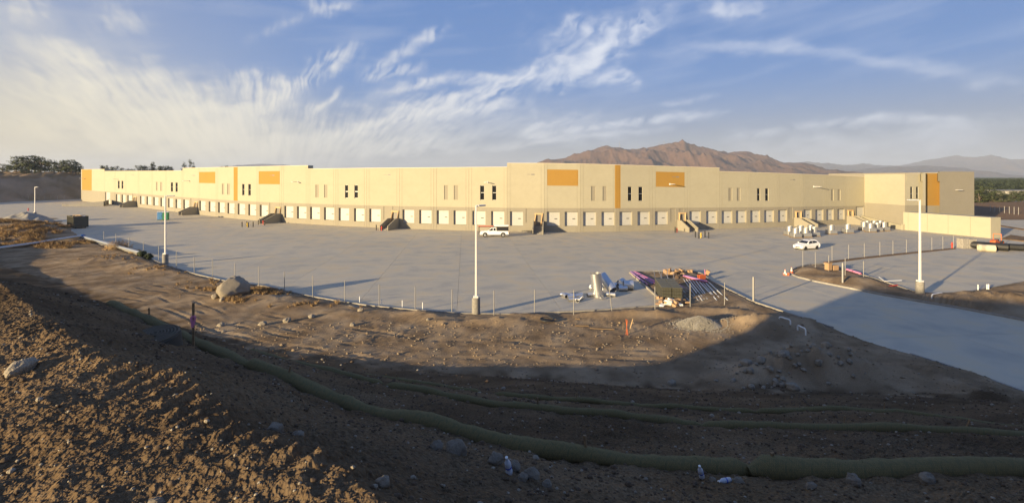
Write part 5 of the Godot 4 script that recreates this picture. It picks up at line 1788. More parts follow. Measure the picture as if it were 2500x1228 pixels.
func planter_stock() -> void:
	# purple pipe bundles
	var p0 := Vector3(14.94, 0, -58.03)
	var p1 := Vector3(15.37, 0, -51.51)
	for k in 7:
		var side := Vector3(0.13 * (k % 4) - 0.1, 0.12 * (k / 4) + 0.1, 0)
		long_pipe("purple_pipe", ("long purple plastic pipe in the bundle beside the dark crate stacks" if k % 3 else "long pink plastic pipe in the bundle beside the dark crate stacks"), "purple pipes beside the crates", p0 + side * Vector3(1.6, 1, 1) + Vector3(rng.randf_range(-0.1, 0.2), 0, 0), p1 + side * 4.0 * Vector3(1, 0.25, 0) + Vector3(rng.randf_range(-0.25, 0.2), 0, rng.randf_range(-0.5, 0.5)), 0.075, M.purple if k % 3 else M.pink)
	for k in 6:
		var side := Vector3(0.14 * (k % 3), 0.12 * (k / 3) + 0.22, 0.1 * k)
		long_pipe("purple_pipe", ("purple plastic pipe in the bundle across the far end of the planter" if k % 2 else "pink plastic pipe in the bundle across the far end of the planter"), "purple pipes at the far end", Vector3(20.23, 0, -55.45) + side, Vector3(21.54, 0, -52.29) + side * Vector3(0.6, 1, 0.5), 0.075, M.purple if k % 2 else M.pink)
	long_pipe("purple_pipe", "single pink plastic pipe lying in the middle of the planter", "", Vector3(18.14, 0, -53.30) + Vector3(0, 0.12, 0), Vector3(18.66, 0, -48.59) + Vector3(0, 0.12, 0), 0.05, M.pink)
	# white and grey conduit lying lengthwise
	for k in 9:
		var f := k * 6.5
		long_pipe("white_pipe", ("long white plastic pipe lying lengthwise in the planter" if k % 3 else "long grey plastic pipe among the white ones in the planter"), "white pipes in the planter", Vector3(19.90, 0, -54.57) + Vector3(k * 0.28, 0.12, k * 0.2 + rng.randf_range(-0.3, 0.3)), Vector3(17.82, 0, -45.39) + Vector3(k * 0.36, 0.14, rng.randf_range(-0.8, 0.8)), 0.05, M.pvc if k % 3 else M.pvc_grey)
	for k in 4:
		long_pipe("white_pipe", "long pale pipe lying beside the cartons in the planter", "pale pipes beside the cartons", Vector3(17.69, 0, -51.31) + Vector3(k * 0.2, 0.12, 0), Vector3(16.39, 0, -44.94) + Vector3(k * 0.5, 0.12, rng.randf_range(-0.6, 0.6)), 0.045, M.pvc_grey)
	# a teepee of steel conduit standing behind the stacks
	for k in 6:
		var foot := Vector3(16.45, 0, -52.09) + Vector3(0.42 * k - 0.3, 0.1, -0.4)
		long_pipe("steel_conduit", "thin steel conduit propped up behind the dark crate stacks", "propped conduit", foot, Vector3(16.65, 0, -53.30) + Vector3(0.28 * k + (0.5 if k % 2 else -0.3), 1.35, -0.9), 0.025, M.galv)
	# two rows of stacked black plastic crates
	var dirn := (Vector3(15.64, 0, -52.09) - Vector3(14.64, 0, -45.09)).normalized()
	var crossn := Vector3(dirn.z, 0, -dirn.x)
	if crossn.x < 0:
		crossn = -crossn
	var bs := Basis(crossn, Vector3.UP, dirn)
	var cm := detail(tri_map(mat(0.10, 0.098, 0.075, 0.7), T.blotch, 0.8), T.grain, 0.3)
	for r in 2:
		for k in 5:
			var o := thing("crate_stack", ("dark ribbed crate stack in the row against the planter kerb" if r == 0 else "dark ribbed crate stack in the row away from the planter kerb"), "crate stack", Vector3(14.75, 0, -44.94) + crossn * (0.1 + r * 0.98) + dirn * (0.4 + k * 0.86) + Vector3(0, 0.12, 0), 0.0, "crate stacks in the planter")
			o.basis = bs
			for y in 4:
				var b := MB.new()
				b.cbox(Vector3(0, 0.15 + y * 0.31, 0), Vector3(0.92, 0.29, 0.78), 0.02)
				var c := obj("crate", b, cm, o)
				b = MB.new()
				for s in 4:
					b.box(Vector3(-0.36 + s * 0.24, 0.15 + y * 0.31, 0), Vector3(0.05, 0.25, 0.82))
				obj("rib", b, cm, c)
			var b2 := MB.new()
			b2.cbox(Vector3(0, 1.27, 0), Vector3(0.96, 0.05, 0.8), 0.02)
			obj("lid", b2, detail(tri_map(mat(0.22, 0.21, 0.155, 0.7), T.blotch, 0.8), T.grain, 0.3), o)
	# cartons and rubbish at the near end
	for k in 22:
		var q := Vector3(14.72, 0, -43.25) + Vector3(rng.randf_range(-1.1, 1.6), 0.05, rng.randf_range(-1.7, 0.5))
		q.y = maxf(0.05, ground(q.x, -q.z))
		var s := Vector3(rng.randf_range(0.25, 0.6), rng.randf_range(0.12, 0.4), rng.randf_range(0.25, 0.5))
		box_thing("carton", ("crumpled brown carton in the rubbish heap before the crate stacks" if k % 5 else "white board box in the rubbish heap before the crate stacks"), "carton", "cartons before the crate stacks", q + Vector3(0, rng.randf_range(0, 0.3) * (1.0 if k > 8 else 0.0), 0), s, Vector3(rng.randf_range(-0.4, 0.4), rng.randf_range(0, 3), rng.randf_range(-0.4, 0.4)), M.card if k % 5 else M.white, k % 2 == 0)
	for k in 9:
		var q := Vector3(20.41, 0, -57.06) + Vector3(rng.randf_range(-1.6, 3.4), 0.1, rng.randf_range(-1.0, 1.0))
		var s := Vector3(rng.randf_range(0.4, 0.8), rng.randf_range(0.25, 0.6), rng.randf_range(0.3, 0.6))
		box_thing("carton", "flattened brown carton at the far end of the planter", "carton", "cartons at the far end of the planter", q, s, Vector3(rng.randf_range(-0.5, 0.5), rng.randf_range(0, 3), rng.randf_range(-0.4, 0.4)), M.card, true)
	# dirt heap at the far end and the gravel heap on the road
	heap("dirt_heap", "small heap of brown dirt at the far end of the planter", Vector3(19.45, 0, -55.45) + Vector3(0, -0.05, 0), 1.7, 1.2, 0.75, M.dirt_dry, 5)
	gravel_pile()
	# orange barricade with its pink pole
	var o := thing("barricade", "orange folding barricade with a pink pole at the planter corner", "barricade", Vector3(21.58, 0, -53.30) + Vector3(0, 0.1, 0), 0.4)
	var b := MB.new()
	b.box(Vector3(0, 0.45, 0.12), Vector3(0.9, 0.7, 0.04), Basis(Vector3.RIGHT, 0.25))
	obj("panel", b, M.safety, o)
	b = MB.new()
	b.box(Vector3(0, 0.45, -0.12), Vector3(0.9, 0.7, 0.04), Basis(Vector3.RIGHT, -0.25))
	obj("panel", b, M.safety, o)
	b = MB.new()
	b.bar(Vector3(0.62, 0, 0), Vector3(0.45, 1.35, 0), 0.06, 0.06)
	obj("pole", b, M.pink, o)

func heap(called: String, label: String, at: Vector3, rx: float, rz: float, h: float, m: Material, sd: int) -> MeshInstance3D:
	var b := MB.new()
	var n := FastNoiseLite.new()
	n.seed = sd
	n.frequency = 1.1 / maxf(rx, 1.0)
	n.fractal_octaves = 4
	var rings := 22
	var secs := 56
	for j in rings + 1:
		for i in secs:
			var a := TAU * i / secs
			var f := float(j) / rings
			var x := cos(a) * rx * f
			var z := sin(a) * rz * f
			var y := h * pow(1.0 - f, 0.9) * (1.0 - 0.25 * (1.0 - f)) + n.get_noise_2d(x * 2.0, z * 2.0) * h * 0.22 * (1.0 - f * 0.6)
			if j == rings:
				y = -0.15
			b.vert(Vector3(x, y, z), Vector3.UP)
	for j in rings:
		for i in secs:
			var k := j * secs + i
			var k2 := j * secs + (i + 1) % secs
			b.ix.append_array(PackedInt32Array([k, k2, k2 + secs, k, k2 + secs, k + secs]))
	smooth(b)
	var o := place(called, b.mesh(m), self, xf(at))
	tag(o, label, "heap")
	return o

func smooth(b: MB) -> void:
	var acc := PackedVector3Array()
	acc.resize(b.v.size())
	for i in range(0, b.ix.size(), 3):
		var nn := -(b.v[b.ix[i + 1]] - b.v[b.ix[i]]).cross(b.v[b.ix[i + 2]] - b.v[b.ix[i]])
		for k in 3:
			acc[b.ix[i + k]] += nn
	for i in acc.size():
		b.n[i] = acc[i].normalized() if acc[i].length() > 0.0 else Vector3.UP
	# keep the winding that faces the normals
	for i in range(0, b.ix.size(), 3):
		var cr := (b.v[b.ix[i + 1]] - b.v[b.ix[i]]).cross(b.v[b.ix[i + 2]] - b.v[b.ix[i]])
		if cr.dot(b.n[b.ix[i]]) > 0.0:
			var t := b.ix[i + 1]
			b.ix[i + 1] = b.ix[i + 2]
			b.ix[i + 2] = t

func stone_mesh(sd: int, rough: float, m: Material, detail_level := 2) -> ArrayMesh:
	var n := FastNoiseLite.new()
	n.seed = sd
	n.frequency = 0.9
	n.fractal_octaves = 3
	var b := MB.new()
	var lat := 7 * detail_level
	var lon := 10 * detail_level
	for j in lat + 1:
		for i in lon:
			var a := TAU * i / lon
			var t := PI * j / lat
			var p := Vector3(sin(t) * cos(a), cos(t), sin(t) * sin(a))
			# facets: flatten against a few random planes
			var r := 1.0 + n.get_noise_3dv(p * 1.3) * rough
			var q := p * r
			for k in 5:
				var ang := sd * 1.7 + k * 2.4
				var pl := Vector3(cos(ang), sin(ang * 1.3) * 0.7, sin(ang)).normalized()
				var dd := q.dot(pl)
				if dd > 0.78:
					q -= pl * (dd - 0.78) * 0.85
			b.vert(q, p)
	for j in lat:
		for i in lon:
			var k := j * lon + i
			var k2 := j * lon + (i + 1) % lon
			b.ix.append_array(PackedInt32Array([k, k2, k2 + lon, k, k2 + lon, k + lon]))
	for i in range(0, b.ix.size(), 3):
		var cr := (b.v[b.ix[i + 1]] - b.v[b.ix[i]]).cross(b.v[b.ix[i + 2]] - b.v[b.ix[i]])
		if cr.dot(b.n[b.ix[i]]) > 0.0:
			var t := b.ix[i + 1]
			b.ix[i + 1] = b.ix[i + 2]
			b.ix[i + 2] = t
	var acc := PackedVector3Array()
	acc.resize(b.v.size())
	for i in range(0, b.ix.size(), 3):
		var nn := -(b.v[b.ix[i + 1]] - b.v[b.ix[i]]).cross(b.v[b.ix[i + 2]] - b.v[b.ix[i]])
		for k in 3:
			acc[b.ix[i + k]] += nn
	for i in acc.size():
		if acc[i].length() > 0.0:
			b.n[i] = acc[i].normalized()
	return b.mesh(m)

func scatter(called: String, label: String, mesh: Mesh, list: Array, m: Material) -> void:
	var mm := MultiMesh.new()
	mm.transform_format = MultiMesh.TRANSFORM_3D
	mm.mesh = mesh
	mm.instance_count = list.size()
	for i in list.size():
		mm.set_instance_transform(i, list[i])
	var o := MultiMeshInstance3D.new()
	o.name = numbered(called)
	o.multimesh = mm
	if m:
		o.material_override = m
	add_child(o)
	o.set_meta("kind", "stuff")
	o.set_meta("label", label)

func gravel_pile() -> void:
	var at := Vector3(14.99, 0, -37.27) + Vector3(0, 0.02, 0)
	heap("gravel_pile", "rounded pile of pale crushed gravel on the haul road", at, 2.1, 1.5, 1.2, M.gravel, 9)
	var list := []
	for k in 5200:
		var a := rng.randf() * TAU
		var f := sqrt(rng.randf())
		if rng.randf() < 0.1:
			f = 0.9 + absf(rng.randfn(0.0, 0.22))
		var x := cos(a) * 2.1 * f
		var z := sin(a) * 1.5 * f
		var y := 1.2 * pow(maxf(0.0, 1.0 - f), 0.9) * (1.0 - 0.25 * (1.0 - minf(f, 1.0))) + rng.randf_range(0.02, 0.06)
		if f > 0.97:
			y = ground(at.x + x, -(at.z + z)) - at.y + 0.01
		var s := rng.randf_range(0.018, 0.045)
		list.append(Transform3D(Basis.from_euler(Vector3(rng.randf() * 6, rng.randf() * 6, 0)).scaled(Vector3(s, s * 0.7, s)), at + Vector3(x, y, z)))
	scatter("gravel", "loose pale stones over the gravel pile", stone_mesh(3, 0.3, M.gravel, 1), list, null)

func u_pipe(label: String, a: Vector3, b: Vector3, h: float, r: float) -> void:
	var pts := [a - Vector3(0, 0.25, 0), a + Vector3(0, h - 0.12, 0), a + Vector3(0, h - 0.03, 0) + (b - a) * 0.06, a.lerp(b, 0.15) + Vector3(0, h, 0), a.lerp(b, 0.85) + Vector3(0, h, 0), b + Vector3(0, h - 0.03, 0) - (b - a) * 0.06, b + Vector3(0, h - 0.12, 0), b - Vector3(0, 0.25, 0)]
	var m := MB.new()
	m.tube(pts, [r], 12)
	var o := obj("pipe_loop", m, M.pvc, self)
	o.name = numbered("pipe_loop")
	tag(o, label, "pipe")

func cone(at: Vector3, label: String, tilt := 0.0) -> void:
	var o := thing("traffic_cone", label, "traffic cone", at)
	o.rotation.z = tilt
	var b := MB.new()
	b.cbox(Vector3(0, 0.02, 0), Vector3(0.38, 0.04, 0.38), 0.01)
	obj("base", b, M.safety, o)
	b = MB.new()
	b.lathe([Vector2(0.14, 0.04), Vector2(0.04, 0.72), Vector2(0.0, 0.72)], 16)
	obj("body", b, M.safety, o)
	b = MB.new()
	b.lathe([Vector2(0.112, 0.25), Vector2(0.085, 0.43)], 16, Transform3D(Basis.IDENTITY.scaled(Vector3(1.04, 1, 1.04)), Vector3.ZERO))
	b.lathe([Vector2(0.072, 0.52), Vector2(0.056, 0.63)], 16, Transform3D(Basis.IDENTITY.scaled(Vector3(1.05, 1, 1.05)), Vector3.ZERO))
	obj("collar", b, M.white, o)

func right_corner() -> void:
	cone(Vector3(33.40, 0, -57.30), "orange traffic cone at the rounded tip of the island")
	cone(Vector3(33.63, 0, -57.18) + Vector3(0.1, 0.1, 0), "orange traffic cone tipped over beside the upright one", 1.35)
	cone(Vector3(34.63, 0, -58.03) + Vector3(0, 0.12, 0), "short orange cone just inside the island kerb")
	box_thing("carton", "tall open brown carton on the dirt island", "carton", "", Vector3(39.52, 0, -58.52) + Vector3(0, 0.42, 0), Vector3(0.6, 0.85, 0.55), Vector3(0, 0.3, 0), M.card, true)
	box_thing("carton", "square brown carton beside the tall open carton on the island", "carton", "", Vector3(40.46, 0, -58.77) + Vector3(0, 0.35, 0), Vector3(0.75, 0.6, 0.5), Vector3(0, 0.2, 0), M.card, false)
	long_pipe("purple_pipe", "short pink plastic pipe lying along the island kerb", "", Vector3(42.21, 0, -59.28) + Vector3(0, 0.25, 0.25), Vector3(42.20, 0, -56.83) + Vector3(0, 0.2, 0.25), 0.12, M.pink)
	long_pipe("white_pipe", "white pipe offcut lying across the dry end of the island", "", Vector3(41.98, 0, -52.69) + Vector3(0, 0.25, 0), Vector3(44.33, 0, -53.30) + Vector3(0, 0.2, 0), 0.05, M.pvc)
	long_pipe("white_pipe", "white pipe offcut pointing back along the island kerb", "", Vector3(43.10, 0, -55.01) + Vector3(0, 0.2, 0), Vector3(42.05, 0, -52.89) + Vector3(0, 0.2, 0), 0.05, M.pvc)
	long_pipe("red_pipe", "red pipe offcut on the shaded dirt beside the light pole", "", Vector3(40.87, 0, -50.75) + Vector3(0, 0.15, 0), Vector3(42.07, 0, -51.12) + Vector3(0, 0.15, 0), 0.06, M.red)
	u_pipe("larger white pipe loop rising from the shaded dirt by the drive", Vector3(21.14, 0, -37.07) + Vector3(0, 0.35, 0), Vector3(21.62, 0, -36.38) + Vector3(0, 0.3, 0), 0.62, 0.055)
	u_pipe("smaller white pipe loop rising from the dirt near the drive", Vector3(21.72, 0, -35.63) + Vector3(0, 0.25, 0), Vector3(21.88, 0, -34.90) + Vector3(0, 0.2, 0), 0.5, 0.05)
	u_pipe("white pipe loop in the dirt beside the island light pole", Vector3(40.27, 0, -44.94) + Vector3(0, 0.25, 0), Vector3(42.12, 0, -45.84) + Vector3(0, 0.2, 0), 0.5, 0.055)
	for q in [Vector3(49.21, 0, -49.47), Vector3(50.34, 0, -49.65), Vector3(50.51, 0, -49.65)]:
		var b := MB.new()
		b.tube([Vector3(0, -0.2, 0), Vector3(0, 0.5, 0)], [0.05], 10)
		var s := obj("pipe_stub", b, M.pvc, self)
		s.name = numbered("pipe_stub")
		s.position = q + Vector3(0, 0.15, 0)
		tag(s, "white pipe stub sticking out of the dirt past the second pavement", "pipe", "pipe stubs past the second pavement")
	for q in [[-14.50, 45.09], [-12.08, 43.94], [-8.10, 42.98], [-10.10, 43.66]]:
		var b := MB.new()
		b.tube([Vector3(0, -0.2, 0), Vector3(0, 0.55, 0)], [0.04], 8)
		var s := obj("pipe_stub", b, M.pvc, self)
		s.name = numbered("pipe_stub")
		s.position = Vector3(q[0], 0.1, -q[1] + 0.5)
		tag(s, "short white pipe stub between the fence posts by the kerb", "pipe", "pipe stubs along the kerb")
	# concrete box with a steel frame on top
	var o := thing("concrete_box", "pale square concrete box with a steel frame on top", "concrete box", Vector3(76.84, 0, -79.26))
	var b := MB.new()
	b.cbox(Vector3(-0.55, 0.82, 0), Vector3(1.15, 1.64, 1.1), 0.02)
	obj("box_half", b, M.kerb, o)
	b = MB.new()
	b.cbox(Vector3(0.62, 0.78, 0.05), Vector3(1.15, 1.56, 1.1), 0.02)
	obj("box_half", b, M.kerb, o)
	b = MB.new()
	for e in [[Vector3(-0.9, 1.64, 0.4), Vector3(-0.9, 1.95, 0.4)], [Vector3(0.9, 1.5, 0.4), Vector3(0.9, 1.95, 0.4)], [Vector3(-0.9, 1.95, 0.4), Vector3(0.9, 1.95, 0.4)], [Vector3(-0.9, 1.95, 0.4), Vector3(-0.9, 1.95, -0.4)]]:
		b.bar(e[0], e[1], 0.06, 0.06)
	obj("frame", b, M.fixture, o)
	# black corrugated pipe and the pale one before it
	var bp := mat(0.02, 0.02, 0.021, 0.55)
	lay("corrugated_pipe", "large black corrugated drain pipe behind the pale drum pipe", "drain pipe", bp, pipe_mesh(4.6, 0.62, 0.05, 0.03).mesh(), Vector3(77.55, 0, -78.58) + Vector3(-0.3, 0.62, -0.6), Vector3(0.62, 0, 0.72))
	lay("corrugated_pipe", "second black corrugated drain pipe with its mouth towards the drive", "drain pipe", bp, pipe_mesh(4.4, 0.56, 0.045, 0.03).mesh(), Vector3(79.45, 0, -78.36) + Vector3(0, 0.56, 0), Vector3(0.80, 0, 0.55))
	lay("concrete_pipe", "short pale concrete pipe lying before the black corrugated pipes", "drain pipe", mat(0.50, 0.44, 0.33, 0.9), pipe_mesh(2.0, 0.56, 0.0, 0.08).mesh(), Vector3(75.58, 0, -75.98) + Vector3(0, 0.56, 0), Vector3(0.86, 0, 0.5))
	tractor(Vector3(83.79, 0, -79.95))

func tractor(at: Vector3) -> void:
	var o := thing("tractor", "small orange tractor with a roll bar behind the black drain pipes", "tractor", at + Vector3(0, 0, -1.2), 0.5)
	var b := MB.new()
	b.profile(PackedVector2Array([Vector2(-1.4, 0.55), Vector2(-1.45, 0.95), Vector2(-1.2, 1.15), Vector2(-0.2, 1.2), Vector2(0.0, 0.9), Vector2(0.9, 0.85), Vector2(0.9, 0.5)]), func(_y): return 0.35)
	obj("body", b, M.safety, o)
	b = MB.new()
	for sg in [-1.0, 1.0]:
		b.bar(Vector3(0.75, 0.7, sg * 0.5), Vector3(0.75, 2.1, sg * 0.5), 0.09, 0.09)
	b.bar(Vector3(0.75, 2.1, -0.5), Vector3(0.75, 2.1, 0.5), 0.09, 0.09)
	obj("roll_bar", b, M.safety, o)
	b = MB.new()
	b.cbox(Vector3(0.45, 1.05, 0), Vector3(0.45, 0.35, 0.5), 0.06)
	obj("seat", b, M.black, o)
	for sg in [-1.0, 1.0]:
		wheel(o, Vector3(0.7, 0.5, sg * 0.62), 0.5, 0.3, M.safety)
		wheel(o, Vector3(-1.0, 0.33, sg * 0.5), 0.33, 0.2, M.safety)

# ------------------------------------------------------------------ things on the bank
func net_texture() -> ImageTexture:
	# green dyed netting over straw, seen as a fine diamond mesh with straws poking through
	var im := Image.create(256, 256, false, Image.FORMAT_RGB8)
	var n := FastNoiseLite.new()
	n.frequency = 0.05
	n.seed = 4
	for y in 256:
		for x in 256:
			var straw := Color(0.62, 0.54, 0.36).lerp(Color(0.44, 0.40, 0.27), 0.5 + n.get_noise_2d(x * 4.0, y))
			var g := Color(0.345, 0.36, 0.285)
			var a := fposmod((x + y) / 16.0, 1.0)
			var b := fposmod((x - y) / 16.0, 1.0)
			var on := 1.0 if a < 0.30 or b < 0.30 else 0.0
			var c := straw.lerp(g, 0.05 + 0.5 * on)
			c = c.lerp(g, clampf(n.get_noise_2d(x * 0.6, y * 0.6 + 90) * 0.9, 0.0, 0.6))
			im.set_pixel(x, y, c)
	return ImageTexture.create_from_image(im)

func roll(label: String, pts: Array, r0: float, group := "straw rolls laid along the bank") -> void:
	var c := Curve3D.new()
	for i in pts.size():
		var p: Vector2 = pts[i]
		var a: Vector2 = pts[maxi(i - 1, 0)]
		var b: Vector2 = pts[mini(i + 1, pts.size() - 1)]
		var t := (b - a) * 0.16
		c.add_point(Vector3(p.x, 0, -p.y), Vector3(-t.x, 0, t.y), Vector3(t.x, 0, -t.y))
	c.bake_interval = 0.08
	var L := c.get_baked_length()
	var n := int(L / 0.09)
	var line := []
	var rad := []
	var ph := rng.randf() * 100.0
	for i in n + 1:
		var s := L * i / n
		var p := c.sample_baked(s)
		var e := minf(s, L - s)
		var r := r0 * 0.80 * (1.0 + 0.28 * n_mid.get_noise_2d(s * 0.9 + ph, ph)) * clampf(0.35 + e * 4.0, 0.35, 1.0)
		p.x += n_mid.get_noise_2d(s * 0.35, ph + 30.0) * 0.12
		p.z += n_mid.get_noise_2d(s * 0.35 + 50.0, ph) * 0.12
		p.y = bank(p.x, -p.z) + n_big.get_noise_2d(p.x, -p.z) * 0.2 + r * 0.5 + n_mid.get_noise_2d(s * 0.6, ph + 7.0) * 0.05
		line.append(p)
		rad.append(r)
	var b := MB.new()
	b.tube(line, rad, 16, true, 0.28)
	for i in b.v.size():
		b.v[i] += b.n[i] * n_grit.get_noise_3dv(b.v[i] * 1.2) * 0.02
	# straws poking through the net
	for i in int(L * 70.0):
		var k := rng.randi() % line.size()
		var ang := rng.randf_range(-0.4, PI + 0.4)
		var dir: Vector3 = (line[mini(k + 1, line.size() - 1)] - line[maxi(k - 1, 0)]).normalized()
		var sidev := dir.cross(Vector3.UP).normalized()
		var nn := sidev * cos(ang) + Vector3.UP * sin(ang)
		var p: Vector3 = line[k] + nn * rad[k] * 0.97
		var e := (nn * rng.randf_range(0.3, 1.0) + dir * rng.randfn(0, 0.8) + sidev * rng.randfn(0, 0.5)).normalized() * rng.randf_range(0.02, 0.06)
		b.tri(p - dir * 0.003, p + dir * 0.003, p + e, nn)
	var o := obj("straw_wattle", b, M.net, self)
	o.name = numbered("straw_wattle")
	tag(o, label, "straw roll", group)

func along(line: Array, x0: float, x1: float, n: int) -> Array:
	var out := []
	for i in n + 1:
		var x := lerpf(x0, x1, float(i) / n)
		out.append(Vector2(x, interp(line, x)))
	return out

func stake(at: Vector3, h: float, lean: float, label: String, group: String, m: Material, called := "wooden_stake", w := 0.03) -> void:
	var b := MB.new()
	b.box(Vector3(0, h * 0.5 - 0.1, 0), Vector3(w, h + 0.2, w * 0.7))
	b.box(Vector3(0, h + 0.004, 0), Vector3(w * 1.15, 0.02, w * 0.9))
	var o := obj(called, b, m, self)
	o.name = numbered(called)
	o.position = at
	o.rotation = Vector3(lean * 0.5, rng.randf() * 3.0, lean)
	tag(o, label, "stake", group)

func rock(at: Vector3, s: Vector3, label: String, group := "", pale := false) -> void:
	var k := rng.randi() % 5
	var key := "%d%s" % [k, "p" if pale else ""]
	if not dock_mesh.has(key):
		dock_mesh[key] = stone_mesh(k * 3 + 1, 0.42, M.rock_pale if pale else M.rock, 2)
	var o := place("rock", dock_mesh[key], self, Transform3D(Basis.from_euler(Vector3(rng.randf_range(-0.4, 0.4), rng.randf() * 6.0, rng.randf_range(-0.4, 0.4))) * Basis.from_scale(s), at + Vector3(0, s.y * 0.35, 0)))
	tag(o, label, "rock", group)

func dirt_at(px: Vector3) -> Vector3:
	return gpt(px.x, -px.z)

func build_bank_things() -> void:
	M.net = mat(1, 1, 1, 0.95)
	M.net.albedo_texture = net_texture()
	M.net.albedo_color = Color(0.88, 0.87, 0.84)
	M.net.heightmap_enabled = true
	M.net.heightmap_texture = M.net.albedo_texture
	M.net.heightmap_scale = 1.6
	roll("netted straw roll on the upper bank whose end butts a second roll", along(ROLL_A, -17.5, -4.42, 22), 0.125)
	roll("netted straw roll on the upper bank between the two others", along(ROLL_A, -4.48, 2.75, 14).map(func(p): return p + Vector2(0, -0.10 if p.x < -4.2 else 0.0)), 0.13)
	roll("dark netted straw roll ending the upper line past the bottle litter", along(ROLL_A, 2.7, 12.0, 10).map(func(p): return p + Vector2(0, -0.06)), 0.14)
	roll("netted straw roll on the middle line running behind the pink ribbon stake", along(ROLL_B, -19.0, -3.3, 22), 0.115)
	roll("netted straw roll in the middle of the second line down", along(ROLL_B, -3.2, 4.1, 12), 0.12)
	roll("netted straw roll at the far shaded end of the second line", along(ROLL_B, 4.05, 16.0, 12).map(func(p): return p + Vector2(0, -0.08)), 0.12)
	roll("netted straw roll on the lowest line with its end short of another", along(ROLL_C, -11.0, -0.95, 16), 0.105)
	roll("netted straw roll on the lowest line below the rock pile", along(ROLL_C, -0.55, 7.2, 12), 0.105)
	roll("netted straw roll closing the lowest line beside the drive", along(ROLL_C, 7.2, 18.0, 12).map(func(p): return p + Vector2(0, -0.1)), 0.11)
	var wd := [ROLL_A, ROLL_B, ROLL_C]
	for q in [[0, -14.5], [0, -11.0], [0, -8.0], [0, -3.6], [0, 0.9], [0, 3.0], [1, -9.5], [1, -7.2], [1, -4.4], [1, 0.6], [1, 2.9], [1, 4.4], [1, 6.9], [1, 9.2], [2, -8.6], [2, -4.0], [2, 2.0], [2, 5.1], [2, 7.4], [2, 11.0]]:
		var x: float = q[1]
		stake(gpt(x, interp(wd[q[0]], x) + 0.02), rng.randf_range(0.2, 0.34), rng.randf_range(-0.3, 0.3), "short wooden stake driven through a straw roll on the bank", "stakes in the straw rolls", M.wood)
	# survey stake with pink ribbon, and the flat coil beside it
	var o := thing("survey_stake", "wooden survey stake tied with pink ribbon beside the straw roll", "stake", gpt(-5.85, 8.6))
	var b := MB.new()
	b.box(Vector3(0, 0.34, 0), Vector3(0.04, 0.92, 0.018))
	obj("stake", b, M.wood, o)
	b = MB.new()
	b.box(Vector3(0, 0.55, 0), Vector3(0.055, 0.035, 0.035))
	b.box(Vector3(0.035, 0.47, 0.022), Vector3(0.035, 0.16, 0.006), Basis(Vector3.FORWARD, 0.25))
	b.box(Vector3(-0.012, 0.45, 0.024), Vector3(0.04, 0.2, 0.006), Basis(Vector3.FORWARD, -0.12))
	obj("ribbon", b, M.pink, o)
	o = thing("netting_coil", "flat round coil of dark netting lying on the bank", "coil", gpt(-6.15, 8.1, -0.09))
	o.basis = Basis(Vector3.RIGHT, 0.16)
	var dm := detail(tri_map(mat(0.30, 0.265, 0.21, 0.95), T.dirt, 0.3, T.bump, 1.0), T.grain, 0.1)
	for k in 7:
		b = MB.new()
		var pts := []
		for i in 41:
			var a := TAU * i / 40.0
			pts.append(Vector3(cos(a), 0, sin(a)) * (0.045 + k * 0.048) + Vector3(0, 0.155 - 0.004 * k, 0))
		b.tube(pts, [0.02], 8, false)
		obj("ring", b, dm, o)
	b = MB.new()
	b.lathe([Vector2(0.365, -0.35), Vector2(0.365, 0.10), Vector2(0.34, 0.13), Vector2(0.0, 0.13)], 40)
	obj("core", b, mat(0.07, 0.062, 0.05, 0.95), o)
	# the boulder with the stones by it
	rock_big()
	for q in [[Vector3(-27.45, 0, -44.36), 0.26, "pale rounded stone leaning at the foot of the boulder"], [Vector3(-28.60, 0, -45.09), 0.3, "brown clod beside the boulder"]]:
		rock(dirt_at(q[0]), Vector3.ONE * q[1], q[2], "", true)
	# concrete rubble piled at the toe on the right
	for k in 75:
		var t := rng.randf()
		var c := Vector2(12.6, 26.2).lerp(Vector2(20.5, 28.6), t) + Vector2(rng.randfn(0.0, 0.5), rng.randfn(0.0, 0.75))
		var s := rng.randf_range(0.07, 0.2) * (1.9 if k % 11 == 0 else 1.0)
		rock(gpt(c.x, c.y), Vector3(s, s * rng.randf_range(0.55, 0.9), s * rng.randf_range(0.7, 1.1)), "broken grey rock in the rubble pile at the toe of the bank", "rocks of the rubble pile", true)
	for q in [[Vector3(19.00, 0, -30.03), 0.55], [Vector3(9.12, 0, -26.81), 0.3], [Vector3(15.20, 0, -25.33), 0.4], [Vector3(13.92, 0, -27.89), 0.42]]:
		rock(dirt_at(q[0]), Vector3(q[1], q[1] * 0.6, q[1] * 0.75), "larger grey rock among the rubble by the haul road", "larger rubble rocks", true)
	# rocks lying on the dark upper bank
	for q in [[0.02, 4.3, 0.06], [-0.52, 4.4, 0.10], [-0.72, 4.5, 0.06], [-0.15, 4.25, 0.07], [0.18, 4.15, 0.065], [0.09, 4.05, 0.045], [0.30, 4.05, 0.04], [3.5, 4.8, 0.07], [2.35, 4.85, 0.05], [4.3, 4.85, 0.08], [2.1, 4.9, 0.035], [3.0, 4.7, 0.045]]:
		rock(gpt(q[0], q[1]), Vector3(q[2] * 1.2, q[2] * 0.9, q[2]), ("grey rock of the cluster round the standing bottle on the dark bank" if q[0] < 1.0 else "grey rock at the foot of the upper straw roll past the bottles"), "rocks on the dark bank")
	for q in [[-4.35, 4.15, 0.09, "smooth oval stone sunk in the sunlit top of the bank"], [-1.75, 3.45, 0.06, "grey stone at the edge of the sunlit top of the bank"], [-1.62, 3.55, 0.05, "small grey stone beside another at the sunlit edge"], [-0.72, 2.62, 0.04, "angular pale stone on the sunlit lip of the bank"], [-1.9, 2.5, 0.035, "small pale stone in the sunlit dirt"]]:
		rock(gpt(q[0], q[1]), Vector3(q[2] * 1.3, q[2] * 0.8, q[2]), q[3], "", q[2] > 0.08)
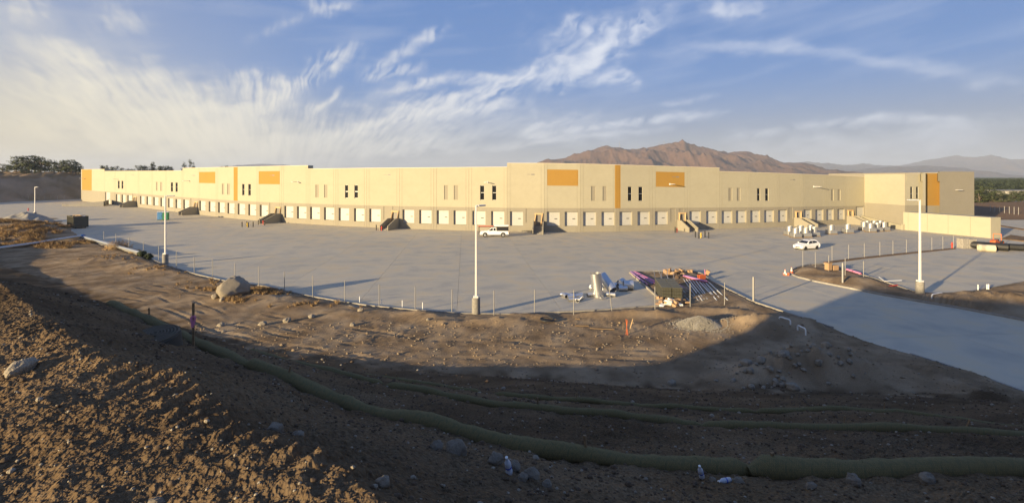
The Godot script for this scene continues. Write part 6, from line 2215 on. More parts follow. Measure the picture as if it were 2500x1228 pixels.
	for q in [Vector3(-23.22, 0, -37.37), Vector3(-22.09, 0, -35.91), Vector3(-20.00, 0, -37.57), Vector3(-13.21, 0, -40.93), Vector3(-16.90, 0, -39.52), Vector3(-18.44, 0, -38.41), Vector3(-6.87, 0, -38.41), Vector3(-12.72, 0, -37.37)]:
		rock(dirt_at(q), Vector3(0.34, 0.2, 0.3) * rng.randf_range(0.5, 1.1), "loose brown rock on the dirt between the road and the kerb", "loose rocks beside the road", true)
	litter()
	sticks()
	pipeline()
	clods()
	weeds()

func rock_big() -> void:
	var c := dirt_at(Vector3(-27.27, 0, -45.69))
	var o := place("boulder", stone_mesh(8, 0.22, M.rock_pale, 5), self, Transform3D(Basis.from_euler(Vector3(0.1, 0.6, -0.25)) * Basis.from_scale(Vector3(1.4, 1.2, 1.2)), c + Vector3(0, 0.6, 0)))
	tag(o, "large pale granite boulder sitting in dry weeds by the kerb", "boulder")

func litter() -> void:
	var m := mat(0.42, 0.45, 0.52, 0.3)
	for q in [[-0.02, 3.98, 0.25, "crumpled clear plastic bottle standing beside the dark rocks"], [2.02, 4.98, 0.4, "crushed plastic bottle against the foot of the straw roll"], [2.28, 4.9, 1.4, "crushed plastic bottle lying on its side below the straw roll"]]:
		var o := thing("plastic_bottle", q[3], "bottle", gpt(q[0], q[1], 0.02))
		o.rotation = Vector3(0.2, 0.4, q[2])
		o.scale = Vector3.ONE * 0.8
		var b := MB.new()
		b.lathe([Vector2(0.0, 0.0), Vector2(0.032, 0.0), Vector2(0.036, 0.03), Vector2(0.028, 0.06), Vector2(0.035, 0.1), Vector2(0.033, 0.14), Vector2(0.014, 0.18), Vector2(0.013, 0.2)], 12)
		obj("bottle", b, m, o)
		b = MB.new()
		b.lathe([Vector2(0.036, 0.075), Vector2(0.0365, 0.095)], 12)
		obj("label", b, mat(0.05, 0.10, 0.45, 0.5), o)
		b = MB.new()
		b.lathe([Vector2(0.016, 0.2), Vector2(0.016, 0.215), Vector2(0.0, 0.215)], 10)
		obj("cap", b, M.white, o)

func sticks() -> void:
	for q in [[Vector3(8.58, 0, -35.26), 0.12, M.safety], [Vector3(8.69, 0, -35.17), -0.14, M.safety], [Vector3(8.81, 0, -35.44), 0.25, M.plywood]]:
		stake(dirt_at(q[0]), 1.15, q[1], "orange topped lath of three crossed in the haul road dirt", "crossed orange laths", q[2], "survey_lath", 0.04)
	for q in [Vector3(8.70, 0, -36.77), Vector3(8.82, 0, -36.77), Vector3(-32.20, 0, -45.39)]:
		stake(dirt_at(q), 0.5, 0.1, "short bare lath standing in the churned dirt", "bare laths", M.wood, "survey_lath", 0.035)
	for q in [[Vector3(4.99, 0, -37.17), Vector3(1, 0.02, 0.12), 1.1], [Vector3(6.06, 0, -36.57), Vector3(1, 0, 0.14), 1.9], [Vector3(5.27, 0, -38.96), Vector3(1, 0, 0.3), 0.4]]:
		lay("board", "pale board lying on the churned dirt by the haul road", "board", M.wood, pipe_mesh(q[2], 0.04, 0.0, 0.03, 4).mesh(), dirt_at(q[0]) + Vector3(0, 0.04, 0), q[1], "boards on the churned dirt")
	for q in [[Vector3(-14.19, 0, -42.58), "flat brown board lying near the kerb"], [Vector3(-29.10, 0, -51.31), "pale stone slab by the kerb near the boulder"]]:
		rock(dirt_at(q[0]), Vector3(0.6, 0.08, 0.4), q[1], "", true)
	# an old tyre ring in the dirt
	var b := MB.new()
	var pts := []
	for i in 33:
		var a := TAU * i / 32.0
		pts.append(Vector3(cos(a) * 0.55, 0, sin(a) * 0.55))
	b.tube(pts, [0.06], 8, false)
	var o := obj("pipe_ring", b, M.black, self)
	o.name = numbered("pipe_ring")
	o.position = dirt_at(Vector3(2.88, 0, -38.41)) + Vector3(0, 0.1, 0)
	tag(o, "dark ring of pipe lying in the dirt near the fence post", "ring")

func pipeline() -> void:
	var steel := mat(0.40, 0.42, 0.45, 0.35, 0.6)
	var a := Vector3(-82.74, 0, -72.38)
	var v := Vector3(-81.82, 0, -89.30)
	var c := Vector3(-55.41, 0, -70.16)
	for q in [[a, v, "long grey surface pipe running to the blue valve"], [v, c, "grey surface pipe running from the blue valve along the dirt edge"]]:
		var b := MB.new()
		var pts := []
		for i in 25:
			var p: Vector3 = q[0].lerp(q[1], i / 24.0)
			p.y = maxf(0.25, ground(p.x, -p.z, false)) + 0.32
			pts.append(p)
		b.tube(pts, [0.24], 14)
		var o := obj("water_pipe", b, steel, self)
		o.name = numbered("water_pipe")
		tag(o, q[2], "pipe")
	var o := thing("pipe_valve", "blue pipe valve with yellow flanges joining two grey surface pipes", "valve", v + Vector3(0, 0.45, 0))
	var b := MB.new()
	b.lathe([Vector2(0.0, -0.3), Vector2(0.4, -0.3), Vector2(0.45, 0.0), Vector2(0.4, 0.5), Vector2(0.15, 0.6), Vector2(0.0, 0.6)], 16)
	obj("body", b, mat(0.03, 0.10, 0.30, 0.5), o)
	b = MB.new()
	b.lathe([Vector2(0.36, -0.75), Vector2(0.4, -0.72), Vector2(0.4, -0.35), Vector2(0.2, -0.3)], 16)
	obj("flange", b, M.yellow, o)
	heap("dirt_pile", "grey dirt pile beside the far light pole", Vector3(-128.65, 0, -123.89), 6.5, 5.0, 3.7, M.gravel, 21)
	for k in 6:
		lay("scrap_board", "scrap board on the ground between dirt pile and dumpster", "board", M.wood, pipe_mesh(rng.randf_range(1.5, 3.0), 0.12, 0.0, 0.05, 4).mesh(), Vector3(-119.47, 0, -120.63) + Vector3(rng.randf_range(-2.5, 2.5), 0.2 + 0.1 * k, rng.randf_range(-1, 1)), Vector3(rng.randf_range(-1, 1), rng.randf_range(-0.1, 0.2), rng.randf_range(-0.5, 0.5)), "scrap boards by the dirt pile")

func clods() -> void:
	M.dirt_dusty = detail(tri_map(mat(0.52, 0.425, 0.31, 1.0), T.dirt, 0.7), T.grain, 0.2)
	var list := []
	var pale := []
	var dusty := []
	for k in 15000:
		var d := 1.9 * pow(20.0, pow(rng.randf(), 0.8))
		var x := rng.randf_range(-1.15, 1.15) * d
		var h := bank(x, d)
		var s := rng.randf_range(0.004, 0.016) * (0.6 + d * 0.13)
		if rng.randf() < 0.05:
			s *= 2.0
		if d > 24.0 and in_lot(x, d) > 0.05:
			continue
		if h > 9.6:
			s *= 0.8
		var t := Transform3D(Basis.from_euler(Vector3(rng.randf() * 6, rng.randf() * 6, 0)).scaled(Vector3(s, s * 0.75, s * 0.9)), gpt(x, d, s * 0.25))
		if rng.randf() < 0.12:
			pale.append(t)
		elif d > interp(TOE, x):
			dusty.append(t)
		else:
			list.append(t)
	var cm := detail(tri_map(mat(0.20, 0.15, 0.105, 1.0), T.dirt, 0.7), T.grain, 0.2)
	scatter("dirt_clods", "loose clods of brown dirt strewn over the bank", stone_mesh(5, 0.5, cm, 1), list, null)
	scatter("dusty_clods", "loose clods of pale dusty fill strewn over the haul road", stone_mesh(7, 0.5, M.dirt_dusty, 1), dusty, null)
	scatter("loose_stones", "small pale stones strewn over the bank", stone_mesh(6, 0.4, M.rock_pale, 1), pale, null)

func tuft_mesh(n: int, h: float, spread: float) -> ArrayMesh:
	var b := MB.new()
	for i in n:
		var a := rng.randf() * TAU
		var r := spread * sqrt(rng.randf())
		var base := Vector3(cos(a) * r * 0.5, 0, sin(a) * r * 0.5)
		var tip := base + Vector3(cos(a) * spread * rng.randf(), h * rng.randf_range(0.5, 1.0), sin(a) * spread * rng.randf())
		var w := Vector3(-sin(a), 0, cos(a)) * 0.02
		b.tri(base - w, base + w, tip, Vector3(cos(a), 0.6, sin(a)).normalized())
	return b.mesh(M.grass)

func weeds() -> void:
	var t := tuft_mesh(46, 0.5, 0.35)
	var list := []
	for k in 2600:
		var x := rng.randf_range(-135.0, -74.0)
		var d := rng.randf_range(78.0, 116.0)
		if in_lot(x, d) > 0.0 or n_big.get_noise_2d(x * 0.8, d * 0.8) < -0.12:
			continue
		var s := rng.randf_range(0.9, 2.2)
		list.append(Transform3D(Basis(Vector3.UP, rng.randf() * 6).scaled(Vector3(s * 1.5, s * 0.8, s * 1.5)), gpt(x, d)))
	scatter("dry_grass", "dry reddish grass over the hump beyond the pipe", t, list, null)
	list = []
	for q in [[Vector3(-26.07, 0, -47.42), 2.6, 1.0, 90], [Vector3(-24.32, 0, -46.46), 1.8, 0.7, 60], [Vector3(-26.13, 0, -44.36), 1.3, 0.5, 45], [Vector3(-31.29, 0, -49.11), 1.5, 0.7, 40], [Vector3(-26.14, 0, -49.11), 2.2, 0.7, 50], [Vector3(-34.48, 0, -51.31), 3.5, 3.0, 14], [Vector3(-18.20, 0, -42.58), 4.0, 2.0, 14], [Vector3(-44.81, 0, -59.02), 4.0, 3.0, 22], [Vector3(-56.16, 0, -67.74), 5.0, 4.0, 25]]:
		for k in q[3]:
			var p: Vector3 = q[0] + Vector3(rng.randfn(0, q[1] * 0.5), 0, rng.randfn(0, q[2] * 0.5))
			if in_lot(p.x, -p.z) > 0.1:
				continue
			var s := rng.randf_range(0.35, 1.0)
			list.append(Transform3D(Basis(Vector3.UP, rng.randf() * 6).scaled(Vector3(s, s, s)), gpt(p.x, -p.z)))
	scatter("dry_weeds", "dry orange weeds round the boulder", t, list, null)
	# two round tumbleweed bushes at the edge of the yard
	for q in [[Vector3(-65.06, 0, -77.26), 2.1, "round dry tumbleweed bush at the yard edge beside the pipe"], [Vector3(-59.35, 0, -73.94), 1.2, "smaller dry tumbleweed bush beside the round one"]]:
		var o := thing("tumbleweed", q[2], "bush", dirt_at(q[0]))
		var tw := MB.new()
		for i in 900:
			var dir := Vector3(rng.randfn(0, 1), absf(rng.randfn(0, 1)), rng.randfn(0, 1)).normalized()
			var p: Vector3 = dir * q[1] * rng.randf_range(0.4, 1.0)
			p.y *= 0.75
			var e := Vector3(rng.randfn(0, 1), rng.randfn(0, 1), rng.randfn(0, 1)).normalized() * 0.25
			var w := e.cross(dir).normalized() * 0.03
			tw.tri(p - e - w, p - e + w, p + e, dir)
		obj("twigs", tw, M.grass, o)
		tw = MB.new()
		tw.tube([Vector3(0, -0.2, 0), Vector3(0, 0.6, 0)], [0.06, 0.03], 6)
		obj("stem", tw, M.bark, o)
	# dark leafy shrubs at the kerb
	for q in [[Vector3(-54.85, 0, -69.45), 0.9, "small dark shrub at the yard edge before the light pole"], [Vector3(-52.24, 0, -67.41), 0.8, "low dark shrub beside another near the light pole"]]:
		var o := thing("shrub", q[2], "shrub", dirt_at(q[0]))
		leafy(o, 1.1 * q[1], q[1] * 0.7, 60, M.leaf[0], 0.16)

func leafy(o: Node3D, h: float, r: float, n: int, m: Material, leaf: float) -> void:
	var b := MB.new()
	for i in n * 4:
		var dir := Vector3(rng.randfn(0, 1), rng.randfn(0, 1), rng.randfn(0, 1)).normalized()
		var p := Vector3(0, h * 0.55, 0) + Vector3(dir.x * r, dir.y * h * 0.45, dir.z * r) * sqrt(rng.randf())
		var e := Vector3(rng.randfn(0, 1), rng.randfn(0, 1), rng.randfn(0, 1)).normalized() * leaf
		var f := e.cross(dir).normalized() * leaf * 0.6
		b.quad(p - e, p + f, p + e, p - f, (dir + Vector3.UP * 0.5).normalized())
	obj("foliage", b, m, o)
	b = MB.new()
	b.tube([Vector3(0, -0.2, 0), Vector3(0, h * 0.6, 0)], [0.05, 0.02], 6)
	obj("stem", b, M.bark, o)

# ------------------------------------------------------------------ background
func tree_meshes(sd: int, kind: int) -> Array:
	# unit tree: 1 m tall, crown about 0.3 m in radius; returns [trunk mesh, crown mesh]
	var r := RandomNumberGenerator.new()
	r.seed = sd
	var tb := MB.new()
	tb.tube([Vector3(0, -0.05, 0), Vector3(0.01, 0.22, 0), Vector3(-0.01, 0.5, 0.01), Vector3(0.02, 0.8, 0)], [0.026, 0.02, 0.014, 0.005], 7)
	var tips := []
	var n := 15 if kind == 0 else 11 if kind == 1 else 16
	for i in n:
		var a := TAU * i / n + r.randf_range(-0.4, 0.4)
		var y0 := r.randf_range(0.10, 0.58)
		var reach := r.randf_range(0.12, 0.30) if kind != 2 else r.randf_range(0.08, 0.2) * (1.3 - y0)
		var tip := Vector3(cos(a) * reach, y0 + r.randf_range(0.06, 0.32), sin(a) * reach)
		tb.tube([Vector3(0, y0, 0), tip * Vector3(0.5, 1, 0.5) * Vector3(1, 0.97, 1), tip], [0.010, 0.007, 0.003], 5)
		tips.append(tip)
	tips.append(Vector3(0, 0.9, 0))
	tips.append(Vector3(0.05, 0.8, 0.03))
	var b := MB.new()
	for t in tips:
		var clump := r.randf_range(0.08, 0.145)
		var m := 95 if kind != 1 else 60
		for i in m:
			var dir := Vector3(r.randfn(0, 1), r.randfn(0, 0.8), r.randfn(0, 1)).normalized()
			var p: Vector3 = t + dir * clump * pow(r.randf(), 0.4) * Vector3(1.15, 0.85, 1.15)
			var s := r.randf_range(0.014, 0.028)
			var e := Vector3(r.randfn(0, 1), r.randfn(0, 1), r.randfn(0, 1)).normalized() * s
			var f := e.cross(dir).normalized() * s * 0.6
			b.quad(p - e, p + f, p + e, p - f, (dir + Vector3(0, 0.4, 0)).normalized())
	return [tb.mesh(M.bark), b.mesh()]

var tree_kinds := []

func tree(at: Vector3, h: float, wide: float, kind: int, leaf: int, label: String, group: String) -> void:
	var o := thing("tree", label, "tree", at, 0.0, group)
	var q: Array = tree_kinds[kind]
	var s := Transform3D(Basis(Vector3.UP, rng.randf() * 6.0) * Basis.from_scale(Vector3(h * wide, h, h * wide)), Vector3.ZERO)
	place("trunk", q[0], o, s)
	place("crown", q[1], o, s, M.leaf[leaf])

# a range of hills: crest points (x, height, depth), with folds running down the flank
func ridge(called: String, label: String, crest: Array, deep: float, m: Material, sd: int, fold: float) -> void:
	var n := FastNoiseLite.new()
	n.seed = sd
	n.frequency = 1.0
	n.fractal_octaves = 5
	n.fractal_type = FastNoiseLite.FRACTAL_RIDGED
	var n2 := FastNoiseLite.new()
	n2.seed = sd + 1
	n2.frequency = 1.0
	n2.fractal_octaves = 4
	var b := MB.new()
	var cols := 420
	var rows := 60
	var x0: float = crest[0].x
	var x1: float = crest[-1].x
	var hs := []
	var zs := []
	for p in crest:
		hs.append(Vector2(p.x, p.y))
		zs.append(Vector2(p.x, -p.z))
	var span := x1 - x0
	for j in rows + 1:
		var f := float(j) / rows * 1.6   # 0 at the near foot, 1 at the crest, 1.6 behind
		for i in cols + 1:
			var x := x0 + span * i / cols
			var hc := interp(hs, x)
			var dc := interp(zs, x)
			var d := dc + (f - 1.0) * deep
			var sh := smoothstep(0.0, 1.0, minf(f, 1.0)) * 0.55 + 0.45 * minf(f, 1.0) if f <= 1.0 else 1.0 - (f - 1.0) * 1.1
			var k := 1.0 - pow(absf(f - 1.0), 0.5) if f > 0.0 else 0.0
			var w := 4.0 * f * (1.6 - f) * pow(absf(1.0 - f), 0.55)
			var y := hc * sh
			y += n.get_noise_2d(x / fold, d / fold * 0.75) * hc * 0.24 * w + n2.get_noise_2d(x / fold * 3.0, d / fold * 3.0) * hc * 0.06 * clampf(f * 2.0, 0.0, 1.0)
			b.vert(Vector3(x, y - 6.0, -d), Vector3.UP)
	for j in rows:
		for i in cols:
			var k := j * (cols + 1) + i
			b.ix.append_array(PackedInt32Array([k, k + cols + 1, k + cols + 2, k, k + cols + 2, k + 1]))
	smooth(b)
	var o := struct(called, b, m)
	o.set_meta("label", label)

func build_background() -> void:
	tree_kinds = [tree_meshes(1, 0), tree_meshes(2, 0), tree_meshes(3, 1), tree_meshes(4, 2), tree_meshes(5, 1)]
	cut_hill()
	trees()
	mountains()
	valley()

func cut_hill() -> void:
	var b := MB.new()
	b.colored = true
	var w := 150
	var l := 120
	for j in l:
		for i in w:
			# across: 0 at the foot of the cut, growing up and over the top
			var s := pow(float(i) / (w - 1), 1.7) * 260.0
			var t := -40.0 + 250.0 * j / (l - 1)
			var foot := Vector2(-243.5, 205.0) + Vector2(0.20, 0.98) * t + Vector2(n_big.get_noise_2d(t * 0.5, 4.0) * 3.0, 0)
			var p := foot + Vector2(-0.98, 0.20) * s
			var top := 13.2 + n_big.get_noise_2d(p.x * 0.25, p.y * 0.25) * 2.4 - smoothstep(30.0, -40.0, t) * 5.0
			var f := clampf(s / 13.0, 0.0, 1.0)
			var h := top * (f * 0.75 + 0.25 * smoothstep(0.0, 1.0, f))
			var gul := absf(n_big.get_noise_2d(t * 1.9, s * 0.35 + 60.0))
			h -= gul * 5.5 * f * (1.0 - f) * 4.0 * 0.8
			h += n_mid.get_noise_2d(p.x * 0.35, p.y * 0.35) * 1.3 * f + n_mid.get_noise_2d(p.x, p.y) * 0.45 * f
			h += smoothstep(15.0, 90.0, s) * 1.5
			var g := clampf(n_big.get_noise_2d(p.x * 0.7, p.y * 0.7 + h) * 0.9 + 0.5, 0.0, 1.0)
			b.col = Color(0.50, 0.43, 0.34).lerp(Color(0.28, 0.24, 0.165), g)
			if f > 0.96:
				b.col = Color(0.42, 0.30, 0.18).lerp(Color(0.27, 0.21, 0.12), g)
			b.vert(Vector3(p.x, h - 0.3, -p.y), Vector3.UP)
	for j in l - 1:
		for i in w - 1:
			var k := j * w + i
			b.ix.append_array(PackedInt32Array([k, k + w, k + w + 1, k, k + w + 1, k + 1]))
	smooth(b)
	var m := mat(1, 1, 1, 1.0)
	tri_map(m, T.dirt, 9.0, T.bump, 12.0)
	m.vertex_color_use_as_albedo = true
	var o := struct("hillside", b, m)
	o.set_meta("label", "brown cut hillside beyond the left end of the yard")

func on_hill(px: Vector3) -> Vector3:
	return px

func trees() -> void:
	# on the cut hillside: foot point, height, width, kind
	for q in [[Vector3(-291.6, 13.6, -268.0), 7.0, 1.3, 0, 0], [Vector3(-296.6, 13.9, -275.0), 6.0, 1.0, 2, 2], [Vector3(-281.3, 13.9, -266.0), 9.0, 1.5, 0, 1], [Vector3(-282.3, 13.9, -270.0), 10.5, 1.5, 1, 0], [Vector3(-270.2, 13.4, -262.0), 11.8, 1.6, 0, 1], [Vector3(-271.1, 13.4, -266.0), 12.0, 1.5, 1, 0], [Vector3(-263.6, 13.4, -262.0), 11.0, 1.4, 0, 3], [Vector3(-267.1, 13.4, -268.0), 9.5, 1.1, 2, 2], [Vector3(-260.8, 13.4, -264.0), 9.6, 1.0, 4, 2], [Vector3(-260.0, 13.4, -266.0), 9.2, 1.0, 2, 3], [Vector3(-252.2, 13.1, -262.0), 8.6, 1.5, 0, 0], [Vector3(-253.0, 13.2, -266.0), 9.4, 1.4, 1, 0], [Vector3(-246.5, 13.1, -262.0), 9.8, 1.3, 0, 1], [Vector3(-249.5, 12.9, -268.0), 9.0, 1.2, 1, 0], [Vector3(-264.8, 13.1, -255.0), 4.5, 1.6, 1, 3], [Vector3(-257.1, 12.9, -254.0), 4.0, 1.6, 0, 3]]:
		var p: Vector3 = q[0]
		p.y -= 0.8
		tree(p, q[1], q[2], q[3], q[4], ["broad dark tree in the grove on top of the cut hillside", "round dense tree in the grove on top of the cut hillside", "slim open tree in the grove on top of the cut hillside", "pointed tree on the cut hillside", "tall thin tree in the grove on top of the cut hillside"][q[3]], "trees on the cut hillside")
	# rising behind the warehouse roof
	for q in [[Vector3(-288.8, 20.6, -330.0), 1.0, 0], [Vector3(-290.6, 20.8, -336.0), 0.8, 1], [Vector3(-278.2, 20.1, -330.0), 1.1, 0], [Vector3(-271.4, 18.8, -326.0), 1.4, 1], [Vector3(-263.5, 20.6, -330.0), 1.6, 0], [Vector3(-263.2, 20.7, -334.0), 1.5, 0], [Vector3(-259.0, 23.2, -338.0), 0.9, 3], [Vector3(-244.4, 20.0, -326.0), 1.6, 1], [Vector3(-243.6, 20.4, -330.0), 1.5, 0], [Vector3(-240.2, 19.8, -330.0), 1.2, 1], [Vector3(-230.9, 22.9, -330.0), 0.8, 2], [Vector3(-229.7, 24.8, -334.0), 0.9, 4], [Vector3(-219.1, 18.9, -330.0), 1.6, 0], [Vector3(-201.3, 20.4, -330.0), 1.1, 0], [Vector3(-275.9, 19.9, -300.0), 0.9, 2], [Vector3(-290.8, 20.0, -340.0), 1.0, 1], [Vector3(-231.4, 20.9, -340.0), 1.0, 2]]:
		var p: Vector3 = q[0]
		var h := 12.5
		tree(Vector3(p.x, p.y - h, p.z), h, 0.75 * q[1], q[2], rng.randi() % 2, ["broad dark tree showing above the warehouse parapet", "round dark tree showing above the warehouse parapet", "slim open tree showing above the warehouse parapet", "pointed dark tree showing above the warehouse parapet", "feathery tree showing above the warehouse parapet"][q[2]], "trees behind the warehouse roof")
	heap("far_hill", "low tree-covered rise behind the warehouse", Vector3(-270, -0.4, -350), 160.0, 60.0, 11.0, M.plain, 40)

func mountains() -> void:
	var brown := detail(tri_map(mat(0.26, 0.178, 0.138, 1.0), T.dirt, 420.0), T.dirt, 90.0)
	var rosy := detail(tri_map(mat(0.17, 0.145, 0.14, 1.0), T.dirt, 900.0), T.dirt_big, 300.0)
	ridge("mountain", "bare brown mountain with radio masts rising behind the warehouse", [Vector3(-50.6, 17.1, -2900.0), Vector3(101.2, 80.3, -2900.0), Vector3(202.4, 123.3, -2900.0), Vector3(316.3, 128.4, -2900.0), Vector3(430.2, 163.8, -2900.0), Vector3(549.1, 194.2, -2900.0), Vector3(632.6, 186.6, -2900.0), Vector3(746.5, 191.7, -2900.0), Vector3(809.8, 179.0, -2900.0), Vector3(885.7, 206.9, -2900.0), Vector3(949.0, 217.0, -2900.0), Vector3(1024.9, 211.9, -2900.0), Vector3(1113.4, 174.0, -2900.0), Vector3(1189.4, 168.9, -2900.0), Vector3(1252.6, 153.7, -2900.0), Vector3(1315.9, 163.8, -2900.0), Vector3(1366.5, 153.7, -2900.0), Vector3(1455.1, 113.2, -2900.0), Vector3(1543.6, 110.7, -2900.0), Vector3(1644.9, 95.5, -2900.0), Vector3(1771.4, 57.5, -2900.0), Vector3(1897.9, 32.2, -2900.0), Vector3(2100.3, 12.0, -2900.0)], 900.0, brown, 3, 520.0)
	ridge("hills", "hazy blue far ridge beyond the brown mountain", [Vector3(3246.1, 87.7, -6200.0), Vector3(3543.6, 174.3, -6200.0), Vector3(3841.2, 217.6, -6200.0), Vector3(4111.7, 174.3, -6200.0), Vector3(4490.4, 174.3, -6200.0), Vector3(4869.1, 152.7, -6200.0), Vector3(5247.8, 163.5, -6200.0), Vector3(5518.3, 223.0, -6200.0), Vector3(5842.9, 293.3, -6200.0), Vector3(5951.1, 282.5, -6200.0), Vector3(6221.6, 233.8, -6200.0), Vector3(6438.0, 228.4, -6200.0), Vector3(6546.2, 255.5, -6200.0), Vector3(6870.9, 239.2, -6200.0), Vector3(7574.2, 185.1, -6200.0), Vector3(8385.7, 131.0, -6200.0)], 1500.0, rosy, 13, 1100.0)
	ridge("hills", "low rosy hills in front of the far ridge", [Vector3(2739.1, 12.0, -4300.0), Vector3(3001.7, 57.0, -4300.0), Vector3(3226.9, 87.0, -4300.0), Vector3(3377.0, 105.8, -4300.0), Vector3(3527.1, 94.5, -4300.0), Vector3(3714.7, 117.1, -4300.0), Vector3(3902.3, 87.0, -4300.0), Vector3(4164.9, 42.0, -4300.0), Vector3(4427.6, 27.0, -4300.0), Vector3(4765.3, 34.5, -4300.0), Vector3(5440.7, 19.5, -4300.0)], 900.0, rosy, 23, 700.0)
	ridge("hills", "faint far mountain above the left part of the warehouse roof", [Vector3(-4816.8, 24.0, -6900.0), Vector3(-4395.3, 120.4, -6900.0), Vector3(-4094.2, 162.5, -6900.0), Vector3(-3672.8, 198.6, -6900.0), Vector3(-3311.5, 192.6, -6900.0), Vector3(-3070.7, 156.5, -6900.0), Vector3(-2589.0, 96.3, -6900.0), Vector3(-1505.2, 114.4, -6900.0), Vector3(-602.1, 126.4, -6900.0), Vector3(0.0, 72.2, -6900.0)], 1400.0, rosy, 33, 1200.0)
	for q in [[1513, 366, 18.0], [1610, 358, 9.0], [1622, 354, 11.0], [1648, 355, 7.0]]:
		pass
	for q in [[Vector3(663.2, 183.5, -2890.0), 46.0], [Vector3(907.9, 203.7, -2890.0), 20.0], [Vector3(938.1, 211.2, -2890.0), 26.0], [Vector3(1003.7, 206.2, -2890.0), 16.0]]:
		var b := MB.new()
		var p: Vector3 = q[0]
		b.tube([Vector3(0, -25, 0), Vector3(0, q[1], 0)], [1.6, 0.8], 6)
		b.box(Vector3(0, q[1] * 0.7, 0), Vector3(4.0, 1.5, 4.0))
		var o := obj("radio_mast", b, M.fixture, self)
		o.name = numbered("radio_mast")
		o.position = p
		tag(o, "thin radio mast on the crest of the brown mountain", "mast", "masts on the mountain")

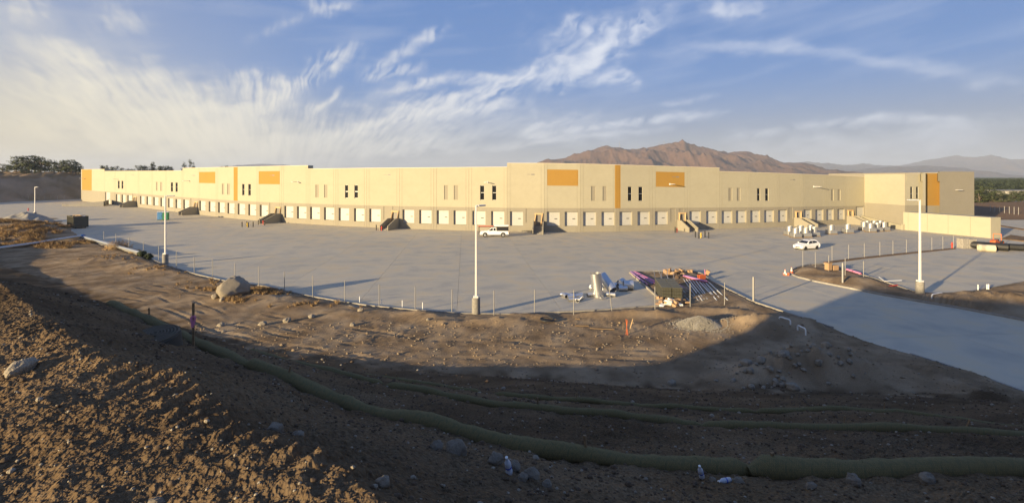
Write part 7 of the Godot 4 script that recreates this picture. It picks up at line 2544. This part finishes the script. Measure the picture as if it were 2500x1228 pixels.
func valley() -> void:
	# bare brown field beyond the ramp wall
	var b := MB.new()
	b.colored = true
	var cols := 60
	var rows := 50
	for j in rows:
		for i in cols:
			var x := 118.0 + i * 5.0
			var d := 131.0 + j * 2.6
			var f := smoothstep(131.0, 150.0, d)
			var h := 0.05 + f * (1.4 + n_big.get_noise_2d(x * 0.3, d * 0.3) * 0.9) - smoothstep(185.0, 245.0, d) * 2.5
			b.col = Color(0.30, 0.185, 0.10).lerp(Color(0.22, 0.145, 0.085), clampf(n_big.get_noise_2d(x, d) + 0.5, 0.0, 1.0))
			b.vert(Vector3(x, h, -d), Vector3.UP)
	for j in rows - 1:
		for i in cols - 1:
			var k := j * cols + i
			b.ix.append_array(PackedInt32Array([k, k + cols, k + cols + 1, k, k + cols + 1, k + 1]))
	smooth(b)
	var m := tri_map(mat(1, 1, 1, 1.0), T.dirt, 5.0, T.bump, 6.0)
	m.vertex_color_use_as_albedo = true
	struct("field", b, m).set_meta("label", "bare reddish field beyond the ramp wall")
	# planted islands in the far pavement
	for q in [[Vector2(94.58, 90.47), Vector2(94.94, 87.04), Vector2(99.04, 82.84), Vector2(104.05, 87.04), Vector2(102.04, 93.55), Vector2(102.38, 96.17)], [Vector2(83.59, 79.03), Vector2(86.21, 79.03), Vector2(92.36, 77.26), Vector2(97.28, 81.37), Vector2(90.36, 82.84), Vector2(87.66, 82.35)], [Vector2(118.51, 113.65), Vector2(115.38, 105.78), Vector2(117.48, 96.17), Vector2(119.15, 97.53), Vector2(117.19, 107.44), Vector2(120.50, 115.56)]]:
		var p := MB.new()
		prism(p, PackedVector2Array(q), 0.0, 0.16)
		struct("planting_strip", p, M.dirt_dry).set_meta("label", "bare dirt strip in the far pavement")
	for q in [[145.89, 144.76], [145.73, 141.77], [145.70, 138.91], [145.54, 136.16], [145.17, 133.51], [145.75, 143.25], [145.71, 140.33], [145.68, 137.52]]:
		var t := MB.new()
		t.tube([Vector3(0, -0.2, 0), Vector3(0, 2.0, 0)], [0.07], 6)
		t.tube([Vector3(0, 1.98, 0), Vector3(0, 2.08, 0)], [0.085, 0.03], 6)
		var o := obj("fence_post", t, M.post, self)
		o.name = numbered("fence_post")
		o.position = Vector3(q[0] + 6.0, 0.9, -q[1] - 4.0)
		tag(o, "pale fence post at the edge of the bare reddish field", "fence post", "fence posts in the bare field")
	# shrubs and trees below the field
	for q in [[199.94, 202.24, 7], [195.77, 196.46, 8], [203.29, 202.24, 8.5], [211.27, 208.36, 7], [201.26, 196.46, 7], [209.29, 202.24, 7.5], [205.20, 196.46, 6.5], [212.82, 202.24, 6], [239.61, 225.44, 6], [241.57, 225.44, 6.5], [243.54, 225.44, 6], [245.31, 225.44, 6.5], [247.08, 225.44, 6.5], [198.18, 202.24, 7], [229.60, 229.20, 9], [236.00, 229.20, 7]]:
		tree(Vector3(q[0], -1.0, -q[1]), q[2], 1.45, rng.randi() % 2, 1 + rng.randi() % 2, "bushy green tree below the bare field beyond the warehouse", "trees below the bare field")
	# white buildings in the valley
	for q in [[Vector3(270.27, 0, -247.78), 44.0, 4.6, 20.0, "long low white building behind the bushy trees"], [Vector3(351.43, 0, -327.43), 26.0, 5.0, 20.0, "smaller white building beyond the long low one"], [Vector3(353.85, 0, -352.62), 20.0, 4.0, 14.0, "pale far building seen over the bushy trees"]]:
		var o := thing("low_building", q[4], "building", q[0])
		var c := MB.new()
		c.box(Vector3(0, q[2] * 0.5, 0), Vector3(q[1], q[2], q[3]))
		obj("wall", c, mat(0.55, 0.52, 0.46, 0.9), o)
		c = MB.new()
		c.box(Vector3(0, q[2] + 0.2, 0), Vector3(q[1] + 0.6, 0.5, q[3] + 0.6))
		obj("roof", c, M.conc, o)
		for k in 5:
			c = MB.new()
			c.box(Vector3(-q[1] * 0.42 + k * q[1] * 0.2, q[2] * 0.55, q[3] * 0.5 + 0.03), Vector3(q[1] * 0.08, q[2] * 0.35, 0.08))
			obj("window", c, M.slot, o)
	# the town spreading across the valley floor
	var hm := mat(0.42, 0.37, 0.32, 0.9)
	var rm := mat(0.24, 0.15, 0.11, 0.9)
	for k in 46:
		var d := 330.0 * pow(7.0, rng.randf())
		var x := d * rng.randf_range(0.96, 1.14)
		var o := thing("house", ("small tan house with %s roof in the valley town" if k % 3 else "small white house with %s roof in the valley town") % ("red brown" if k % 2 else "grey"), "house", Vector3(x, -0.5, -d), rng.randf() * 3.0, "houses of the valley town")
		var w := rng.randf_range(9.0, 20.0)
		var c := MB.new()
		c.box(Vector3(0, 1.8, 0), Vector3(w, 3.6, 9.0))
		obj("wall", c, hm if k % 3 else M.white, o)
		c = MB.new()
		c.profile(PackedVector2Array([Vector2(-5.4, 3.5), Vector2(5.4, 3.5), Vector2(0, 6.0)]), func(_y): return w * 0.52, Transform3D(Basis(Vector3.UP, PI / 2), Vector3.ZERO))
		obj("roof", c, rm if k % 2 else M.conc, o)
	var list := []
	for k in 2600:
		var d := 290.0 * pow(12.0, rng.randf())
		var x := d * rng.randf_range(0.90, 1.16)
		var h := rng.randf_range(5.0, 11.0)
		list.append(Transform3D(Basis(Vector3.UP, rng.randf() * 6.0) * Basis.from_scale(Vector3(h * 1.5, h, h * 1.5)), Vector3(x, -0.8, -d)))
	scatter("town_trees", "dark green trees massed through the valley town", tree_kinds[0][1], list, M.leaf[3])
